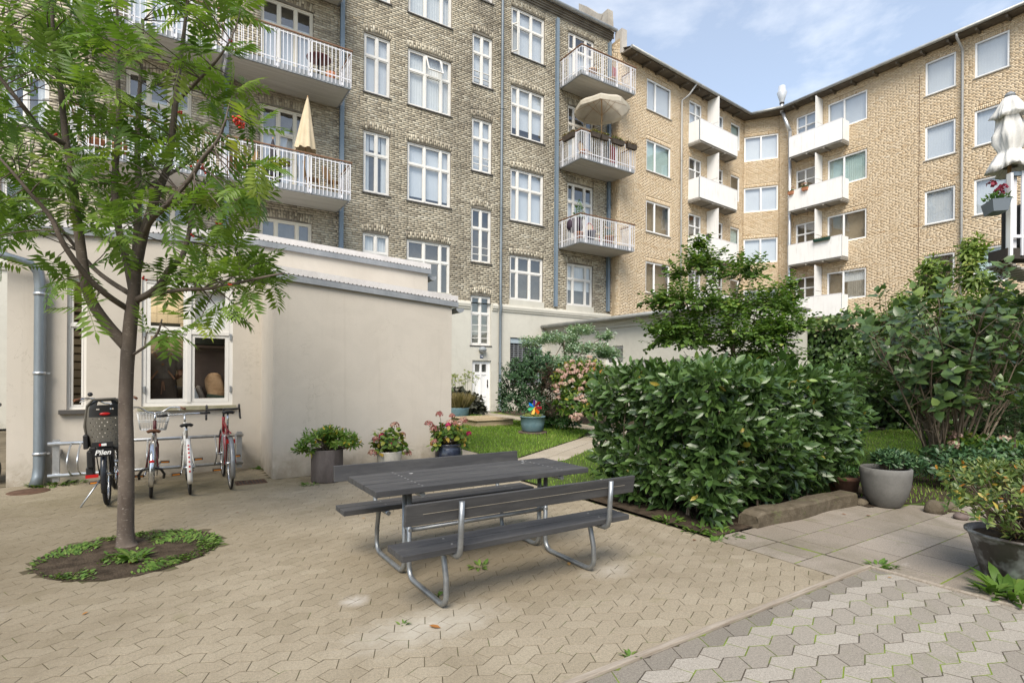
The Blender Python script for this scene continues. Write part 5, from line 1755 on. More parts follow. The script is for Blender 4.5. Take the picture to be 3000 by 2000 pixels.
# ------------------------------------------------------------------ general bush / tree builder
def blob_points(blobs, per):
    P, A = [], []
    for (c, r, n) in blobs:
        d = rnd_dirs(int(n * per))
        d[:, 2] = np.where(d[:, 2] < -.35, -d[:, 2], d[:, 2])
        q = np.array(c) + d * np.array(r) * (.72 + .3 * rng.random(len(d)))[:, None]
        P.append(q); A.append(unit(d / np.array(r)))
    return np.concatenate(P), np.concatenate(A)
def bush(name, label, cat, base, blobs, per, mat, mode, nl, L, leaf, tmpl, mu=.45, sd=.18, single=120, up=.3, trunk=None, group=None, open0=35, open1=75, stem_mat=None, stem_r=.012, hang=.25, inner=0, stems_n=1, down=0.0):
    b = empty(name, (base[0], base[1], 0), label=label, cat=cat, group=group)
    O = np.array([base[0], base[1], 0.0])
    P, A = blob_points(blobs, per)
    A = unit(A + np.array([0, 0, up]) + rnd_dirs(len(A)) * .35)
    keep = P[:, 2] > .03
    P, A = P[keep], A[keep]
    if mode == 'shoot':
        r = shoots(P - A * L * .8, A, nl, L * (.8 + .4 * rng.random(len(P))), leaf, open0, open1)
    else:
        r = twig_leaves(P - A * L * .8, A, nl, L * (.8 + .4 * rng.random(len(P))), leaf, hang)
    T = tints(len(r[0]), mu, sd)
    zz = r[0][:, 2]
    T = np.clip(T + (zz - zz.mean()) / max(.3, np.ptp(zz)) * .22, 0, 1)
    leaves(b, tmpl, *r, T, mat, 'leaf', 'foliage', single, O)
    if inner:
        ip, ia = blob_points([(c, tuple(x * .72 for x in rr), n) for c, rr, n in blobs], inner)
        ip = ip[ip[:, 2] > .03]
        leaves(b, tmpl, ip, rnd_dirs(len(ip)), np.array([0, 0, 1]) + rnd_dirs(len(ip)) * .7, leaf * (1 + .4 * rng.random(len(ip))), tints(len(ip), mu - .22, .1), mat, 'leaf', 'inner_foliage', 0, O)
    mb = MB()
    tops = []
    if trunk:
        pts = [Vector(p_) - Vector(O) for p_ in trunk[0]]
        mb.tube(pts, trunk[1], 9, cap=False)
        src = pts[-1]
    for c, rr, n in blobs:
        if trunk:
            t0 = Vector(trunk[0][-1 if len(trunk[0]) < 3 else random.randint(len(trunk[0]) // 2, len(trunk[0]) - 1)]) - Vector(O)
            pp = branch(mb, t0, Vector(c) - Vector(O), trunk[1][-1] * .8, .008, 0, .08, 5, 6)
        else:
            pp = None
            for s in range(stems_n):
                g = Vector((random.uniform(-.12, .12), random.uniform(-.12, .12), 0))
                tgt = Vector(c) - Vector(O) + Vector([random.uniform(-.6, .6) * k for k in rr])
                pp = branch(mb, g, tgt, stem_r, stem_r * .4, 0, .1, 5, 5)
        tops.append(Vector(c) - Vector(O))
    # twigs from the clump centres out to the leaf shoots
    C = np.array([tuple(t) for t in tops])
    sel = rng.permutation(len(P))[:min(len(P), 160)]
    for i in sel:
        x = P[i] - O - A[i] * L * .8
        k = int(np.argmin(np.linalg.norm(C - x, axis=1)))
        branch(mb, C[k] * .6 + x * .4, Vector(x), stem_r * .45, stem_r * .2, 0, .1, 3, 4)
    o = mb.build('stems' if not trunk else 'trunk', stem_mat or M_TWIG, b)
    if not trunk: o['kind'] = 'stuff'
    return b
# small tree with round leaves behind the hedge
M_KAT = foliage_mat('katsura_leaf', [(0, (.045, .09, .02)), (.45, (.105, .19, .04)), (.8, (.185, .28, .06)), (1, (.36, .40, .09))], .45, .34)
kb = at(2150, 1300, 11.0)
def K(u, v, d): return tuple(at(u, v, d))
blobs = [(K(2120, 980, 10.8), (1.35, 1.3, .6), 1.5), (K(2030, 890, 10.6), (.85, .75, .5), .9), (K(2220, 900, 11.0), (1.0, .8, .5), 1.0), (K(2050, 780, 10.9), (.55, .5, .5), .55), (K(2170, 800, 11.2), (.7, .6, .42), .55), (K(1960, 960, 10.5), (.6, .6, .3), .45),
         (K(2290, 880, 11.2), (.42, .42, .22), .3), (K(1930, 880, 10.8), (.36, .36, .2), .22), (K(2050, 715, 10.9), (.22, .22, .2), .12), (K(2320, 830, 11.2), (.28, .28, .14), .12), (K(1985, 800, 10.8), (.3, .3, .2), .15), (K(2110, 1080, 10.8), (1.0, 1.0, .3), .7), (K(2200, 1000, 10.6), (1.0, .9, .4), .8), (K(1990, 1000, 10.6), (.8, .7, .4), .6), (K(2290, 960, 10.6), (.6, .6, .35), .6), (K(2250, 1040, 10.5), (.7, .6, .3), .6)]
bush('katsura_tree', 'round-leaved small tree rising behind the laurel hedge', 'tree', kb, blobs, 150, M_KAT, 'twig', 12, .45, .088, [T_small(.44, .25), T_small(.5, .3)], .45, .2, 200, .0,
     trunk=([(kb.x, kb.y, 0), K(2152, 1150, 11), K(2150, 1050, 11), K(2140, 960, 11), K(2120, 880, 11)], [.075, .06, .05, .04, .025]), stem_mat=M_BARK, hang=.35)
# pale layered shrub against the wing wall
M_PALE = foliage_mat('pale_leaf', [(0, (.08, .16, .09)), (.4, (.2, .31, .19)), (.75, (.38, .48, .34)), (1, (.55, .61, .48))], .5, .25)
pb = ground(1640, 1212)
blobs = [(K(1660, 1060, 16.2), (1.15, .9, .16), .6), (K(1720, 1020, 16.3), (.85, .8, .14), .45), (K(1640, 990, 16.4), (.75, .7, .13), .35), (K(1600, 1075, 16.0), (.8, .7, .14), .35), (K(1560, 1000, 16.2), (.45, .4, .1), .16), (K(1700, 965, 16.5), (.5, .5, .12), .2), (K(1780, 1040, 16.2), (.4, .5, .2), .3), (K(1545, 1085, 15.8), (.35, .35, .1), .12), (K(1770, 985, 16.3), (.3, .3, .16), .15), (K(1740, 1090, 16), (.8, .6, .2), .4)]
bush('dogwood_shrub', 'pale grey-green layered shrub in front of the cream wing', 'shrub', pb, blobs, 330, M_PALE, 'twig', 9, .34, .105, [T_small(.3, .25), T_small(.26, .2)], .5, .22, 100, .05, trunk=([(pb.x, pb.y, 0), K(1660, 1150, 16.2), K(1660, 1080, 16.3), K(1650, 1000, 16.4)], [.05, .04, .03, .018]), hang=.15)
# rhododendron beside the downpipe
M_RHOD = foliage_mat('rhododendron_leaf', [(0, (.02, .05, .02)), (.5, (.045, .10, .04)), (.9, (.10, .18, .07)), (1, (.16, .24, .09))], .4, .12)
rb2 = ground(1530, 1222)
blobs = [(K(1515, 1140, 15.6), (.6, .5, .9), .8), (K(1575, 1115, 15.4), (.65, .5, 1.0), .8), (K(1620, 1150, 15.2), (.6, .5, .8), .6), (K(1500, 1190, 15.3), (.4, .4, .45), .3), (K(1570, 1190, 15.0), (.5, .5, .5), .4)]
bush('rhododendron_bush', 'dark dense rhododendron bush below the roller grille', 'shrub', rb2, blobs, 210, M_RHOD, 'shoot', 8, .13, .12, [T_leaf(.17, .2, .15)], .42, .18, 60, .4, inner=160)
M_BROWN = foliage_mat('copper_leaf', [(0, (.03, .018, .014)), (.5, (.075, .04, .03)), (1, (.14, .08, .05))], .5, .2)
rb3 = ground(1590, 1225)
bush('copper_shrub', 'brown-leaved shrub between rhododendron and hydrangea', 'shrub', rb3, [(K(1610, 1140, 14.8), (.42, .42, .75), .6), (K(1625, 1200, 14.6), (.45, .45, .4), .4)], 160, M_BROWN, 'twig', 8, .3, .08, [T_small(.25)], .5, .2, 0, .5, inner=120)
# low leafy cover by the wall and along the bed
M_BED = foliage_mat('bed_leaf', [(0, (.02, .06, .015)), (.5, (.05, .13, .03)), (1, (.11, .22, .05))], .5, .25)
for (u, v, d, r_, lb) in ((1465, 1195, 17.4, .35, 'clump of bright leaves between white door and downpipe'), (1590, 1245, 13.6, .4, 'low leafy clump at the foot of the rhododendron'), (1655, 1250, 13.4, .45, 'dark leafy clump in front of the pink hydrangea bush'), (1620, 1215, 14.4, .5, 'shaded leafy clump under the copper shrub')):
    c = ground(u, v + 8)
    bush('leafy_clump', lb, 'plant', c, [((c.x, c.y, r_ * .45), (r_, r_, r_ * .7), 1)], 45, M_BED, 'shoot', 6, .16, .15, [T_leaf(.2, .2, .35)], .5, .2, 0, .5, group='low leafy clumps along the planting bed', inner=40)
# hydrangea bush with pink heads
M_HYL = foliage_mat('hydrangea_leaf', [(0, (.03, .075, .014)), (.4, (.075, .15, .025)), (.7, (.16, .23, .035)), (.88, (.34, .33, .05)), (1, (.42, .18, .05))], .5, .35)
M_PETALP = foliage_mat('pale_pink_petal', [(0, (.40, .24, .2)), (.4, (.55, .36, .31)), (.75, (.62, .47, .4)), (1, (.6, .55, .38))], .6, .3, .2)
M_PETALR = foliage_mat('magenta_petal', [(0, (.30, .02, .06)), (.5, (.45, .03, .12)), (1, (.55, .12, .2))], .6, .3, .2)
M_PETALD = foliage_mat('dusky_petal', [(0, (.20, .06, .06)), (.5, (.33, .13, .12)), (.85, (.42, .26, .2)), (1, (.4, .33, .2))], .6, .25, .2)
def flower_heads(b, O, centres, r, n, mat, size, flat=.75, name='flower_head'):
    for c in centres:
        d = rnd_dirs(n)
        d[:, 2] = np.abs(d[:, 2]) * flat + .05 * rng.random(n)
        P = np.array(c) + d * r * (.85 + .15 * rng.random(n))[:, None]
        tang = unit(np.cross(d, rnd_dirs(n)))
        o = leaves(b, [T_small(.48, .1)], P, tang, d, size * (.8 + .4 * rng.random(n)), tints(n, random.uniform(.3, .65), .22), mat, 'petal', name, 0, O)
hb = ground(1690, 1243)
blobs = [(K(1690, 1120, 13.6), (.62, .55, .55), .7), (K(1735, 1130, 13.3), (.5, .5, .6), .5), (K(1690, 1190, 13.2), (.6, .5, .45), .5), (K(1740, 1200, 12.9), (.45, .4, .4), .35)]
hyd = bush('hydrangea_bush', 'big hydrangea bush with pale pink flower heads behind the lawn', 'shrub', hb, blobs, 150, M_HYL, 'shoot', 6, .14, .13, [T_leaf(.3, .2, .2), T_leaf(.28, .15, .3)], .5, .22, 120, .35, inner=60)
HBO = np.array([hb.x, hb.y, 0])
cs = [K(u, v, d) for u, v, d in ((1645, 1090, 13.1), (1660, 1080, 13.2), (1680, 1072, 13.2), (1700, 1068, 13.3), (1720, 1075, 13.2), (1738, 1082, 13.1), (1668, 1092, 13), (1690, 1086, 13), (1712, 1090, 13), (1735, 1098, 12.9), (1650, 1105, 13), (1625, 1130, 13), (1635, 1165, 12.9), (1690, 1168, 12.8), (1720, 1172, 12.7), (1700, 1102, 12.9), (1672, 1118, 12.9), (1712, 1122, 12.8), (1690, 1225, 12.5), (1700, 1216, 12.5), (1675, 1222, 12.5), (1745, 1115, 12.8), (1655, 1125, 13), (1725, 1060, 13.3), (1745, 1070, 13.2))]
cs += [tuple(np.array(c_) + rng.normal(0, .07, 3)) for c_ in cs]
flower_heads(hyd, HBO, cs, .07, 30, M_PETALP, .05, .4)

# ------------------------------------------------------------------ ivy covered back hedge, tall
M_IVY = foliage_mat('ivy_leaf', [(0, (.025, .055, .016)), (.5, (.075, .135, .035)), (.85, (.155, .23, .065)), (1, (.30, .36, .14))], .35, .18)
ivy = empty('back_hedge', (18.6, 8, 0), label='tall dark ivy-covered hedge closing the back of the garden', cat='hedge')
IO = np.array([18.6, 8, 0])
n = 11000
y = rng.uniform(-1.5, 12.5, n)
top = 3.15 + .22 * np.sin(y * 1.7) + .12 * np.sin(y * 4.1 + 1)
z = rng.random(n) * top
bul = .25 * np.sin(y * 1.3 + z * 1.1) + .14 * np.sin(y * 3.7 + z * 2.9)
x = 17.6 + bul - .25 * np.sin(np.clip(z / 3.3, 0, 1) * PI) + rng.normal(0, .10, n)
P = np.stack([x, y, z], 1)
D = np.stack([-.5 + 0 * x, rng.normal(0, .6, n), rng.normal(-.35, .5, n)], 1)
N = np.stack([-1 + 0 * x, rng.normal(0, .5, n), .5 + rng.normal(0, .4, n)], 1)
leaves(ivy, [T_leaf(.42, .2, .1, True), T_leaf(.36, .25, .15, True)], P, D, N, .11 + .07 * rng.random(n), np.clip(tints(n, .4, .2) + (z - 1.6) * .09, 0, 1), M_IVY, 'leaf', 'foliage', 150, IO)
n = 2600
y = rng.uniform(-1.5, 12.5, n)
P = np.stack([17.75 + rng.normal(0, .35, n), y, 3.1 + .22 * np.sin(y * 1.7) + .12 * np.sin(y * 4.1 + 1) + rng.normal(.05, .12, n)], 1)
leaves(ivy, [T_leaf(.4, .2, .1, True)], P, rnd_dirs(n) + np.array([-.3, 0, .3]), rnd_dirs(n) * .5 + np.array([-.3, 0, 1]), .11 + .06 * rng.random(n), tints(n, .62, .18), M_IVY, 'leaf', 'top_foliage', 0, IO)
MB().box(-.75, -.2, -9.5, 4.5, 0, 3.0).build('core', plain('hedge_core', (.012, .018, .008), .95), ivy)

# ------------------------------------------------------------------ big-leaved lilac shrub on the right, with bare stems below
M_LILAC = foliage_mat('lilac_leaf', [(0, (.034, .064, .022)), (.45, (.075, .13, .038)), (.8, (.14, .215, .06)), (1, (.24, .32, .09))], .32, .2, .5)
lb_ = ground(2790, 1400)
lil = empty('lilac_shrub', (lb_.x, lb_.y, 0), label='large-leaved shrub with many thin bare stems behind the grey pot', cat='shrub')
LO = np.array([lb_.x, lb_.y, 0])
mb = MB()
ends = []
for k in range(34):
    u0, d0 = 2770 + random.uniform(-45, 75), eye_dist(lb_) + random.uniform(-.25, .35)
    a = ground(u0, 1398 + random.uniform(-14, 10))
    tu, tv, td = random.uniform(2545, 3060), random.uniform(880, 1060), random.uniform(6.6, 9.6)
    b = at(tu, tv, td)
    mb2 = branch(mb, Vector(a) - Vector(LO), b - Vector(LO), random.uniform(.012, .024), .006, .04, .06, 8, 6)
    for i in range(3, 9):
        for q in range(2):
            st_ = mb2[i]
            e = st_ + Vector((random.uniform(-.4, .4), random.uniform(-.4, .4), random.uniform(.05, .5)))
            branch(mb, st_, e, .006, .003, .03, .08, 3, 4)
            ends.append(e + Vector(LO))
o = mb.build('stems', M_TWIG, lil); o['kind'] = 'stuff'
E_ = np.array([tuple(e) for e in ends])
rr = unit(E_ - np.array([lb_.x, lb_.y, .6]))
r_ = shoots(E_ - rr * .1, rr + np.array([0, 0, .25]), 6, .22, .155, 40, 85)
keep = r_[0][:, 2] > 1.05
leaves(lil, [T_leaf(.36, .2, .16, True), T_leaf(.33, .25, .26, True), T_leaf(.38, .12, .08, True)], *[q[keep] for q in r_], tints(keep.sum(), .42, .2), M_LILAC, 'leaf', 'foliage', 260, LO)
M_SEED = foliage_mat('dry_seed_head', [(0, (.035, .022, .014)), (1, (.10, .065, .04))], .8, .1)
n = 34
for k in rng.permutation(len(E_))[:n]:
    q = E_[k] + rnd_dirs(60) * np.array([.06, .06, .12]) + np.array([0, 0, .05])
    leaves(lil, [T_small(.4)], q, rnd_dirs(60), rnd_dirs(60), .025 + .01 * rng.random(60), tints(60), M_SEED, 'seed', 'seed_head', 0, LO)
# upright lighter shrub behind it
M_CHEST = foliage_mat('light_leaf', [(0, (.07, .13, .025)), (.5, (.155, .235, .045)), (.85, (.25, .32, .065)), (1, (.38, .37, .1))], .45, .35)
cb = at(2800, 1260, 10.5)
blobs = [(K(2850, 800, 10.2), (.26, .26, .7), .5), (K(2725, 850, 10.2), (.26, .26, .6), .4), (K(2650, 925, 10.0), (.32, .3, .42), .35), (K(2800, 930, 10), (.5, .4, .45), .5), (K(2905, 900, 10.4), (.32, .3, .4), .3), (K(2590, 960, 10.2), (.2, .2, .2), .12)]
bush('walnut_shrub', 'upright shrub with light drooping leaves in front of the tan brick wall', 'shrub', cb, blobs, 170, M_CHEST, 'shoot', 10, .32, .17, [T_leaf(.15, .2, .4), T_leaf(.13, .2, .55)], .5, .2, 120, .6, open0=45, open1=95, stems_n=3)
# dark evergreens at the right picture edge
M_YEW = foliage_mat('dark_evergreen', [(0, (.016, .036, .014)), (.5, (.042, .085, .028)), (1, (.095, .16, .045))], .5, .1)
yb = at(2960, 1330, 9.3)
blobs = [(K(2960, 1120, 9.2), (.55, .6, .8), .8), (K(2905, 1240, 8.8), (.5, .5, .5), .6), (K(3050, 1150, 9.0), (.8, .8, 1.0), 1.0), (K(2985, 980, 9.5), (.55, .5, .4), .5), (K(3000, 1260, 8.6), (.6, .5, .5), .6), (K(2890, 1060, 10.6), (.7, .6, .5), .6)]
bush('evergreen_shrub', 'dense dark evergreen shrub at the right edge of the garden', 'shrub', yb, blobs, 260, M_YEW, 'twig', 14, .3, .05, [T_small(.2)], .45, .2, 0, .1, inner=320)
bush('evergreen_shrub', 'shaded dark evergreen between the large-leaved shrub and the back hedge', 'shrub', at(2700, 1330, 12.5), [(K(2700, 1130, 13), (1.2, .9, .8), .8), (K(2560, 1120, 14.5), (1.0, .9, .85), .8), (K(2850, 1170, 12.5), (.9, .8, .9), .8)], 260, M_IVY, 'twig', 10, .3, .085, [T_small(.35)], .35, .2, 0, .2, inner=220)
# ================================================================== potted plants and garden things
def pot_shape(name, loc, prof, mat, label, cat='pot', soil_z=None, soil_r=None, group=None, squash=1.0, M=None, n=32):
    r = empty(name, loc, label=label, cat=cat, group=group)
    MB().lathe(prof, n, squash=squash).build('body', mat, r)
    MB().lathe([(soil_r, soil_z), (soil_r * .5, soil_z + .012), (0, soil_z + .015)], 20, squash=squash).build('soil', M_SOIL, r)
    return r
M_EUPH = foliage_mat('euphorbia_leaf', [(0, (.05, .12, .02)), (.5, (.13, .24, .035)), (.85, (.24, .34, .06)), (.95, (.5, .42, .05)), (1, (.6, .42, .04))], .45, .35)
def potted_bush(name, label, loc, z0, blobs, per, mat, nl, L, leaf, tmpl, mode='shoot', mu=.5, sd=.2, single=120, up=.5, stems_n=2, stem_r=.008, open0=35, open1=80, group=None, hang=.2):
    b = empty(name, loc, label=label, cat='plant', group=group)
    O = np.array(loc, float)
    P, A = blob_points([((loc[0] + c[0], loc[1] + c[1], loc[2] + c[2]), r, n) for c, r, n in blobs], per)
    A = unit(A + np.array([0, 0, up]) + rnd_dirs(len(A)) * .3)
    r_ = shoots(P - A * L * .8, A, nl, L * (.8 + .4 * rng.random(len(P))), leaf, open0, open1) if mode == 'shoot' else twig_leaves(P - A * L * .8, A, nl, L, leaf, hang)
    leaves(b, tmpl, *r_, tints(len(r_[0]), mu, sd), mat, 'leaf', 'foliage', single, O)
    mb = MB()
    for i in range(len(P)):
        if random.random() < min(1, 70 / len(P)):
            x = P[i] - O - A[i] * L * .7
            branch(mb, (random.uniform(-.05, .05), random.uniform(-.05, .05), z0), Vector(x), stem_r, stem_r * .5, 0, .12, 5, 5)
    o = mb.build('stems', M_TWIG, b); o['kind'] = 'stuff'
    return b
# dark cylinder pot, light green plant
p1 = (1.9, 7.66)
M_CORTEN = mottled('dark_fibre_clay', (.075, .062, .055), (.15, .125, .115), 5, .75, .3, 0, .2, 60, (1, 1, .3), third=((.2, .17, .155), 4, .62))
pot_shape('cylinder_pot', (p1[0], p1[1], 0), [(0, 0), (.205, 0), (.212, .02), (.212, .43), (.205, .445), (.19, .445), (.185, .4)], M_CORTEN, 'dark brown cylindrical pot against the cream block wall', soil_z=.4, soil_r=.188)
potted_bush('potted_shrub', 'light green potted shrub with yellow leaves in the dark cylinder pot', (p1[0], p1[1], .4), 0, [((-.12, 0, .17), (.24, .22, .14), .8), ((.16, -.03, .14), (.25, .22, .13), .8), ((0, -.05, .24), (.2, .18, .1), .5), ((-.3, 0, .05), (.14, .14, .1), .3), ((.34, 0, .1), (.14, .14, .1), .3)], 62, M_EUPH, 9, .09, .085, [T_leaf(.16, .2, .15), T_leaf(.15, .2, .3)], mu=.52, sd=.24)
# beige pot, red hydrangea
def hydrangea(loc, label, spread, heads, mats, hsz, n):
    b = potted_bush('potted_hydrangea', label, loc, 0, [((0, 0, .17), (spread, spread * .8, .2), 1), ((-.6 * spread, 0, .03), (.14, .14, .1), .25), ((.7 * spread, 0, .05), (.14, .14, .1), .25)], n, M_HYL, 5, .1, .105, [T_leaf(.33, .15, .3), T_leaf(.3, .2, .2)], mu=.55, sd=.27, single=100, open0=50, open1=90)
    for k, (dx, dy, dz, r, m_) in enumerate(heads):
        flower_heads(b, np.array(loc), [(loc[0] + dx, loc[1] + dy, loc[2] + dz)], r, 60, m_, hsz, 1.0)
        mb = MB(); branch(mb, (dx * .25, dy * .25, 0), (dx, dy, dz), .006, .004, .03, .08, 5, 5); mb.build('stem', M_TWIG, b)
    return b
p2 = (2.82, 7.72)
pot_shape('beige_pot', (p2[0], p2[1], 0), [(0, 0), (.15, 0), (.165, .05), (.185, .32), (.185, .345), (.165, .345), (.16, .3)], mottled('beige_glaze', (.36, .34, .29), (.47, .45, .40), 6, .6, .3, 0, .1, 40), 'beige ceramic pot holding the dark red hydrangea', soil_z=.3, soil_r=.163)
hydrangea((p2[0], p2[1], .3), 'hydrangea with crimson and dusky red heads in the beige pot', .26,
          [(-.22, -.05, .22, .06, M_PETALD), (-.13, -.05, .27, .05, M_PETALR), (.08, 0, .4, .075, M_PETALD), (.2, 0, .26, .05, M_PETALD), (-.02, -.12, .15, .06, M_PETALR), (-.28, -.05, .02, .07, M_PETALD), (.27, -.05, -.02, .06, M_PETALD), (.04, -.1, .2, .04, M_PETALR)], (M_PETALR,), .032, 34)
p3 = (3.8, 7.72)
pot_shape('blue_glazed_pot', (p3[0], p3[1], 0), [(0, 0), (.14, 0), (.16, .03), (.215, .17), (.222, .24), (.2, .33), (.185, .36), (.2, .375), (.205, .39), (.19, .395), (.17, .38), (.165, .35)], mottled('midnight_glaze', (.012, .015, .03), (.03, .038, .06), 3, .18, .6, 0, .05, 20), 'round midnight-blue glazed pot at the corner of the cream block', soil_z=.35, soil_r=.17)
hydrangea((p3[0], p3[1], .35), 'taller hydrangea with faded pink heads in the midnight-blue pot', .3,
          [(-.34, 0, .34, .08, M_PETALD), (-.27, -.04, .28, .075, M_PETALD), (-.16, 0, .5, .06, M_PETALD), (.03, 0, .36, .07, M_PETALP), (.1, 0, .34, .06, M_PETALD), (.08, .04, .47, .045, M_PETALD), (.26, 0, .38, .08, M_PETALD), (-.04, -.06, .33, .045, M_PETALR), (-.26, -.06, .08, .06, M_PETALD), (.34, -.04, .18, .04, M_PETALR), (.17, -.05, .35, .06, M_PETALP)], (M_PETALD,), .034, 40)
# blue pot on the lawn with the pinwheel
M_COPPERBLUE = mottled('blue_verdigris', (.10, .19, .235), (.2, .30, .34), 4, .6, .4, .2, .15, 40, third=((.06, .06, .06), 5, .64))
q = ground(1562, 1272)
q = Vector((q.x + .12, q.y + .2, 0))
MB_ = MB().lathe([(0, 0), (.37, 0), (.38, .01), (.38, .045), (.36, .055), (0, .055)], 32)
dish = MB_.build('pot_saucer', mottled('dark_saucer', (.06, .045, .035), (.12, .09, .07), 8, .8), None, Matrix.Translation(q))
tag(dish, 'dark round saucer under the blue pot on the lawn', 'saucer')
q.z = .055
pot_shape('blue_lawn_pot', tuple(q), [(0, 0), (.24, 0), (.27, .03), (.305, .2), (.31, .36), (.33, .37), (.33, .39), (.30, .39), (.29, .36)], M_COPPERBLUE, 'blue metal pot with pinwheel standing on the lawn', soil_z=.36, soil_r=.295)
M_SEDUM = foliage_mat('sedum', [(0, (.12, .19, .04)), (.5, (.3, .34, .1)), (1, (.45, .43, .2))], .6, .3)
potted_bush('sedum_plant', 'low yellow-green plant filling the blue lawn pot', (q.x, q.y, .42), 0, [((0, 0, .02), (.26, .26, .06), 1)], 120, M_SEDUM, 5, .06, .045, [T_small(.3)], single=0)
pw = empty('pinwheel', (q.x - .06, q.y - .1, .41), label='rainbow coloured toy pinwheel stuck in the blue lawn pot', cat='pinwheel')
MB().tube([(0, 0, 0), (.02, 0, .26)], .008, 6).build('stick', mottled('pale_stick', (.4, .3, .18), (.5, .4, .25), 9, .8), pw)
cols = [(.10, .03, .32), (.42, .02, .03), (.55, .03, .06), (.62, .10, .01), (.65, .36, .01), (.02, .33, .12), (.0, .16, .55)]
T0 = Matrix.Translation((.025, -.03, .27)) @ Matrix.Rotation(-YAW * .5, 4, 'Z')
for k, c in enumerate(cols):
    a = PI / 2 - k * 2 * PI / 7
    v = []
    for r_, t_, d_ in ((.0, 0, 0), (.09, .5, -.035), (.175, .34, -.05), (.2, .0, -.02), (.12, -.18, .0)):
        v.append((r_ * math.cos(a + t_), d_, r_ * math.sin(a + t_)))
    mb = MB().add(v, [(0, 1, 2), (0, 2, 3), (0, 3, 4)])
    mb.xf(T0)
    o = mb.build('vane', plain('vane_%d' % k, c, .4), pw)
    so = o.modifiers.new('t', 'SOLIDIFY'); so.thickness = .002
MB().ball(T0 @ Vector((0, -.05, 0)), .015, 5).build('hub', plain('hub_yellow', (.6, .45, .02), .4), pw)
# heather in a second blue pot, tall seed heads and dark leaves by the door
q = ground(1342, 1226)
pot_shape('blue_heather_pot', (q.x, q.y, 0), [(0, 0), (.3, 0), (.34, .05), (.38, .36), (.38, .38), (.35, .38), (.34, .34)], M_COPPERBLUE, 'blue pot with heather half hidden by the cream block', soil_z=.34, soil_r=.345)
M_HEATH = foliage_mat('heather', [(0, (.10, .085, .03)), (.5, (.19, .16, .06)), (1, (.28, .22, .12))], .7, .2)
n = 900
a = rng.random(n) * 2 * PI; r_ = np.sqrt(rng.random(n)) * .34
P = np.stack([q.x + r_ * np.cos(a), q.y + r_ * np.sin(a), np.full(n, .33)], 1)
ht = empty('heather_plant', (q.x, q.y, .33), label='dry brownish heather growing in the half hidden blue pot', cat='plant')
leaves(ht, [T_leaf(.03, .1, .1)], P, np.stack([np.cos(a) * r_ * 1.4, np.sin(a) * r_ * 1.4, np.ones(n)], 1) + rnd_dirs(n) * .2, rnd_dirs(n), .32 + .3 * rng.random(n), tints(n), M_HEATH, 'stalk', 'stalks', 0, (q.x, q.y, .33))
q = ground(1393, 1214)
M_DKL = foliage_mat('dark_purple_leaf', [(0, (.02, .025, .015)), (.5, (.06, .065, .045)), (.85, (.13, .12, .09)), (1, (.08, .16, .04))], .45, .15)
bush('ligularia_plant', 'dark large-leaved plant growing in front of the white door', 'plant', q, [((q.x - .35, q.y, .4), (.5, .5, .38), 1), ((q.x - .75, q.y, .62), (.35, .35, .35), .5), ((q.x - .05, q.y - .1, .22), (.38, .35, .22), .6)], 80, M_DKL, 'shoot', 6, .2, .2, [T_leaf(.4, .2, .3, True)], .45, .2, 40, .3, inner=60)
sh = empty('seed_head_plant', (q.x - .5, q.y + .1, 0), label='tall pale seed heads rising beside the white door', cat='plant')
mb = MB(); hp = []
for k in range(12):
    x, y = random.uniform(-.5, .55), random.uniform(-.2, .2)
    z = random.uniform(1.15, 1.55)
    branch(mb, (x * .6, y, 0), (x, y, z), .008, .005, 0, .05, 4, 4)
    for j in range(4):
        e = Vector((x + random.uniform(-.14, .14), y, z + random.uniform(-.15, .12)))
        branch(mb, (x, y, z - .2), e, .005, .004, 0, .05, 3, 4); hp.append(e)
mb.build('stalks', mottled('green_stalk', (.14, .17, .09), (.22, .25, .13), 9, .8), sh)
flower_heads(sh, np.array([q.x - .5, q.y + .1, 0]), [(q.x - .5 + e.x, q.y + .1 + e.y, e.z) for e in hp], .045, 16, M_SEDUM, .04, 1.0, 'seed_head')
# sandbox with a planked lid
M_PINE = mottled('weathered_pine', (.33, .25, .15), (.5, .42, .29), 4, .85, .2, 0, .3, 50, (.4, 5, 5))
sb = empty('sandbox', (8.1, 14.2, 0), label='low wooden sandbox with planked lid on the lawn', cat='sandbox')
S0 = Matrix.Translation((-8.1, -14.2, 0))
for z0_ in (0, .085):
    for (a, b, c, d) in ((7.48, 8.72, 13.40, 13.44), (7.48, 8.72, 14.92, 14.96), (7.48, 7.52, 13.44, 14.92), (8.68, 8.72, 13.44, 14.92)):
        MB().box(a, b, c, d, z0_, z0_ + .08).build('side_board', M_PINE, sb, S0, .004)
for k in range(10):
    a = 7.44 + 1.32 * k / 10
    MB().box(a, a + .125, 13.36, 15.0, .172, .195).build('lid_plank', M_PINE, sb, S0, .003)
for y in (13.75, 14.6):
    MB().box(7.6, 8.6, y, y + .07, .196, .214).build('batten', M_PINE, sb, S0, .003)
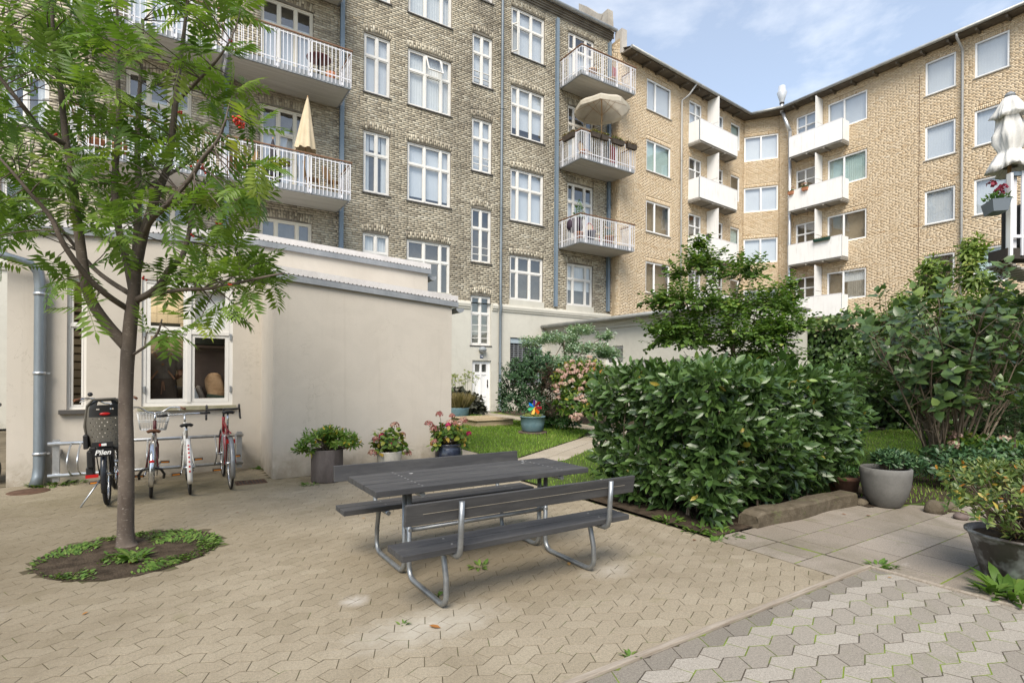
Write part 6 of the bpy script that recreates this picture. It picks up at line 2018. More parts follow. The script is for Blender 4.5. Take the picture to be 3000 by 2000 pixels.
# granite kerb and stones
M_GRANITE = mottled('rough_granite', (.075, .06, .04), (.15, .125, .09), 7, .9, .15, 0, .8, 40, bdist=.012, third=((.12, .13, .06), 4, .6))
def rock(name, c, r, label, mat=M_GRANITE, group=None, sq=(1, 1, .7), seed=0):
    rs = random.Random(seed)
    ph = [rs.uniform(0, 6) for _ in range(6)]
    mb = MB().ball((0, 0, 0), 1, 8)
    mb.v = [(x * r * sq[0] * (1 + .16 * math.sin(3 * x + ph[0]) * math.cos(2.5 * y + ph[1]) + .08 * math.sin(6 * z + ph[2])), y * r * sq[1] * (1 + .16 * math.sin(3.3 * y + ph[3] + z)), (z * r * sq[2] * (1 + .12 * math.sin(4 * x + ph[4])))) for x, y, z in mb.v]
    o = mb.build(name, mat, None, Matrix.Translation(c))
    return tag(o, label, 'stone', group)
kb_ = MB()
nx = 26
ring = []
vs_, fs_ = [], []
prof = [(.0, -.02), (-.006, .06), (-.004, .128), (.012, .148), (.09, .155), (.18, .15), (.2, .12), (.21, -.02)]
for i in range(nx + 1):
    x = 4.88 + 1.86 * i / nx
    for (y, z) in prof:
        w = 1 + .035 * math.sin(x * 7 + y * 20) + .02 * math.sin(x * 17)
        hh = 1.0 - .25 * max(0, (4.98 - x) / .1) if x < 4.98 else 1.0
        vs_.append((x + .012 * math.sin(z * 40 + x * 9), 3.08 + y + .02 * math.sin(x * 5.3) + (x - 4.88) * -.012, z * w * hh))
m_ = len(prof)
for i in range(nx):
    for k in range(m_ - 1):
        fs_.append((i * m_ + k, (i + 1) * m_ + k, (i + 1) * m_ + k + 1, i * m_ + k + 1))
fs_.append(tuple(range(m_))); fs_.append(tuple(range(nx * m_, nx * m_ + m_))[::-1])
kb_.add(vs_, fs_, 0, False)
tag(kb_.build('kerb_stone', M_GRANITE), 'long rough brown kerb stone at the foot of the laurel hedge', 'kerb stone')
M_PINKSTONE = mottled('pinkish_fieldstone', (.12, .09, .08), (.2, .16, .145), 6, .85, .2, 0, .5, 50)
for k, (u, v, r_, lb) in enumerate(((2524, 1478, .075, 'small grey fieldstone nearest the kerb stone'), (2553, 1472, .12, 'pink fieldstone leaning against the grey pot'), (2533, 1450, .10, 'brown fieldstone behind the pink one by the terracotta pot'), (2585, 1455, .09, 'fieldstone tucked behind the grey pot'), (2742, 1500, .13, 'dark fieldstone right of the grey pot'), (2775, 1495, .10, 'second dark fieldstone right of the grey pot'), (2815, 1520, .07, 'small pale stone under the azalea branches'))):
    g_ = ground(u, v)
    rock('fieldstone', (g_.x, g_.y, r_ * .35), r_, lb, M_PINKSTONE if k in (1, 6) else M_GRANITE, 'fieldstones round the grey pot', (1, .85, .7), k + 3)
# grey pot with evergreen, terracotta pots behind the hedge end
g_ = ground(2640, 1497)
gp_ = (g_.x + .13, g_.y + .21)
M_FIBREGREY = mottled('grey_fibre_clay', (.11, .107, .098), (.185, .18, .168), 2.5, .7, .3, 0, .1, 50, third=((.25, .245, .235), 2.2, .6))
pot_shape('grey_pot', (gp_[0], gp_[1], 0), [(0, 0), (.135, 0), (.16, .02), (.215, .13), (.245, .25), (.258, .38), (.26, .44), (.25, .45), (.235, .45), (.232, .4)], M_FIBREGREY, 'large rounded grey pot on the slabs beside the hedge', soil_z=.4, soil_r=.236, n=40)
potted_bush('potted_evergreen', 'small dark evergreen growing in the large grey pot', (gp_[0], gp_[1], .4), 0, [((-.06, 0, .13), (.12, .12, .1), .6), ((.14, -.05, .12), (.18, .16, .12), .9), ((.3, -.12, .08), (.14, .14, .1), .4)], 70, M_RHOD, 8, .09, .075, [T_leaf(.17, .2, .1)], mu=.55, single=90)
for (u, v, r_, h_, lb) in ((2510, 1462, .15, .27, 'brown terracotta pot at the end of the laurel hedge'), (2478, 1446, .1, .2, 'smaller terracotta pot pushed under the laurel leaves')):
    g_ = ground(u, v)
    pot_shape('terracotta_pot', (g_.x, g_.y + .12, 0), [(0, 0), (r_ * .7, 0), (r_ * .95, h_ * .8), (r_ * 1.08, h_ * .82), (r_ * 1.08, h_), (r_ * .95, h_), (r_ * .92, h_ * .85)], M_TERRACOTTA if r_ < .12 else mottled('old_terracotta', (.12, .06, .04), (.22, .12, .08), 9, .85), lb, soil_z=h_ * .86, soil_r=r_ * .93)
    potted_bush('potted_herb', 'green herb in the ' + lb.split(' at ')[0].split(' pushed')[0], (g_.x, g_.y + .12, h_ * .86), 0, [((0, 0, .06), (r_, r_, .08), 1)], 40, M_BED, 6, .08, .06, [T_leaf(.2)], single=0)
# zinc tub with azalea
M_TUB = mottled('weathered_zinc', (.055, .048, .043), (.14, .125, .115), 2.5, .5, .45, .4, .2, 40, (1, 1, .5), third=((.38, .39, .39), 3.2, .5))
tc = Vector((5.32, 1.28, 0))
pot_shape('zinc_tub', tuple(tc), [(0, 0), (.21, 0), (.225, .02), (.3, .30), (.312, .32), (.325, .325), (.325, .34), (.30, .342), (.285, .3)], M_TUB, 'weathered zinc tub on the slabs at the right picture edge', soil_z=.3, soil_r=.288, n=44)
M_AZA = foliage_mat('azalea_leaf', [(0, (.035, .075, .02)), (.4, (.085, .14, .03)), (.75, (.17, .22, .06)), (.9, (.32, .31, .10)), (.97, (.55, .38, .05)), (1, (.5, .2, .03))], .4, .25)
potted_bush('potted_azalea', 'azalea with yellowing leaves and many bare stems in the zinc tub', (tc.x, tc.y, .3), 0, [((-.25, .05, .36), (.34, .3, .12), 1.0), ((.1, -.1, .42), (.4, .34, .12), 1.2), ((-.5, .1, .24), (.22, .22, .13), .5), ((-.1, -.05, .5), (.3, .3, .07), .6), ((.2, .3, .38), (.35, .3, .14), .8), ((-.35, -.15, .12), (.2, .16, .1), .3)], 62, M_AZA, 8, .07, .058, [T_leaf(.22, .2, .05), T_leaf(.2, .25, .15)], mu=.55, sd=.22, single=160, up=.7, stem_r=.009)
# pinkish groundcover hydrangeas and low plants behind the pots
for (u, v, d, r_, lb) in ((2790, 1370, 8.3, .4, 'fading lacecap hydrangea under the bare stems'), (2870, 1360, 7.6, .4, 'lacecap hydrangea in the shade behind the azalea')):
    c = at(u, v, d)
    b = bush('lacecap_hydrangea', lb, 'shrub', c, [((c.x, c.y, .35), (r_, r_, .3), 1)], 60, M_HYL, 'shoot', 5, .12, .11, [T_leaf(.3, .2, .25)], .35, .2, 0, .4, inner=40)
    flower_heads(b, np.array([c.x, c.y, 0]), [(c.x + random.uniform(-r_, r_) * .8, c.y + random.uniform(-r_, r_) * .8, random.uniform(.5, .68)) for _ in range(6)], .07, 34, M_PETALP, .035, .35)
c = at(2790, 1390, 7.2)
bush('leafy_clump', 'dark leafy clump growing behind the grey pot, below the bare stems', 'plant', c, [((c.x, c.y, .26), (.4, .4, .3), 1), ((c.x + .6, c.y - .35, .28), (.5, .45, .35), 1)], 110, M_RHOD, 'shoot', 6, .14, .09, [T_leaf(.25, .2, .2)], .5, .2, 0, .4, group='low leafy clumps along the planting bed', inner=60)

# ------------------------------------------------------------------ weeds, moss and fallen leaves on the paving
M_WEED = foliage_mat('weed_leaf', [(0, (.04, .09, .012)), (.5, (.10, .19, .03)), (1, (.2, .28, .06))], .5, .3)
def weed(u, v, r_, n, leaf, label, z=0.0, h=.5, single=0, pos=None, mat=None, w=.22):
    c = pos or ground(u, v, z)
    b = empty('weed', tuple(c), label=label, cat='weed', group='weeds growing in the paving joints')
    a = rng.random(n) * 2 * PI
    rr = np.sqrt(rng.random(n)) * r_
    P = np.stack([c.x + rr * np.cos(a), c.y + rr * np.sin(a) * .8, np.full(n, c.z)], 1)
    D = np.stack([np.cos(a), np.sin(a), h + rng.random(n)], 1)
    leaves(b, [T_leaf(w, .15, .4), T_leaf(w * .8, .2, .6)], P, D + rnd_dirs(n) * .3, np.array([0, 0, 1]) + rnd_dirs(n) * .3, leaf * (.6 + .8 * rng.random(n)), tints(n, .5, .22), mat or M_WEED, 'leaf', 'leaves', single, tuple(c))
    return b
weed(165, 1418, .30, 150, .07, 'bushy weed at the foot of the drainpipe')
weed(765, 1372, .12, 50, .06, 'weed tuft in the inner corner of the annex')
weed(790, 1375, .08, 40, .06, 'second weed tuft beside the block corner')
weed(905, 1420, .10, 40, .05, 'weed beside the dark cylinder pot')
weed(1015, 1405, .05, 12, .09, 'thin seedling between the cylinder and beige pots')
weed(1210, 1372, .16, 90, .07, 'low leafy weed between the beige and midnight-blue pots')
weed(2120, 1565, .18, 60, .05, 'leafy weed spilling out at the hedge foot')
weed(2060, 1550, .22, 90, .055, 'ivy-like weed along the front of the hedge')
weed(1960, 1525, .16, 60, .055, 'weed below the hedge nearest the bench')
weed(2100, 1585, .05, 16, .05, 'lone weed on the beige paving before the kerb stone')
weed(2570, 1655, .06, 22, .05, 'weed in the slab joint at the timber corner')
weed(2610, 1662, .04, 14, .045, 'small weed beside the timber strip')
weed(2960, 1745, .16, 46, .15, 'big leafy dandelion at the foot of the zinc tub', h=.7, single=30, w=.17)
weed(2900, 1733, .06, 18, .11, 'fern-like weed left of the zinc tub', h=.9)
weed(1405, 1660, .06, 26, .05, 'weed under the picnic table')
weed(1185, 1640, .03, 10, .04, 'tiny weed left of the table legs')
weed(1395, 1780, .025, 8, .035, 'tiny weed near the front bench leg', pos=ground(1285, 1745))
weed(1180, 1830, .02, 7, .035, 'tiny sprout left of the front bench leg')
weed(2050, 1930, .03, 12, .04, 'sprig growing against the timber strip', pos=ground(1848, 1924))
# patchy weeds over the tree bed
b = empty('bed_weeds', (BED[0], BED[1], 0), label='mat of small green weeds covering the round tree bed', cat='weeds')
n = 4200
a = rng.random(n) * 2 * PI; rr = np.sqrt(rng.random(n)) * .63
x, y = BED[0] + rr * np.cos(a), BED[1] + rr * np.sin(a)
keep = (np.sin(x * 9 + 1) * np.sin(y * 8) + .7 * (rr / .62) ** 2 + .5 * (x - BED[0]) + .9 * rng.random(n)) > .95
x, y, a = x[keep], y[keep], a[keep]; n = len(x)
leaves(b, [T_leaf(.25, .15, .4)], np.stack([x, y, np.full(n, .006)], 1), np.stack([np.cos(a * 3), np.sin(a * 3), .3 + rng.random(n)], 1), np.array([0, 0, 1]) + rnd_dirs(n) * .4, .018 + .026 * rng.random(n), tints(n, .5, .25), M_WEED, 'leaf', 'leaves', 120, (BED[0], BED[1], 0))
weed(330, 1640, .07, 16, .11, 'broad-leaved young plant at the foot of the rowan trunk', pos=Vector((BED[0] + .02, BED[1] - .22, .005)), single=12)
# fallen leaves and litter
M_DRY = foliage_mat('fallen_leaf', [(0, (.16, .05, .015)), (.5, (.32, .12, .03)), (1, (.45, .28, .08))], .7, .1)
for k, (u, v, s) in enumerate(((1292, 1838, .075), (2150, 1472, .05), (2535, 1508, .06), (2480, 1507, .05), (1668, 1655, .06), (2600, 1690, .03), (700, 1500, .03), (395, 1648, .05), (550, 1570, .05), (1060, 1518, .04), (2040, 1580, .05), (2900, 1672, .045), (2870, 1565, .04), (240, 1800, .04))):
    c = ground(u, v, .006)
    V, F = T_leaf(.24, .3, -.1)
    me = fast_mesh('fallen_leaf', V, F, M_DRY, np.full(len(F), random.random()))
    o = inst(me, 'fallen_leaf', None, Matrix.Translation(c) @ Matrix.Rotation(random.random() * 6, 4, 'Z') @ Matrix.Diagonal((s, s, s, 1)))
    tag(o, ['single orange fallen leaf lying near the front bench foot', 'dry brown leaf at the hedge foot near the bench', 'orange leaf on the slabs before the grey pot', 'brown leaf on the slabs beside the kerb stone', 'dry leaf under the far end of the bench', 'small leaf on the slab by the timber corner', 'small brown leaf on the paving beside the rowan bed', 'orange leaf on the tree bed soil', 'dry leaf among the tree bed weeds', 'dry leaf on the paving left of the table', 'curled leaf on the beige paving before the hedge', 'dead leaf on the slab beside the zinc tub', 'dead leaf below the azalea branches', 'brown leaf on the paving left in front'][k], 'leaf', 'fallen leaves on the paving')
# cover, grate
M_RUST = mottled('rusty_iron', (.07, .04, .025), (.15, .085, .055), 9, .85, .3, .3, .3, 60)
c = ground(84, 1440)
o = MB().lathe([(0, .006), (.2, .006), (.21, .0), (.21, -.02)], 28).build('manhole_cover', M_RUST, None, Matrix.Translation((c.x, c.y, .002)))
tag(o, 'rusty round manhole cover by the drainpipe', 'manhole cover')
c = ground(735, 1412)
gr = empty('drain_grate', (c.x, c.y, 0), label='iron drain grate in front of the annex corner', cat='drain grate')
MB().box(-.17, .17, -.13, .13, -.02, .001).build('pit', M_DARK, gr)
MB().box(-.19, .19, -.15, -.13, -.02, .006).box(-.19, .19, .13, .15, -.02, .006).box(-.19, -.17, -.13, .13, -.02, .006).box(.17, .19, -.13, .13, -.02, .006).build('rim', M_RUST, gr)
for k in range(8):
    x = -.15 + .3 * k / 7
    MB().box(x - .011, x + .011, -.13, .13, -.01, .005).build('bar', M_RUST, gr)

# dark wheeled bin glimpsed beside the annex
wb_ = empty('wheeled_bin', (-2.28, 10.1, 0), label='black wheeled bin half hidden behind the left corner of the annex', cat='bin')
V = [(-.24, -.26, .08), (.24, -.26, .08), (.24, .26, .08), (-.24, .26, .08), (-.29, -.32, .98), (.29, -.32, .98), (.29, .34, .98), (-.29, .34, .98)]
M_BIN = plain('bin_black', (.03, .032, .035), .5)
MB().add(V, [(0, 3, 2, 1), (4, 5, 6, 7), (0, 1, 5, 4), (2, 3, 7, 6), (3, 0, 4, 7), (1, 2, 6, 5)]).build('body', M_BIN, wb_, None, .02)
MB().box(-.31, .31, -.36, .36, .985, 1.04).build('lid', M_BIN, wb_, None, .02)
MB().tube([(-.25, .36, .95), (.25, .36, .95)], .018, 8).build('handle', M_BIN, wb_)
for s in (-1, 1):
    MB().tube([(s * .25, .25, .1), (s * .31, .25, .1)], .1, 14).build('wheel', M_BIN, wb_)
# ================================================================== bicycle rack and bicycles
rk = empty('bicycle_rack', (-.12, 9.1, 0), label='galvanised tube bicycle rack fixed along the annex wall', cat='bicycle rack')
K0 = Matrix.Translation((.12, -9.1, 0))
for z in (.555, .14):
    MB().tube([(-1.27, 9.06, z), (1.0, 9.06, z)], .024, 10).build('rail', M_GALV, rk, K0)
for x in (-1.19, .95):
    MB().box(x - .035, x + .035, 9.075, 9.15, .06, .60).box(x - .03, x + .03, 9.15, 9.3, .4, .46).build('upright', M_GALV, rk, K0)
for x in (-.93, -.5, -.1, .3, .72):
    pts = [(x - .1, 9.04, .14)] + [(x - .1 + .0 * t, 9.04 - .36 * math.sin(PI * t / 10), .14 + .415 * t / 10) for t in range(1, 10)] + [(x - .1, 9.04, .555)]
    MB().tube(pts, .011, 8).build('hoop', M_GALV, rk, K0)
    MB().tube([(p_[0] + .1, p_[1], p_[2]) for p_ in pts], .011, 8).build('hoop', M_GALV, rk, K0)
M_RUBBER = plain('tyre_rubber', (.018, .018, .018), .8)
M_CHROME = mottled('chrome', (.55, .56, .58), (.68, .69, .7), 9, .18, .5, .95, 0)
M_BLACKP = plain('black_plastic', (.02, .02, .021), .45)
M_BROWNL = plain('brown_leather', (.16, .07, .035), .5)
M_ORANGE = plain('orange_reflector', (.6, .2, .02), .3)
M_REDR = plain('red_reflector', (.45, .015, .015), .25)
def torus(mb, c, r, t, n=36, k=8, mi=0):
    pts = [(c[0], c[1] + r * math.cos(2 * PI * i / n), c[2] + r * math.sin(2 * PI * i / n)) for i in range(n)]
    return mb.tube(pts, t, k, mi, closed=True)
def bike(loc, lean, steer, label, fc, wr=.335, guard=None, saddle=(.95, 'black'), bars='flat', bar_z=1.02, extra=(), rz=0.0, tyre=.018):
    """x across, y forwards (to the wall), rear wheel touching the ground at the origin"""
    B = empty('bicycle', (loc[0], loc[1], 0), label=label, cat='bicycle', group='bicycles standing in the rack')
    B.rotation_euler = (0, R(lean), R(rz))
    wb = 1.04
    mf = plain('frame_paint_%s' % label.split()[0], fc, .35)
    ax_r, ax_f, bb = Vector((0, 0, wr)), Vector((0, wb, wr)), Vector((0, .44, .28))
    seat_top = Vector((0, .25, saddle[0] - .12)); st_cl = Vector((0, .28, .62 + (.12 if bars == 'drop' else 0)))
    head_t, head_b = Vector((0, .86, bar_z - .14)), Vector((0, .90, bar_z - .32))
    f = MB()
    f.tube([bb, st_cl], .0165, 8)
    if bars == 'drop' or bars == 'flat':
        f.tube([st_cl - Vector((0, 0, .02)), head_t - Vector((0, 0, .03))], .0155, 8)
    else:
        f.tube([bb + (st_cl - bb) * .45, head_b + Vector((0, 0, .06))], .0155, 8)
    f.tube([bb, head_b], .018, 8)
    f.tube([head_b - Vector((0, 0, .03)), head_t + Vector((0, 0, .03))], .02, 8)
    for s in (-1, 1):
        f.tube([ax_r + Vector((s * .062, 0, 0)), bb + Vector((s * .03, -.06, 0))], .0105, 6)
        f.tube([ax_r + Vector((s * .062, 0, 0)), st_cl + Vector((s * .03, -.12, .0 - .04)), st_cl + Vector((s * .012, 0, -.02))], .0095, 6)
    f.build('frame', mf, B)
    fk = MB()
    for s in (-1, 1):
        fk.tube([ax_f + Vector((s * .05, 0, 0)), head_b + Vector((s * .045, .03, -.12)), head_b + Vector((s * .02, .01, -.02))], .011, 6)
    fk.build('fork', mf, B)
    for ax, nm in ((ax_r, 'rear'), (ax_f, 'front')):
        w = torus(MB(), ax, wr - tyre, tyre).build('wheel', M_RUBBER, B)
        w['label'] = nm + ' wheel'
        torus(MB(), ax, wr - tyre * 2 - .008, .011, 36, 6).build('rim', M_CHROME, w)
        sp = MB()
        for k in range(20):
            a = 2 * PI * k / 20
            sp.tube([(ax.x + (.03 if k % 2 else -.03), ax.y, ax.z), (ax.x, ax.y + (wr - .05) * math.cos(a), ax.z + (wr - .05) * math.sin(a))], .0012, 3, cap=False)
        sp.build('spokes', M_CHROME, w)
        MB().tube([(ax.x - .06, ax.y, ax.z), (ax.x + .06, ax.y, ax.z)], .02, 8).build('hub', M_CHROME, w)
    if guard:
        g = MB()
        def gs(c, a0, a1):
            n = 14
            V, F = [], []
            for i in range(n + 1):
                a = R(a0 + (a1 - a0) * i / n)
                for (dx, dr) in ((-.027, -.012), (-.018, .004), (0, .009), (.018, .004), (.027, -.012)):
                    r_ = wr + .014 + dr
                    V.append((dx, c.y + r_ * math.cos(a), c.z + r_ * math.sin(a)))
            for i in range(n):
                for k in range(4):
                    F.append((i * 5 + k, i * 5 + k + 1, (i + 1) * 5 + k + 1, (i + 1) * 5 + k))
            g.add(V, F, 0, True)
        gs(ax_r, 55, 205); gs(ax_f, 20, 190)
        o = g.build('mudguard', guard, B)
        so = o.modifiers.new('t', 'SOLIDIFY'); so.thickness = .0015
    sd_ = MB()
    sm = {'black': M_BLACKP, 'brown': M_BROWNL}[saddle[1]]
    sz = saddle[0]
    V, F = [], []
    prof = [(-.01, .062), (.03, .078), (.09, .068), (.15, .036), (.21, .022), (.26, .014)]
    for (y, w) in prof:
        for t in (-1, -.6, 0, .6, 1):
            V.append((t * w, .12 + y, sz - .03 * abs(t) ** 3 - .008 * (1 - abs(t)) + .008 * math.cos(y * 12)))
    n = 5
    for i in range(len(prof) - 1):
        for k in range(4):
            F.append((i * n + k, i * n + k + 1, (i + 1) * n + k + 1, (i + 1) * n + k))
    sd_.add(V, F, 0, True)
    s_ = sd_.build('saddle', sm, B)
    so = s_.modifiers.new('t', 'SOLIDIFY'); so.thickness = .03; so.offset = -1
    MB().tube([st_cl, Vector((0, .235, sz - .03))], .0135, 8).build('seat_post', M_CHROME, B)
    # handlebar, turned by the steering angle
    S = Matrix.Translation(head_t) @ Matrix.Rotation(R(steer), 4, 'Z')
    MB().tube([(0, 0, .0), (0, -.005, .12)], .013, 8).tube([(0, -.005, .12), (0, .05, .135)], .014, 8).build('stem', M_CHROME if bars != 'drop' else M_BLACKP, B, S)
    hb_ = MB(); gb = MB()
    if bars == 'swept':
        pts = [(-.30, -.20, .20), (-.24, -.06, .215), (-.17, .03, .205), (-.08, .06, .14), (0, .05, .13), (.08, .06, .14), (.17, .03, .205), (.24, -.06, .215), (.30, -.20, .20)]
        hb_.tube(pts, .0115, 8)
        for s in (-1, 1):
            MB().tube([(s * .26, -.09, .212), (s * .31, -.22, .198)], .016, 8).build('grip', M_BROWNL, B, S)
            hb_.tube([(s * .22, .0, .2), (s * .285, -.1, .17)], .005, 5)
    elif bars == 'flat':
        hb_.tube([(-.3, .02, .135), (-.1, .05, .135), (.1, .05, .135), (.3, .02, .135)], .0125, 8)
        for s in (-1, 1):
            MB().tube([(s * .19, .036, .135), (s * .31, .018, .135)], .0165, 8).build('grip', M_BLACKP, B, S)
            hb_.tube([(s * .17, .05, .13), (s * .2, .08, .12), (s * .28, .06, .11)], .005, 5)
    else:
        for s in (-1, 1):
            hb_.tube([(0, .05, .135), (s * .17, .05, .135), (s * .205, .08, .132), (s * .21, .14, .12), (s * .212, .155, .07), (s * .213, .12, .015), (s * .214, .03, .0)], .014, 8)
            MB().tube([(s * .205, .14, .135), (s * .206, .17, .19)], .015, 6).tube([(s * .207, .16, .13), (s * .207, .175, .04)], .006, 5).build('brake_hood', M_BLACKP, B, S)
    hb_.build('handlebar', M_CHROME if bars != 'drop' else M_BLACKP, B, S)
    # cranks, chainring, pedals
    cr = MB()
    for i in range(24):
        pass
    torus(cr, (.05, bb.y, bb.z), .09, .006, 24, 5)
    ca = R(20)
    for s in (-1, 1):
        d = Vector((0, math.cos(ca), math.sin(ca))) * (.17 * s)
        cr.tube([(s * .06, bb.y, bb.z), (s * .075, bb.y + d.y, bb.z + d.z)], .009, 6)
    cr.build('crank', M_CHROME, B)
    for s in (-1, 1):
        d = Vector((0, math.cos(ca), math.sin(ca))) * (.17 * s)
        c = Vector((s * .13, bb.y + d.y, bb.z + d.z))
        pd = MB().box(c.x - .05, c.x + .05, c.y - .04, c.y + .04, c.z - .012, c.z + .012).build('pedal', M_BLACKP, B)
        MB().box(c.x - .04, c.x + .04, c.y - .0425, c.y - .0405, c.z - .008, c.z + .008).build('reflector', M_ORANGE, pd)
    ch = MB()
    ch.tube([(.05, bb.y, bb.z + .09), (.05, 0, wr + .035)], .005, 4).tube([(.05, bb.y, bb.z - .09), (.05, 0, wr - .035)], .005, 4)
    ch.build('chain', plain('chain_steel', (.12, .11, .1), .4, .8), B)
    return B, S
# black bicycle with the child seat
b1, S1 = bike((-.535, 7.52), -2, -8, 'black town bicycle with a taupe child seat, leftmost in the rack', (.02, .022, .025), .345, plain('black_guard', (.018, .02, .025), .25), (.86, 'black'), 'swept', 1.1, tyre=.022)
MB().box(-.07, .07, -.3, .2, .70, .72).tube([(-.07, -.28, .71), (-.062, -.02, .36)], .006, 5).tube([(.07, -.28, .71), (.062, -.02, .36)], .006, 5).build('carrier', M_BLACKP, b1)
fp = MB().box(-.09, .09, -.335, -.318, .585, .675).build('carrier_plate', plain('gloss_black', (.012, .012, .014), .3), b1)
text_mesh('Pilen', .072, M_WHITE, fp, Matrix.Translation((0, -.3365, .629)) @ UP, shear=.25, bold=.0015)
MB().box(-.09, .09, -.335, -.315, .69, .74).build('tail_light', M_BLACKP, b1)
MB().box(-.03, -.012, -.338, -.335, .70, .725).build('tail_lens', M_REDR, b1)
MB().box(-.008, .035, -.338, -.335, .70, .725).build('tail_label', M_WHITE, b1)
MB().tube([(-.05, .12, .3), (-.24, -.02, .01)], .009, 6).build('kickstand', M_GALV, b1)
MB().ball((-.2, .86, 1.22), .028, 5).build('bell', M_BLACKP, b1)
cs = empty('child_seat', (-.535, 7.52, .63), label='taupe perforated child seat with red reflector on the black bicycle', cat='child seat')
M_TAUPE = plain('taupe_shell', (.13, .12, .10), .5)
def shell_y(z): return -.20 - .05 * z - .06 * z * z
sh_ = MB()
nz_, nx_ = 40, 30
holes_ = set()
for i in range(nz_):
    for k in range(nx_):
        z0_, z1_ = .05 + .58 * i / nz_, .05 + .58 * (i + 1) / nz_
        def hw(z): return .165 + .03 * math.sin((z - .05) / .58 * PI) - (.05 * max(0, (z - .5) / .13) ** 2)
        x0_, x1_ = -1 + 2 * k / nx_, -1 + 2 * (k + 1) / nx_
        zc, xc = (z0_ + z1_) / 2, (x0_ + x1_) / 2
        if i in (5, 8, 11, 14, 17, 20, 23) and k % 4 == (0 if (i - 5) // 3 % 2 else 2) and 3 < k < nx_ - 4: continue      # vent holes
        if i in (35, 36, 37) and 8 <= k <= nx_ - 9: continue                                            # grip opening
        if i == 31 and k in (8, 9, 10, 19, 20, 21): continue
        q = []
        for (x, z) in ((x0_, z0_), (x1_, z0_), (x1_, z1_), (x0_, z1_)):
            q.append((x * hw(z), shell_y(z) + .13 * abs(x) ** 3, z))
        sh_.add(q, [(0, 1, 2, 3)], 1 if (i >= 25 and abs(xc) < .8) else 0, False)
o = sh_.build('shell', [M_TAUPE, M_BLACKP], cs)
so = o.modifiers.new('t', 'SOLIDIFY'); so.thickness = .012
MB().tube([(-.17, shell_y(.05) + .13, .05), (-.2, shell_y(.3) + .12, .3), (-.165, shell_y(.55) + .1, .55), (-.10, shell_y(.63) + .0, .63), (.10, shell_y(.63), .63), (.165, shell_y(.55) + .1, .55), (.2, shell_y(.3) + .12, .3), (.17, shell_y(.05) + .13, .05)], .014, 8).build('rim', M_TAUPE, cs)
MB().ball((0, shell_y(.45) - .006, .45), .05, 8, 0, (1, .2, .36)).build('reflector', M_REDR, cs)
MB().box(-.16, .16, -.2, .12, .0, .05).box(-.19, -.13, -.14, .08, -.2, .0).box(.13, .19, -.14, .08, -.2, .0).box(-.215, -.17, -.16, -.02, .03, .2).build('base', M_BLACKP, cs, None, .01)
for s in (-1, 1):
    MB().box(s * .17 - .035, s * .17 + .035, -.1, .12, -.33, -.2).build('foot_rest', M_BLACKP, cs, None, .01)
    MB().box(s * .15 - .06, s * .15 + .06, -.105, -.1, -.33, -.29).build('red_trim', M_REDR, cs)
cs.rotation_euler = (0, R(-2), 0)
cs.scale = (.95, .95, .9)
# dark red bicycle with basket
b2, S2 = bike((-.135, 7.68), 1.5, 6, 'dark red town bicycle with silver mudguard and wire basket', (.10, .018, .02), .335, M_CHROME, (.80, 'brown'), 'swept', .96)
MB().ball((0, -.325, .47), .026, 6, 0, (1, .4, .9)).build('rear_reflector', M_REDR, b2)
MB().tube([(-.12, -.05, .24), (-.125, -.16, .30), (-.09, -.25, .37), (0, -.28, .40), (.09, -.25, .37), (.125, -.16, .30), (.12, -.05, .24)], .015, 8).build('frame_lock', M_BLACKP, b2)
bk = MB()
for z, w in ((0, .14), (.11, .16), (.22, .18)):
    bk.tube([(-w, -.1 - z * .1, z), (w, -.1 - z * .1, z), (w, .14 + z * .1, z), (-w, .14 + z * .1, z)], .005, 5, closed=True)
for k in range(11):
    t = -1 + 2 * k / 10
    for (ya, yb) in ((-.1, -.122), (.14, .162)):
        bk.tube([(t * .14, ya, 0), (t * .18, yb, .22)], .0025, 4)
    if k < 7:
        yy = -.1 + .24 * k / 6
        for s in (-1, 1): bk.tube([(s * .14, yy, 0), (s * .18, yy * 1.1, .22)], .0025, 4)
        bk.tube([(-.14, yy, 0), (.14, yy, 0)], .0025, 4)
o = bk.build('basket', plain('basket_white', (.6, .6, .58), .4), b2, S2 @ Matrix.Translation((0, .17, -.1)))
# white bicycle
b3, S3 = bike((.262, 7.66), -2.5, 4, 'white bicycle with red-speckled mudguard and flat handlebar', (.68, .66, .6), .33, plain('ivory_guard', (.68, .66, .62), .4), (.86, 'black'), 'flat', .93, tyre=.016)
for k in range(7):
    a = R(125 + k * 9)
    MB().box(-.009, .009, -.002, .002, -.010, .010).xf(Matrix.Translation((0, .356 * math.cos(a), .33 + .356 * math.sin(a))) @ Matrix.Rotation(a - PI / 2 + PI / 2, 4, 'X') @ Matrix.Rotation(0, 4, 'X')).build('red_mark', M_REDR, b3)
# red racing bicycle
b4, S4 = bike((.712, 7.74), -1.0, -3, 'red racing bicycle with black drop handlebar, nearest the block', (.26, .018, .025), .335, mottled('grey_guard', (.2, .2, .2), (.3, .3, .3), 8, .4, .4, .5, 0), (1.0, 'black'), 'drop', .98, tyre=.014)
MB().tube([(-.055, -.02, .34), (-.06, -.06, .70), (.06, -.06, .70), (.055, -.02, .34)], .005, 5).box(-.055, .055, -.1, .2, .695, .702).build('carrier', M_CHROME, b4)
MB().box(-.05, .05, -.125, -.105, .6, .65).build('rear_reflector', M_REDR, b4)

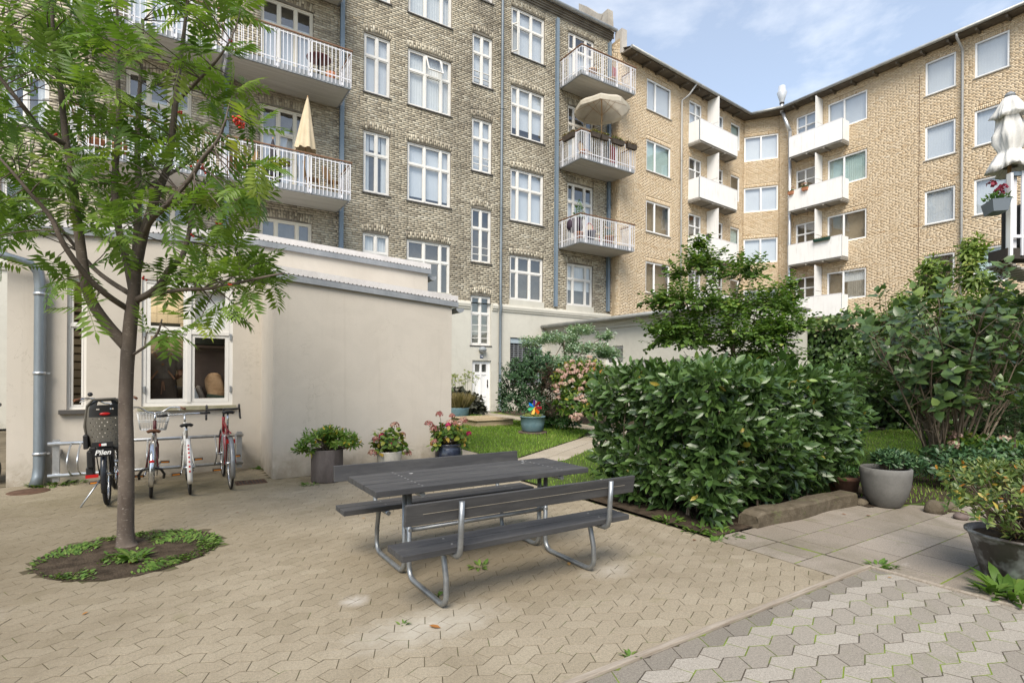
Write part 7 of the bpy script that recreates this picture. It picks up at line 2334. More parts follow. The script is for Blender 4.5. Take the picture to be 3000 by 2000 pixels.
# ================================================================== kitchen behind the annex window
kit = empty('kitchen_interior', (.3, 10.9, 0), label='tiled kitchen with steel shelves seen through the annex window', cat='interior')
KI = Matrix.Translation((-.3, -10.9, 0))
M_TILE = mottled('cream_tile', (.38, .34, .26), (.46, .41, .32), 2, .35, .4, 0, 0)
M_STEEL = mottled('brushed_steel', (.35, .35, .34), (.5, .5, .48), 5, .35, .5, .8, 0)
M_BROWNW = mottled('brown_board', (.075, .055, .045), (.12, .09, .075), 2, .7, .2, 0, 0)
MB().box(-1.5, 1.6, 10.9, 11.0, .3, 3.2).build('grout_wall', plain('grout', (.3, .27, .22), .9), kit, KI)
for i in range(13):
    for k in range(9):
        x, z = -.9 + i * .155, 1.25 + k * .155
        MB().box(x + .003, x + .152, 10.892, 10.9, z + .003, z + .152).build('tile', M_TILE, kit, KI)
MB().box(-1.55, 1.25, 9.44, 11, .28, .34).build('kitchen_floor', M_CONCRETE, kit, KI)
MB().box(-1.55, 1.25, 9.44, 11, 3.05, 3.1).build('kitchen_ceiling', plain('ceiling_white', (.6, .58, .52), .8), kit, KI)
MB().box(-1.6, -1.5, 9.44, 11, .3, 3.1).box(1.15, 1.25, 9.44, 11, .3, 3.1).build('side_wall', M_BROWNW, kit, KI)
MB().box(-.75, -.05, 10.3, 10.88, .3, 1.22).build('counter', M_BROWNW, kit, KI)
MB().box(-.8, .35, 10.25, 10.88, 1.22, 1.26).build('worktop', M_STEEL, kit, KI)
MB().box(.27, 1.1, 9.72, 9.78, .3, 1.88).build('back_board', M_BROWNW, kit, KI)
MB().box(.27, 1.1, 9.65, 10.2, 1.88, 1.92).build('shelf', M_BROWNW, kit, KI)
MB().box(.3, 1.08, 9.68, 10.15, 1.925, 2.12).build('dark_crate', plain('dark_green_black', (.02, .026, .022), .5), kit, KI, .02)
for k in range(2):
    MB().box(.36 + k * .36, .64 + k * .36, 9.7, 10.1, 2.14, 2.4).build('carton', mottled('carton', (.3, .2, .09), (.42, .3, .15), 4, .8), kit, KI)
MB().box(-.2, .2, 10.2, 10.6, 2.15, 2.28).build('extractor', plain('extractor_dark', (.05, .06, .055), .5), kit, KI)
for k in range(14):
    z = 1.05 + k * .115
    MB().box(-1.3, -.8, 9.6, 10.0, z, z + .018).build('tray', mottled('oven_tray', (.06, .04, .02), (.12, .085, .045), 6, .5, .4, .4, 0), kit, KI)
ld = bpy.data.lights.new('kitchen_lamp', 'AREA')
ld.energy = 14; ld.size = .9; ld.color = (1, .84, .62)
lo = bpy.data.objects.new('kitchen_lamp', ld); COL.objects.link(lo); lo.location = (-.1, 10.3, 3.02)
MB().box(-.5, .3, 10.05, 10.55, 3.03, 3.05).build('lamp_panel', M_WHITE, kit, KI)
# paper sack and bags on the window ledge
def sack(name, loc, w, d, h, mat, label, seed):
    rs = random.Random(seed)
    n, m_ = 20, 12
    V, F = [], []
    for i in range(m_ + 1):
        t = i / m_
        for k in range(n):
            a = 2 * PI * k / n
            sq = .75
            cx, cy = math.copysign(abs(math.cos(a)) ** sq, math.cos(a)), math.copysign(abs(math.sin(a)) ** sq, math.sin(a))
            sc = 1 + .05 * math.sin(7 * t + 3 * a) + .04 * math.sin(11 * a + 9 * t) - (.28 * max(0, t - .78) / .22 if t > .78 else 0) - .1 * math.exp(-((t - .18) / .08) ** 2)
            V.append((cx * w / 2 * sc + .02 * math.sin(5 * t), cy * d / 2 * sc, t * h * (1 - .05 * math.cos(a * 2))))
    for i in range(m_):
        for k in range(n):
            k2 = (k + 1) % n
            F.append((i * n + k, i * n + k2, (i + 1) * n + k2, (i + 1) * n + k))
    F.append(tuple(range(m_ * n, m_ * n + n)))
    return tag(MB().add(V, F, 0, True).build(name, mat, None, Matrix.Translation(loc)), label, 'bag')
M_KRAFT = mottled('kraft_paper', (.26, .155, .08), (.42, .28, .165), 6, .8, .2, 0, .4, 30)
MB().box(.28, 1.1, 9.46, 9.72, .96, 1.0).build('ledge', M_BROWNW, kit, KI)
sk = sack('paper_sack', (.66, 9.6, 1.0), .26, .18, .47, M_KRAFT, 'crumpled brown paper sack standing inside the kitchen window', 4)
text_mesh('FLOUR', .04, M_DARK, sk, Matrix.Translation((0, -.1, .37)) @ UP) if False else None
MB().box(-.14, .14, -.1, -.085, .1, .15).xf(Matrix.Rotation(R(8), 4, 'Y')).build('band', plain('green_band', (.03, .045, .03), .7), sk)
sack('plastic_bag', (.35, 9.58, 1.0), .13, .12, .3, mottled('pale_blue_plastic', (.4, .46, .5), (.6, .64, .66), 14, .4, .4, 0, .3, 40), 'pale crumpled plastic bag beside the paper sack', 8)
sack('paper_bag', (.455, 9.66, 1.0), .1, .14, .28, mottled('grey_paper', (.2, .17, .14), (.3, .26, .22), 8, .8), 'narrow grey paper bag between plastic bag and paper sack', 9)

# ================================================================== cook in the kitchen, seen from behind
def skin_body(name, joints, edges, mat, parent, M=None, root=0, sub=2):
    me = bpy.data.meshes.new(name)
    keys = list(joints)
    me.from_pydata([joints[k][0] for k in keys], [(keys.index(a), keys.index(b)) for a, b in edges], [])
    o = bpy.data.objects.new(name, me)
    place(o, parent, M)
    sk_ = o.modifiers.new('skin', 'SKIN')
    sk_.use_smooth_shade = True
    lay = me.skin_vertices[0] if me.skin_vertices else None
    if lay is None:
        bpy.context.view_layer.update()
        lay = me.skin_vertices[0]
    for i, k in enumerate(keys):
        r_ = joints[k][1]
        lay.data[i].radius = r_ if isinstance(r_, tuple) else (r_, r_)
        lay.data[i].use_root = (i == root)
    s = o.modifiers.new('sub', 'SUBSURF'); s.levels = sub; s.render_levels = sub
    me.materials.append(mat)
    return o
def skin_layer(me):
    pass
PB = Vector((-.03, 9.85, .34))
person = empty('person', tuple(PB), label='cook in dark T-shirt and brown cross-back apron standing with back to the window', cat='person')
M_SKIN = plain('skin', (.42, .24, .16), .55)
M_SHIRT = mottled('dark_tshirt', (.10, .088, .08), (.15, .135, .12), 8, .9, .1)
M_APRON = mottled('dark_apron', (.05, .04, .033), (.085, .068, .055), 6, .85, .15)
M_JEANS = mottled('dark_jeans', (.02, .024, .032), (.04, .046, .058), 9, .9, .1)
M_STRAP = plain('leather_strap', (.17, .085, .045), .6)
def loft(rings, n=18, cap=True, smooth=True):
    """rings: (centre, (rx, ry), axis-tilt) ellipses stacked; one continuous surface"""
    mb = MB()
    V, F = [], []
    for c, (rx, ry), *t in rings:
        X = Vector(t[0]) if t else Vector((1, 0, 0))
        Y = Vector(t[1]) if len(t) > 1 else Vector((0, 1, 0))
        for k in range(n):
            a = 2 * PI * k / n
            V.append(Vector(c) + X * (rx * math.cos(a)) + Y * (ry * math.sin(a)))
    m_ = len(rings)
    for i in range(m_ - 1):
        for k in range(n):
            k2 = (k + 1) % n
            F.append((i * n + k, i * n + k2, (i + 1) * n + k2, (i + 1) * n + k))
    if cap:
        F.append(tuple(range(n))[::-1]); F.append(tuple(range((m_ - 1) * n, m_ * n)))
    return mb.add(V, F, 0, smooth)
def limb(pts, rs, n=12):
    return MB().tube(pts, rs, n)
# the body is one mesh: head, neck, trunk, arms with hands, legs
body = MB()
def join(mb): body.add(mb.v, mb.f, 0, True)
trunk = [((0, 0, .86), (.16, .11)), ((0, 0, .95), (.168, .115)), ((0, -.005, 1.08), (.145, .10)), ((0, -.01, 1.22), (.165, .11)), ((0, -.015, 1.34), (.185, .115)), ((0, -.01, 1.42), (.17, .095)), ((0, .0, 1.465), (.10, .075)), ((0, .01, 1.50), (.056, .058)), ((0, .02, 1.545), (.052, .055)), ((0, .03, 1.57), (.06, .07)), ((0, .035, 1.61), (.071, .088)), ((0, .035, 1.66), (.077, .096)), ((0, .03, 1.71), (.074, .094)), ((0, .025, 1.75), (.056, .074)), ((0, .02, 1.775), (.02, .03))]
join(loft(trunk))
arms = {}
for s in (-1, 1):
    sh__ = Vector((s * .175, -.005, 1.405)); el_ = Vector((s * .235, .03, 1.13)); wr_ = Vector((s * .17, .24, 1.06))
    mid = (sh__ + el_) / 2
    join(limb([sh__ - Vector((s * .06, 0, -.01)), sh__, mid, el_, (el_ + wr_) / 2, wr_], [.05, .056, .048, .042, .04, .027]))
    # hand: palm and five fingers
    d = (wr_ - el_).normalized()
    pal = wr_ + d * .05
    join(limb([wr_ - d * .01, wr_ + d * .03, wr_ + d * .075, wr_ + d * .09], [.024, .032, .034, .02], 8))
    for k in range(4):
        o_ = Vector((s * (.026 - .017 * k), 0, -.004))
        Lf = (.065, .075, .07, .055)[k]
        b_ = wr_ + d * .08 + o_
        join(limb([b_, b_ + d * Lf * .5 + Vector((0, 0, -.012)), b_ + d * Lf * .8 + Vector((0, 0, -.04))], [.0095, .009, .007], 6))
    b_ = wr_ + d * .03 + Vector((-s * .03, 0, 0))
    join(limb([b_, b_ + d * .03 + Vector((-s * .02, 0, -.01)), b_ + d * .055 + Vector((-s * .02, 0, -.025))], [.012, .011, .008], 6))
    arms[s] = (sh__, mid, el_)
    hip = Vector((s * .085, 0, .9)); kn = Vector((s * .1, .015, .48)); an = Vector((s * .1, -.01, .08))
    join(limb([hip, (hip + kn) / 2, kn, (kn + an) / 2 + Vector((0, -.015, .03)), an, an + Vector((0, .0, -.05))], [.09, .078, .055, .056, .038, .04]))
    join(loft([((s * .1, -.03, .02), (.035, .03)), ((s * .1, .05, .04), (.045, .06)), ((s * .1, .05, .005), (.048, .12))], 10))
    # ears
    body.ball((s * .078, .03, 1.655), .02, 5, 0, (.4, .7, 1.2))
body.ball((0, .135, 1.645), .018, 5, 0, (.8, 1, 1.3))
for s in (-1, 1):
    body.ball((s * .03, .118, 1.67), .011, 5)
o = body.build('body', M_SKIN, person)
rm = o.modifiers.new('remesh', 'REMESH'); rm.mode = 'VOXEL'; rm.voxel_size = .009; rm.use_smooth_shade = True
hair = loft([((0, .0, 1.60), (.066, .07)), ((0, .008, 1.66), (.082, .088)), ((0, .012, 1.72), (.08, .09)), ((0, .015, 1.765), (.06, .072)), ((0, .018, 1.79), (.02, .026))])
hair.build('hair', mottled('fair_hair', (.22, .14, .07), (.35, .24, .13), 20, .7, .2, 0, .4, 60), person)
MB().tube([(-.03, .128, 1.60), (0, .131, 1.597), (.03, .128, 1.60)], .004, 5).build('mouth', plain('lips', (.35, .14, .11), .5), person)
shirt = loft([((0, 0, .9), (.178, .125)), ((0, -.005, 1.08), (.162, .115)), ((0, -.012, 1.22), (.182, .125)), ((0, -.017, 1.34), (.2, .128)), ((0, -.012, 1.425), (.182, .107)), ((0, .0, 1.472), (.11, .085)), ((0, .008, 1.495), (.07, .072))], cap=False)
for s in (-1, 1):
    a, b, c = arms[s]
    t = MB().tube([a - Vector((s * .08, 0, .01)), a + Vector((0, 0, .005)), b, b + (c - b) * .45], [.06, .075, .072, .07], 12)
    shirt.add(t.v, t.f, 0, True)
shirt.build('tshirt', M_SHIRT, person)
tro = MB()
for s in (-1, 1):
    t = MB().tube([(s * .085, 0, .95), (s * .09, 0, .7), (s * .1, .01, .48), (s * .1, -.01, .1)], [.105, .095, .078, .07], 14)
    tro.add(t.v, t.f, 0, True)
tro.build('trousers', M_JEANS, person)
ap_ = loft([((0, .0, .50), (.235, .16)), ((0, 0, .7), (.215, .15)), ((0, 0, .9), (.192, .138)), ((0, -.005, 1.06), (.176, .126))], cap=False)
ap_.build('apron', M_APRON, person)
for s in (-1, 1):
    MB().bar((s * .15, -.118, 1.05), (-s * .11, -.118, 1.44), .024, .006, 0, (0, 1, 0)).build('apron_strap', M_STRAP, person)
MB().tube([(0, -.155, 1.275), (0, -.125, 1.275)], .02, 10).build('strap_ring', M_STRAP, person)
for dx, z in ((-.02, .82), (.02, .88)):
    MB().bar((dx * .3, -.142, 1.02), (dx, -.165, z), .018, .004, 0, (0, 1, 0)).build('apron_tie', M_STRAP, person)
# ================================================================== things on the balconies
M_CANVAS = mottled('cream_canvas', (.62, .56, .44), (.72, .66, .55), 3, .9, .1, 0, .1, 60)
M_CANVASW = mottled('white_canvas', (.60, .59, .56), (.72, .71, .68), 3, .85, .1, 0, .1, 60)
M_BEIGEC = mottled('beige_canvas', (.52, .43, .29), (.62, .52, .37), 3, .9, .1, 0, .1, 60)
M_POLE = plain('wood_pole', (.38, .24, .12), .6)
# open parasol
ps = empty('open_parasol', (16.1, 17.75, 10.9), label='open round cream parasol on the middle right balcony', cat='parasol')
n = 8
V, F = [], []
R0, top, rim = 1.22, 2.85, 2.38
for ring, (rr_, zz_) in enumerate(((0.02, top), (.5, top - .11), (.95, top - .27), (R0, rim))):
    for k in range(n * 2):
        a = 2 * PI * k / (n * 2)
        sc = 1.0 if k % 2 == 0 else .962
        V.append((rr_ * sc * math.cos(a), rr_ * sc * math.sin(a), zz_ - (0 if k % 2 == 0 else .018 * ring)))
m_ = n * 2
for k in range(m_):
    a = 2 * PI * k / m_
    sc = 1.0 if k % 2 == 0 else .962
    V.append((R0 * .995 * sc * math.cos(a), R0 * .995 * sc * math.sin(a), rim - .17 - (.03 if k % 2 else 0)))
for i in range(4):
    for k in range(m_):
        k2 = (k + 1) % m_
        F.append((i * m_ + k, i * m_ + k2, (i + 1) * m_ + k2, (i + 1) * m_ + k))
mcan = Mat('translucent_canvas')
cc = mcan.ramp(mcan.noise(mcan.pos(), 3, 4, .6), [(.3, (.60, .55, .45)), (.7, (.7, .65, .55))])
tr_ = mcan.n('ShaderNodeBsdfTranslucent'); mcan.l(cc, tr_.inputs['Color'])
mx_ = mcan.n('ShaderNodeMixShader'); mx_.inputs[0].default_value = .4
mcan.l(mcan.pbr(cc, .9, 0, .1), mx_.inputs[1]); mcan.l(tr_.outputs[0], mx_.inputs[2])
mcan = mcan.done(mx_.outputs[0])
MB().add(V, F).build('canopy', mcan, ps)
MB().tube([(0, 0, 0), (0, 0, top)], .022, 8).build('pole', M_POLE, ps)
for k in range(n):
    a = 2 * PI * k / n
    MB().tube([(0, 0, 2.05), (.62 * math.cos(a), .62 * math.sin(a), top - .2)], .008, 5).tube([(0, 0, top - .03), (R0 * .97 * math.cos(a), R0 * .97 * math.sin(a), rim - .02)], .008, 5).build('rib', M_POLE, ps)
MB().ball((0, 0, top + .02), .03, 5).build('finial', M_POLE, ps)
def folded_parasol(loc, z0, z1, r, mat, label, tilt=0, name='folded_parasol', pole0=0.0, pole_mat=M_POLE, ragged=.25):
    p_ = empty(name, loc, label=label, cat='parasol')
    p_.rotation_euler = (0, R(tilt), 0)
    n = 32
    V, F = [], []
    H = 10
    for i in range(H + 1):
        t = i / H
        for k in range(n):
            a = 2 * PI * k / n
            rr = r * (t ** .85) * (1 + ragged * .55 * math.sin(8 * a + .6 * math.sin(3 * t)) * t) + .015
            z = z1 - (z1 - z0) * t + (ragged * .2 * r * math.sin(8 * a + 1.2) * 1.6 if i == H else 0)
            V.append((rr * math.cos(a), rr * math.sin(a), z))
    for i in range(H):
        for k in range(n):
            k2 = (k + 1) % n
            F.append((i * n + k, (i + 1) * n + k, (i + 1) * n + k2, i * n + k2))
    F.append(tuple(range(n)))
    MB().add(V, F, 0, True).build('canopy', mat, p_)
    MB().tube([(0, 0, pole0), (0, 0, z1 + .04)], .02, 8).build('pole', pole_mat, p_)
    return p_
folded_parasol((3.63, 17.8, 7.3), 1.25, 2.95, .3, M_BEIGEC, 'folded beige parasol standing on the cane chair balcony', 2)
# cane bistro chairs
M_CANE = mottled('cane', (.28, .17, .08), (.42, .28, .14), 9, .6, .3)
M_WEAVE = mottled('woven_seat', (.20, .11, .05), (.36, .24, .13), 60, .7, .2)
def chair(loc, rz, label):
    c = empty('cane_chair', loc, R(rz), label=label, cat='chair', group='cane chairs on the old house balcony')
    for (x, y) in ((-.19, -.18), (.19, -.18), (-.17, .2), (.17, .2)):
        MB().tube([(x * .9, y * .9, .45), (x * 1.1, y * 1.15, 0)], .014, 6).build('leg', M_CANE, c)
    MB().lathe([(0, .455), (.2, .455), (.225, .445), (.21, .43), (0, .43)], 18).build('seat', M_WEAVE, c)
    q = [(-.17, .2, .45), (-.2, .25, .75), (-.16, .28, .93), (0, .3, 1.0), (.16, .28, .93), (.2, .25, .75), (.17, .2, .45)]
    MB().tube(q, .014, 6).build('back_hoop', M_CANE, c)
    V = [(x * .85, y + .005, z) for x, y, z in [(-.17, .225, .55), (-.2, .25, .75), (-.16, .28, .91), (0, .3, .97), (.16, .28, .91), (.2, .25, .75), (.17, .225, .55)]]
    o = MB().add(V, [tuple(range(7))]).build('backrest', M_WEAVE, c)
    so = o.modifiers.new('t', 'SOLIDIFY'); so.thickness = .012
    MB().tube([(-.17, -.16, .2), (.17, -.16, .2), (.16, .18, .2), (-.16, .18, .2)], .008, 5, closed=True).build('stretcher', M_CANE, c)
    return c
chair((2.0, 18.0, 7.3), -70, 'cane chair left of the small round balcony table')
chair((3.95, 18.0, 7.3), 80, 'cane chair right of the small round balcony table')
chair((4.55, 17.9, 7.3), 40, 'dark cane armchair in the right corner of the balcony')
def round_table(loc, r, h, mat, label):
    t = empty('round_table', loc, label=label, cat='table')
    MB().lathe([(0, h), (r, h), (r, h - .025), (0, h - .025)], 24).build('top', mat, t)
    MB().tube([(0, 0, h - .02), (0, 0, .05)], .025, 8).build('column', M_BLACKP, t)
    for k in range(4):
        a = k * PI / 2
        MB().tube([(0, 0, .1), (.24 * math.cos(a), .24 * math.sin(a), .012)], .015, 6).build('foot', M_BLACKP, t)
    return t
round_table((2.95, 17.9, 7.3), .34, .74, mottled('dark_table', (.10, .055, .045), (.17, .1, .08), 5, .5), 'small round brown table between the cane chairs')
folded_parasol((2.75, 17.95, 7.3), .25, 1.45, .2, plain('black_cover', (.02, .018, .025), .7), 'slim black covered parasol beside the round brown table', 0, 'covered_parasol')
MB_ = MB().box(-.3, .3, -.2, .2, 0, .62)
tag(MB_.build('wooden_chest', mottled('teak', (.22, .1, .045), (.34, .18, .09), 5, .7, .2, 0, .2, 40, (.5, 5, 5)), None, Matrix.Translation((1.75, 18.1, 7.3)), .012), 'reddish wooden chest on the cane chair balcony', 'chest')
round_table((4.1, 17.95, 10.92), .38, .74, plain('oxblood_top', (.13, .03, .035), .4), 'round dark red table on the upper left balcony')
MB_ = MB().lathe([(0, 0), (.12, 0), (.17, .3), (.15, .3), (0, .27)], 20)
tag(MB_.build('terracotta_planter', M_TERRACOTTA, None, Matrix.Translation((4.45, 17.8, 10.92))), 'terracotta pot beside the dark red balcony table', 'pot')
# flower boxes hung on the parasol balcony rail
M_BOXG = mottled('brown_planter', (.05, .04, .03), (.09, .07, .055), 6, .8)
def flower_box(loc, rz, L, label, mat_box, mat_pl, group, nfl=0, fmat=None, h=.2, seed=.5, leafs=.07):
    b = empty('flower_box', loc, R(rz), label=label, cat='flower box', group=group)
    MB().add([(-L / 2, -.1, h), (L / 2, -.1, h), (L / 2, .1, h), (-L / 2, .1, h), (-L / 2 + .03, -.075, 0), (L / 2 - .03, -.075, 0), (L / 2 - .03, .075, 0), (-L / 2 + .03, .075, 0)], [(0, 4, 5, 1), (1, 5, 6, 2), (2, 6, 7, 3), (3, 7, 4, 0), (4, 7, 6, 5), (0, 1, 2, 3)]).build('box', mat_box, b)
    n = int(L * 260)
    P = np.stack([rng.uniform(-L / 2, L / 2, n), rng.uniform(-.1, .1, n), h + rng.random(n) * .06], 1)
    leaves(b, [T_leaf(.22, .2, .4)], P, rnd_dirs(n) * .7 + np.array([0, -.15, .7]), np.array([0, 0, 1]) + rnd_dirs(n) * .5, leafs * (.7 + .8 * rng.random(n)), tints(n, seed, .25), mat_pl, 'leaf', 'plants', 0)
    if nfl:
        flower_heads(b, np.zeros(3), [(random.uniform(-L / 2, L / 2), random.uniform(-.1, .05), h + random.uniform(.12, .24)) for _ in range(nfl)], .05, 18, fmat, .05, 1.0)
    return b
M_DRYPL = foliage_mat('autumn_plants', [(0, (.14, .07, .035)), (.4, (.26, .17, .07)), (.7, (.14, .2, .05)), (1, (.30, .33, .1))], .6, .25)
yr = 17.42
GBX = 'brown flower boxes on the parasol balcony'
flower_box((14.72 - .1, 18.2, 11.72), 90, .75, 'brown flower box with dry plants on the left side of the parasol balcony', M_BOXG, M_DRYPL, GBX, seed=.35)
flower_box((15.45, yr, 11.72), 0, .5, 'brown flower box near the left front corner of the parasol balcony', M_BOXG, M_DRYPL, GBX, seed=.6)
flower_box((15.95, yr, 11.72), 0, .42, 'brown flower box just left of the parasol pole', M_BOXG, M_DRYPL, GBX, seed=.45)
flower_box((16.75, yr, 11.72), 0, .72, 'brown flower box with green plants right of the parasol pole', M_BOXG, M_DRYPL, GBX, seed=.8)
flower_box((17.6, yr, 11.72), 0, .6, 'brown flower box with withered plants at the right front corner', M_BOXG, M_DRYPL, GBX, seed=.15)
M_GER = foliage_mat('geranium_leaf', [(0, (.04, .1, .02)), (1, (.13, .24, .05))], .5, .3)
# pots and chairs on the right balconies
def small_pot(loc, r, h, mat, label, pl=None, ph=.3, cat='pot', fm_=None, seed=.5, leaf=.07):
    b = empty('balcony_pot', loc, label=label, cat=cat, group='pots on the right balconies')
    MB().lathe([(0, 0), (r * .75, 0), (r, h * .85), (r * 1.08, h * .86), (r * 1.08, h), (r * .92, h), (r * .9, h * .9), (0, h * .9)], 20).build('body', mat, b)
    if pl:
        n = 160
        d = rnd_dirs(n); d[:, 2] = np.abs(d[:, 2])
        leaves(b, [T_leaf(.22, .2, .3)], d * np.array([r * 1.5, r * 1.5, ph]) * rng.random(n)[:, None] ** .5 + np.array([0, 0, h * .9]), d + rnd_dirs(n) * .5, np.array([0, 0, 1]) + rnd_dirs(n) * .5, leaf * (.7 + .7 * rng.random(n)), tints(n, seed, .25), pl, 'leaf', 'plants', 0)
    if fm_:
        flower_heads(b, np.zeros(3), [(random.uniform(-r, r) * 1.3, random.uniform(-r, r), h + random.uniform(.25, .5)) for _ in range(8)], .05, 18, fm_, .05, 1.0)
    return b
small_pot((16.6, 17.75, 7.33), .2, .38, M_TERRACOTTA, 'terracotta pot of pink geraniums on the lowest right balcony', M_GER, .45, fm_=M_PETALP)
small_pot((15.0, 17.95, 7.33), .2, .36, M_TERRACOTTA, 'terracotta pot in the left corner of the lowest right balcony', None)
small_pot((15.3, 18.3, 8.2), .16, .25, plain('dark_pot', (.05, .04, .05), .5), 'tall leafy plant standing by the balcony door', M_GER, .75, seed=.6, leaf=.1)
small_pot((15.5, 17.75, 7.33), .22, .45, plain('navy_tub', (.05, .045, .09), .5), 'navy tub near the front corner of the lowest right balcony', None)
small_pot((15.55, 17.8, 14.47), .22, .34, mottled('orange_basket', (.35, .16, .05), (.5, .27, .1), 20, .8), 'orange woven basket on the topmost right balcony', None)
small_pot((16.75, 17.8, 14.47), .24, .3, mottled('tan_basket', (.36, .22, .1), (.5, .33, .18), 20, .8), 'tan basket in the middle of the topmost right balcony', None)
small_pot((15.2, 17.85, 10.9), .18, .34, M_TERRACOTTA, 'terracotta pot in the left corner of the parasol balcony', None)
M_REDW = plain('red_lacquer', (.35, .03, .035), .4)
def oval_chair(loc, rz, label, fm, sm):
    c = empty('medallion_chair', loc, R(rz), label=label, cat='chair', group='medallion chairs on the right balconies')
    for (x, y) in ((-.2, -.2), (.2, -.2), (-.18, .2), (.18, .2)):
        MB().tube([(x * .95, y * .95, .44), (x, y, 0)], .016, 6).build('leg', fm, c)
    MB().box(-.23, .23, -.22, .22, .42, .5).build('seat', sm, c, None, .02)
    pts = [(.2 * math.cos(a), .25, .8 + .25 * math.sin(a)) for a in np.linspace(0, 2 * PI, 20)[:-1]]
    MB().tube(pts, .02, 6, closed=True).build('back_ring', fm, c)
    o = MB().add([(x * .92, .25, (z - .8) * .92 + .8) for x, y, z in pts], [tuple(range(len(pts)))]).build('back_pad', sm, c)
    so = o.modifiers.new('t', 'SOLIDIFY'); so.thickness = .03
    for s in (-1, 1): MB().tube([(s * .12, .22, .46), (s * .12, .25, .6)], .016, 6).build('back_stile', fm, c)
    return c
M_LINEN = plain('linen', (.5, .42, .32), .9)
oval_chair((16.05, 18.2, 7.33), 0, 'red framed medallion chair on the lowest right balcony', M_REDW, M_LINEN)
oval_chair((15.6, 18.25, 10.9), 10, 'brown medallion chair on the parasol balcony', plain('walnut', (.16, .08, .05), .5), M_LINEN)
for (x, y, z, lb) in ((17.0, 17.9, 14.47, 'red folded deckchair on the topmost right balcony'), (16.9, 17.9, 10.9, 'red folded deckchair on the parasol balcony')):
    c = empty('folded_deckchair', (x, y, z), R(15), label=lb, cat='deckchair', group='red folded deckchairs')
    for s in (-1, 1):
        MB().box(s * .24 - .02, s * .24 + .02, -.03, .0, 0, 1.0).build('stile', M_POLE, c)
    MB().box(-.22, .22, -.02, -.01, .15, .95).build('canvas', M_REDW, c)
m_ = MB().lathe([(0, 0), (.3, .02), (.4, .22), (.36, .45), (.22, .62), (0, .68)], 20, squash=.7)
tag(m_.build('covered_grill', plain('plum_cover', (.035, .02, .035), .7), None, Matrix.Translation((14.98, 18.2, 7.75))), 'domed dark cover over a grill on the lowest right balcony', 'grill')
small_pot((-1.55, 17.8, 7.25), .2, .34, M_TERRACOTTA, 'terracotta pot behind the rowan on the lower left balcony', M_GER, .3)
small_pot((-1.05, 17.8, 7.25), .2, .32, M_TERRACOTTA, 'second terracotta pot behind the rowan on the lower left balcony', M_DRYPL, .3)
# boxes on the white panel balconies
def on_frame(F, t, off, z):
    p_ = F @ Vector((t, -off, z))
    return (p_.x, p_.y, p_.z)
zb2 = 13.83 - 2.985
flower_box(on_frame(FRT, 1.18, .80, zb2 + .72), -90, .3, 'small terracotta box with pink flowers, nearer the flue pipe', M_TERRACOTTA, M_GER, 'terracotta boxes on the white balcony', 5, M_PETALP, .16)
flower_box(on_frame(FRT, 1.95, .80, zb2 + .72), -90, .32, 'small terracotta box with pink flowers, right of its twin', M_TERRACOTTA, M_GER, 'terracotta boxes on the white balcony', 5, M_PETALP, .16)
flower_box(on_frame(FRT, 2.85, .80, zb2 - 2.985 + .80), -90, .85, 'long dark green flower box on the third white balcony', plain('bottle_green', (.012, .05, .035), .4), M_DRYPL, None, 0, None, .14, .5, .04)
flower_box(on_frame(FMID, 6.05, .80, zb2 - 2.985 + .9), MA, .3, 'small dark flower box on the white balcony beside the old house', M_BLACKP, M_DRYPL, None, 0, None, .16, .6, .05)

# ================================================================== near balcony with folded parasol at the right picture edge
d_ = 7.0
c0 = at(2955, 735, d_)
nb = empty('near_balcony', tuple(c0), label='corner of a nearby white barred balcony at the right picture edge', cat='balcony')
zt_ = at(2955, 508, d_).z - c0.z
ang_ = math.atan2(RT[1], RT[0])
NB = Matrix.Rotation(ang_, 4, 'Z')
MB().box(-.005, .03, -.03, .03, -.1, zt_ + .0).build('corner_post', M_WHITE, nb, NB)
MB().box(.05, .14, .04, .10, 0, zt_ + .02).build('post', M_RAIL, nb, NB)
for k in range(9):
    x = .165 + k * .14
    MB().box(x - .013, x + .013, -.02, .0, -.06, zt_ + .03).build('baluster', M_RAIL, nb, NB)
MB().box(.03, 1.4, -.015, .02, zt_ - .03, zt_ + .02).build('handrail', M_BLUESTEEL, nb, NB)
MB().box(.03, 1.4, -.015, .01, .17, .21).build('bottom_rail', M_RAIL, nb, NB)
MB().box(-.02, 1.5, .0, .28, -.1, .04).build('deck', M_DARK, nb, NB)
for k in range(9):
    MB().box(.05 + k * .055, .09 + k * .055, .05, .4, -.16 - k * .022, -.13 - k * .022).build('stair_tread', M_CONCRETE, nb, NB)
MB().box(.42, 1.3, .25, .6, .1, .72).build('covered_furniture', plain('black_tarpaulin', (.018, .018, .02), .6), nb, NB, .05)
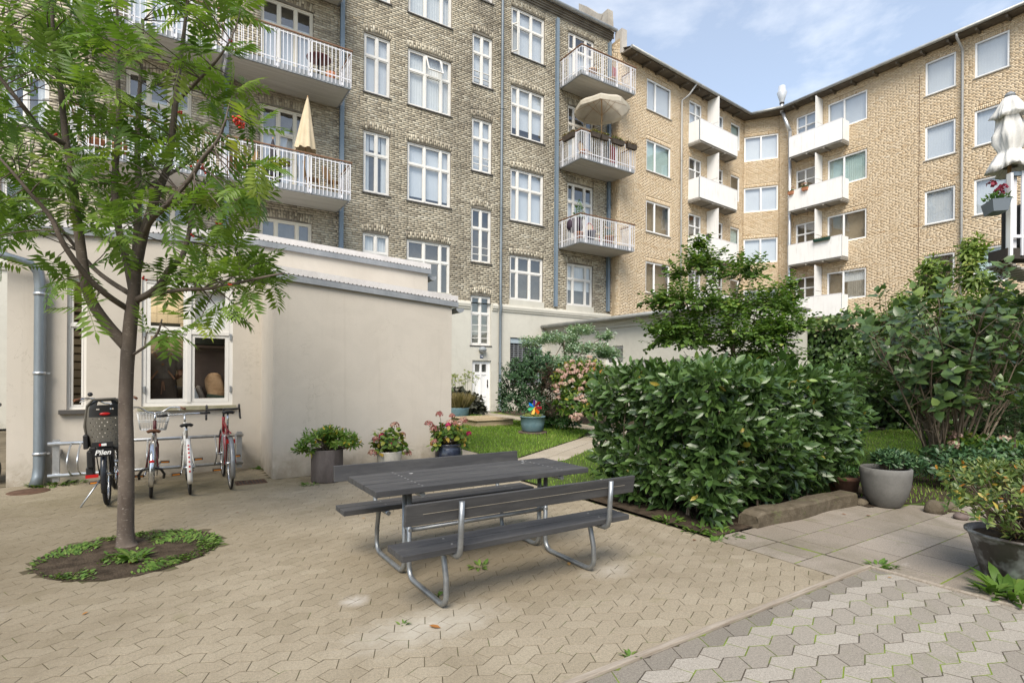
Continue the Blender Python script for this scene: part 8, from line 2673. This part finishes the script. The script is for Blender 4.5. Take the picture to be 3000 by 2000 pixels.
wp = at(2938, 262 + 420, d_ + .05)
pp0 = at(2957, 500, d_ + .12)
z_t = at(2957, 270, d_).z - pp0.z
fp_ = empty('folded_parasol', (pp0.x, pp0.y, pp0.z - 1.05), label='white canvas parasol tied shut above the near balcony', cat='parasol')
n = 96
def tri(t): return 1 - 4 * abs((t / (2 * PI)) % 1 - .5)
V, F = [], []
prof = [(.03, 1.0), (.07, .985), (.105, .9), (.155, .78), (.17, .72), (.11, .72), (.13, .6), (.165, .48), (.155, .36), (.12, .27), (.115, .25), (.15, .19), (.205, .08), (.23, -.01), (.21, .0), (.1, .05)]
H_ = z_t
for i, (r_, t) in enumerate(prof):
    for k in range(n):
        a = 2 * PI * k / n
        w = 1 + (.17 * tri(6 * a + 1.1 * t * 5) + .10 * tri(11 * a - 2 * t * 4) + .05 * math.sin(23 * a + t * 19)) * (1 if i > 1 else .2) * (.5 if 9 <= i <= 10 else 1)
        V.append((r_ * w * math.cos(a), r_ * w * math.sin(a), 1.05 + t * H_ - .03 * math.sin(3 * a) * (1 if i in (4, 13, 14) else 0)))
for i in range(len(prof) - 1):
    for k in range(n):
        k2 = (k + 1) % n
        F.append((i * n + k, (i + 1) * n + k, (i + 1) * n + k2, i * n + k2))
MB().add(V, F, 0, True).build('canopy', M_CANVASW, fp_)
MB().tube([(0, 0, 0), (0, 0, 1.05 + H_)], .022, 8).build('pole', M_POLE, fp_)
MB().lathe([(.03, 0), (.06, .02), (.05, .05), (.025, .07), (0, .075)], 12, (0, 0, 1.05 + H_ - .01)).build('cap', M_ZINC, fp_)
bx_ = at(2918, 625, d_ - .05)
flower_box(tuple(bx_), math.degrees(ang_) + 70, .32, 'grey flower box with dark red flowers hung on the near balcony', plain('blue_grey_plastic', (.17, .2, .23), .5), M_GER, None, 4, foliage_mat('wine_red_petal', [(0, (.14, .01, .03)), (1, (.3, .03, .06))], .6, .2), .15, .5, .06)
print('objects', len(bpy.data.objects), 'tris', sum(len(m.polygons) for m in bpy.data.meshes))
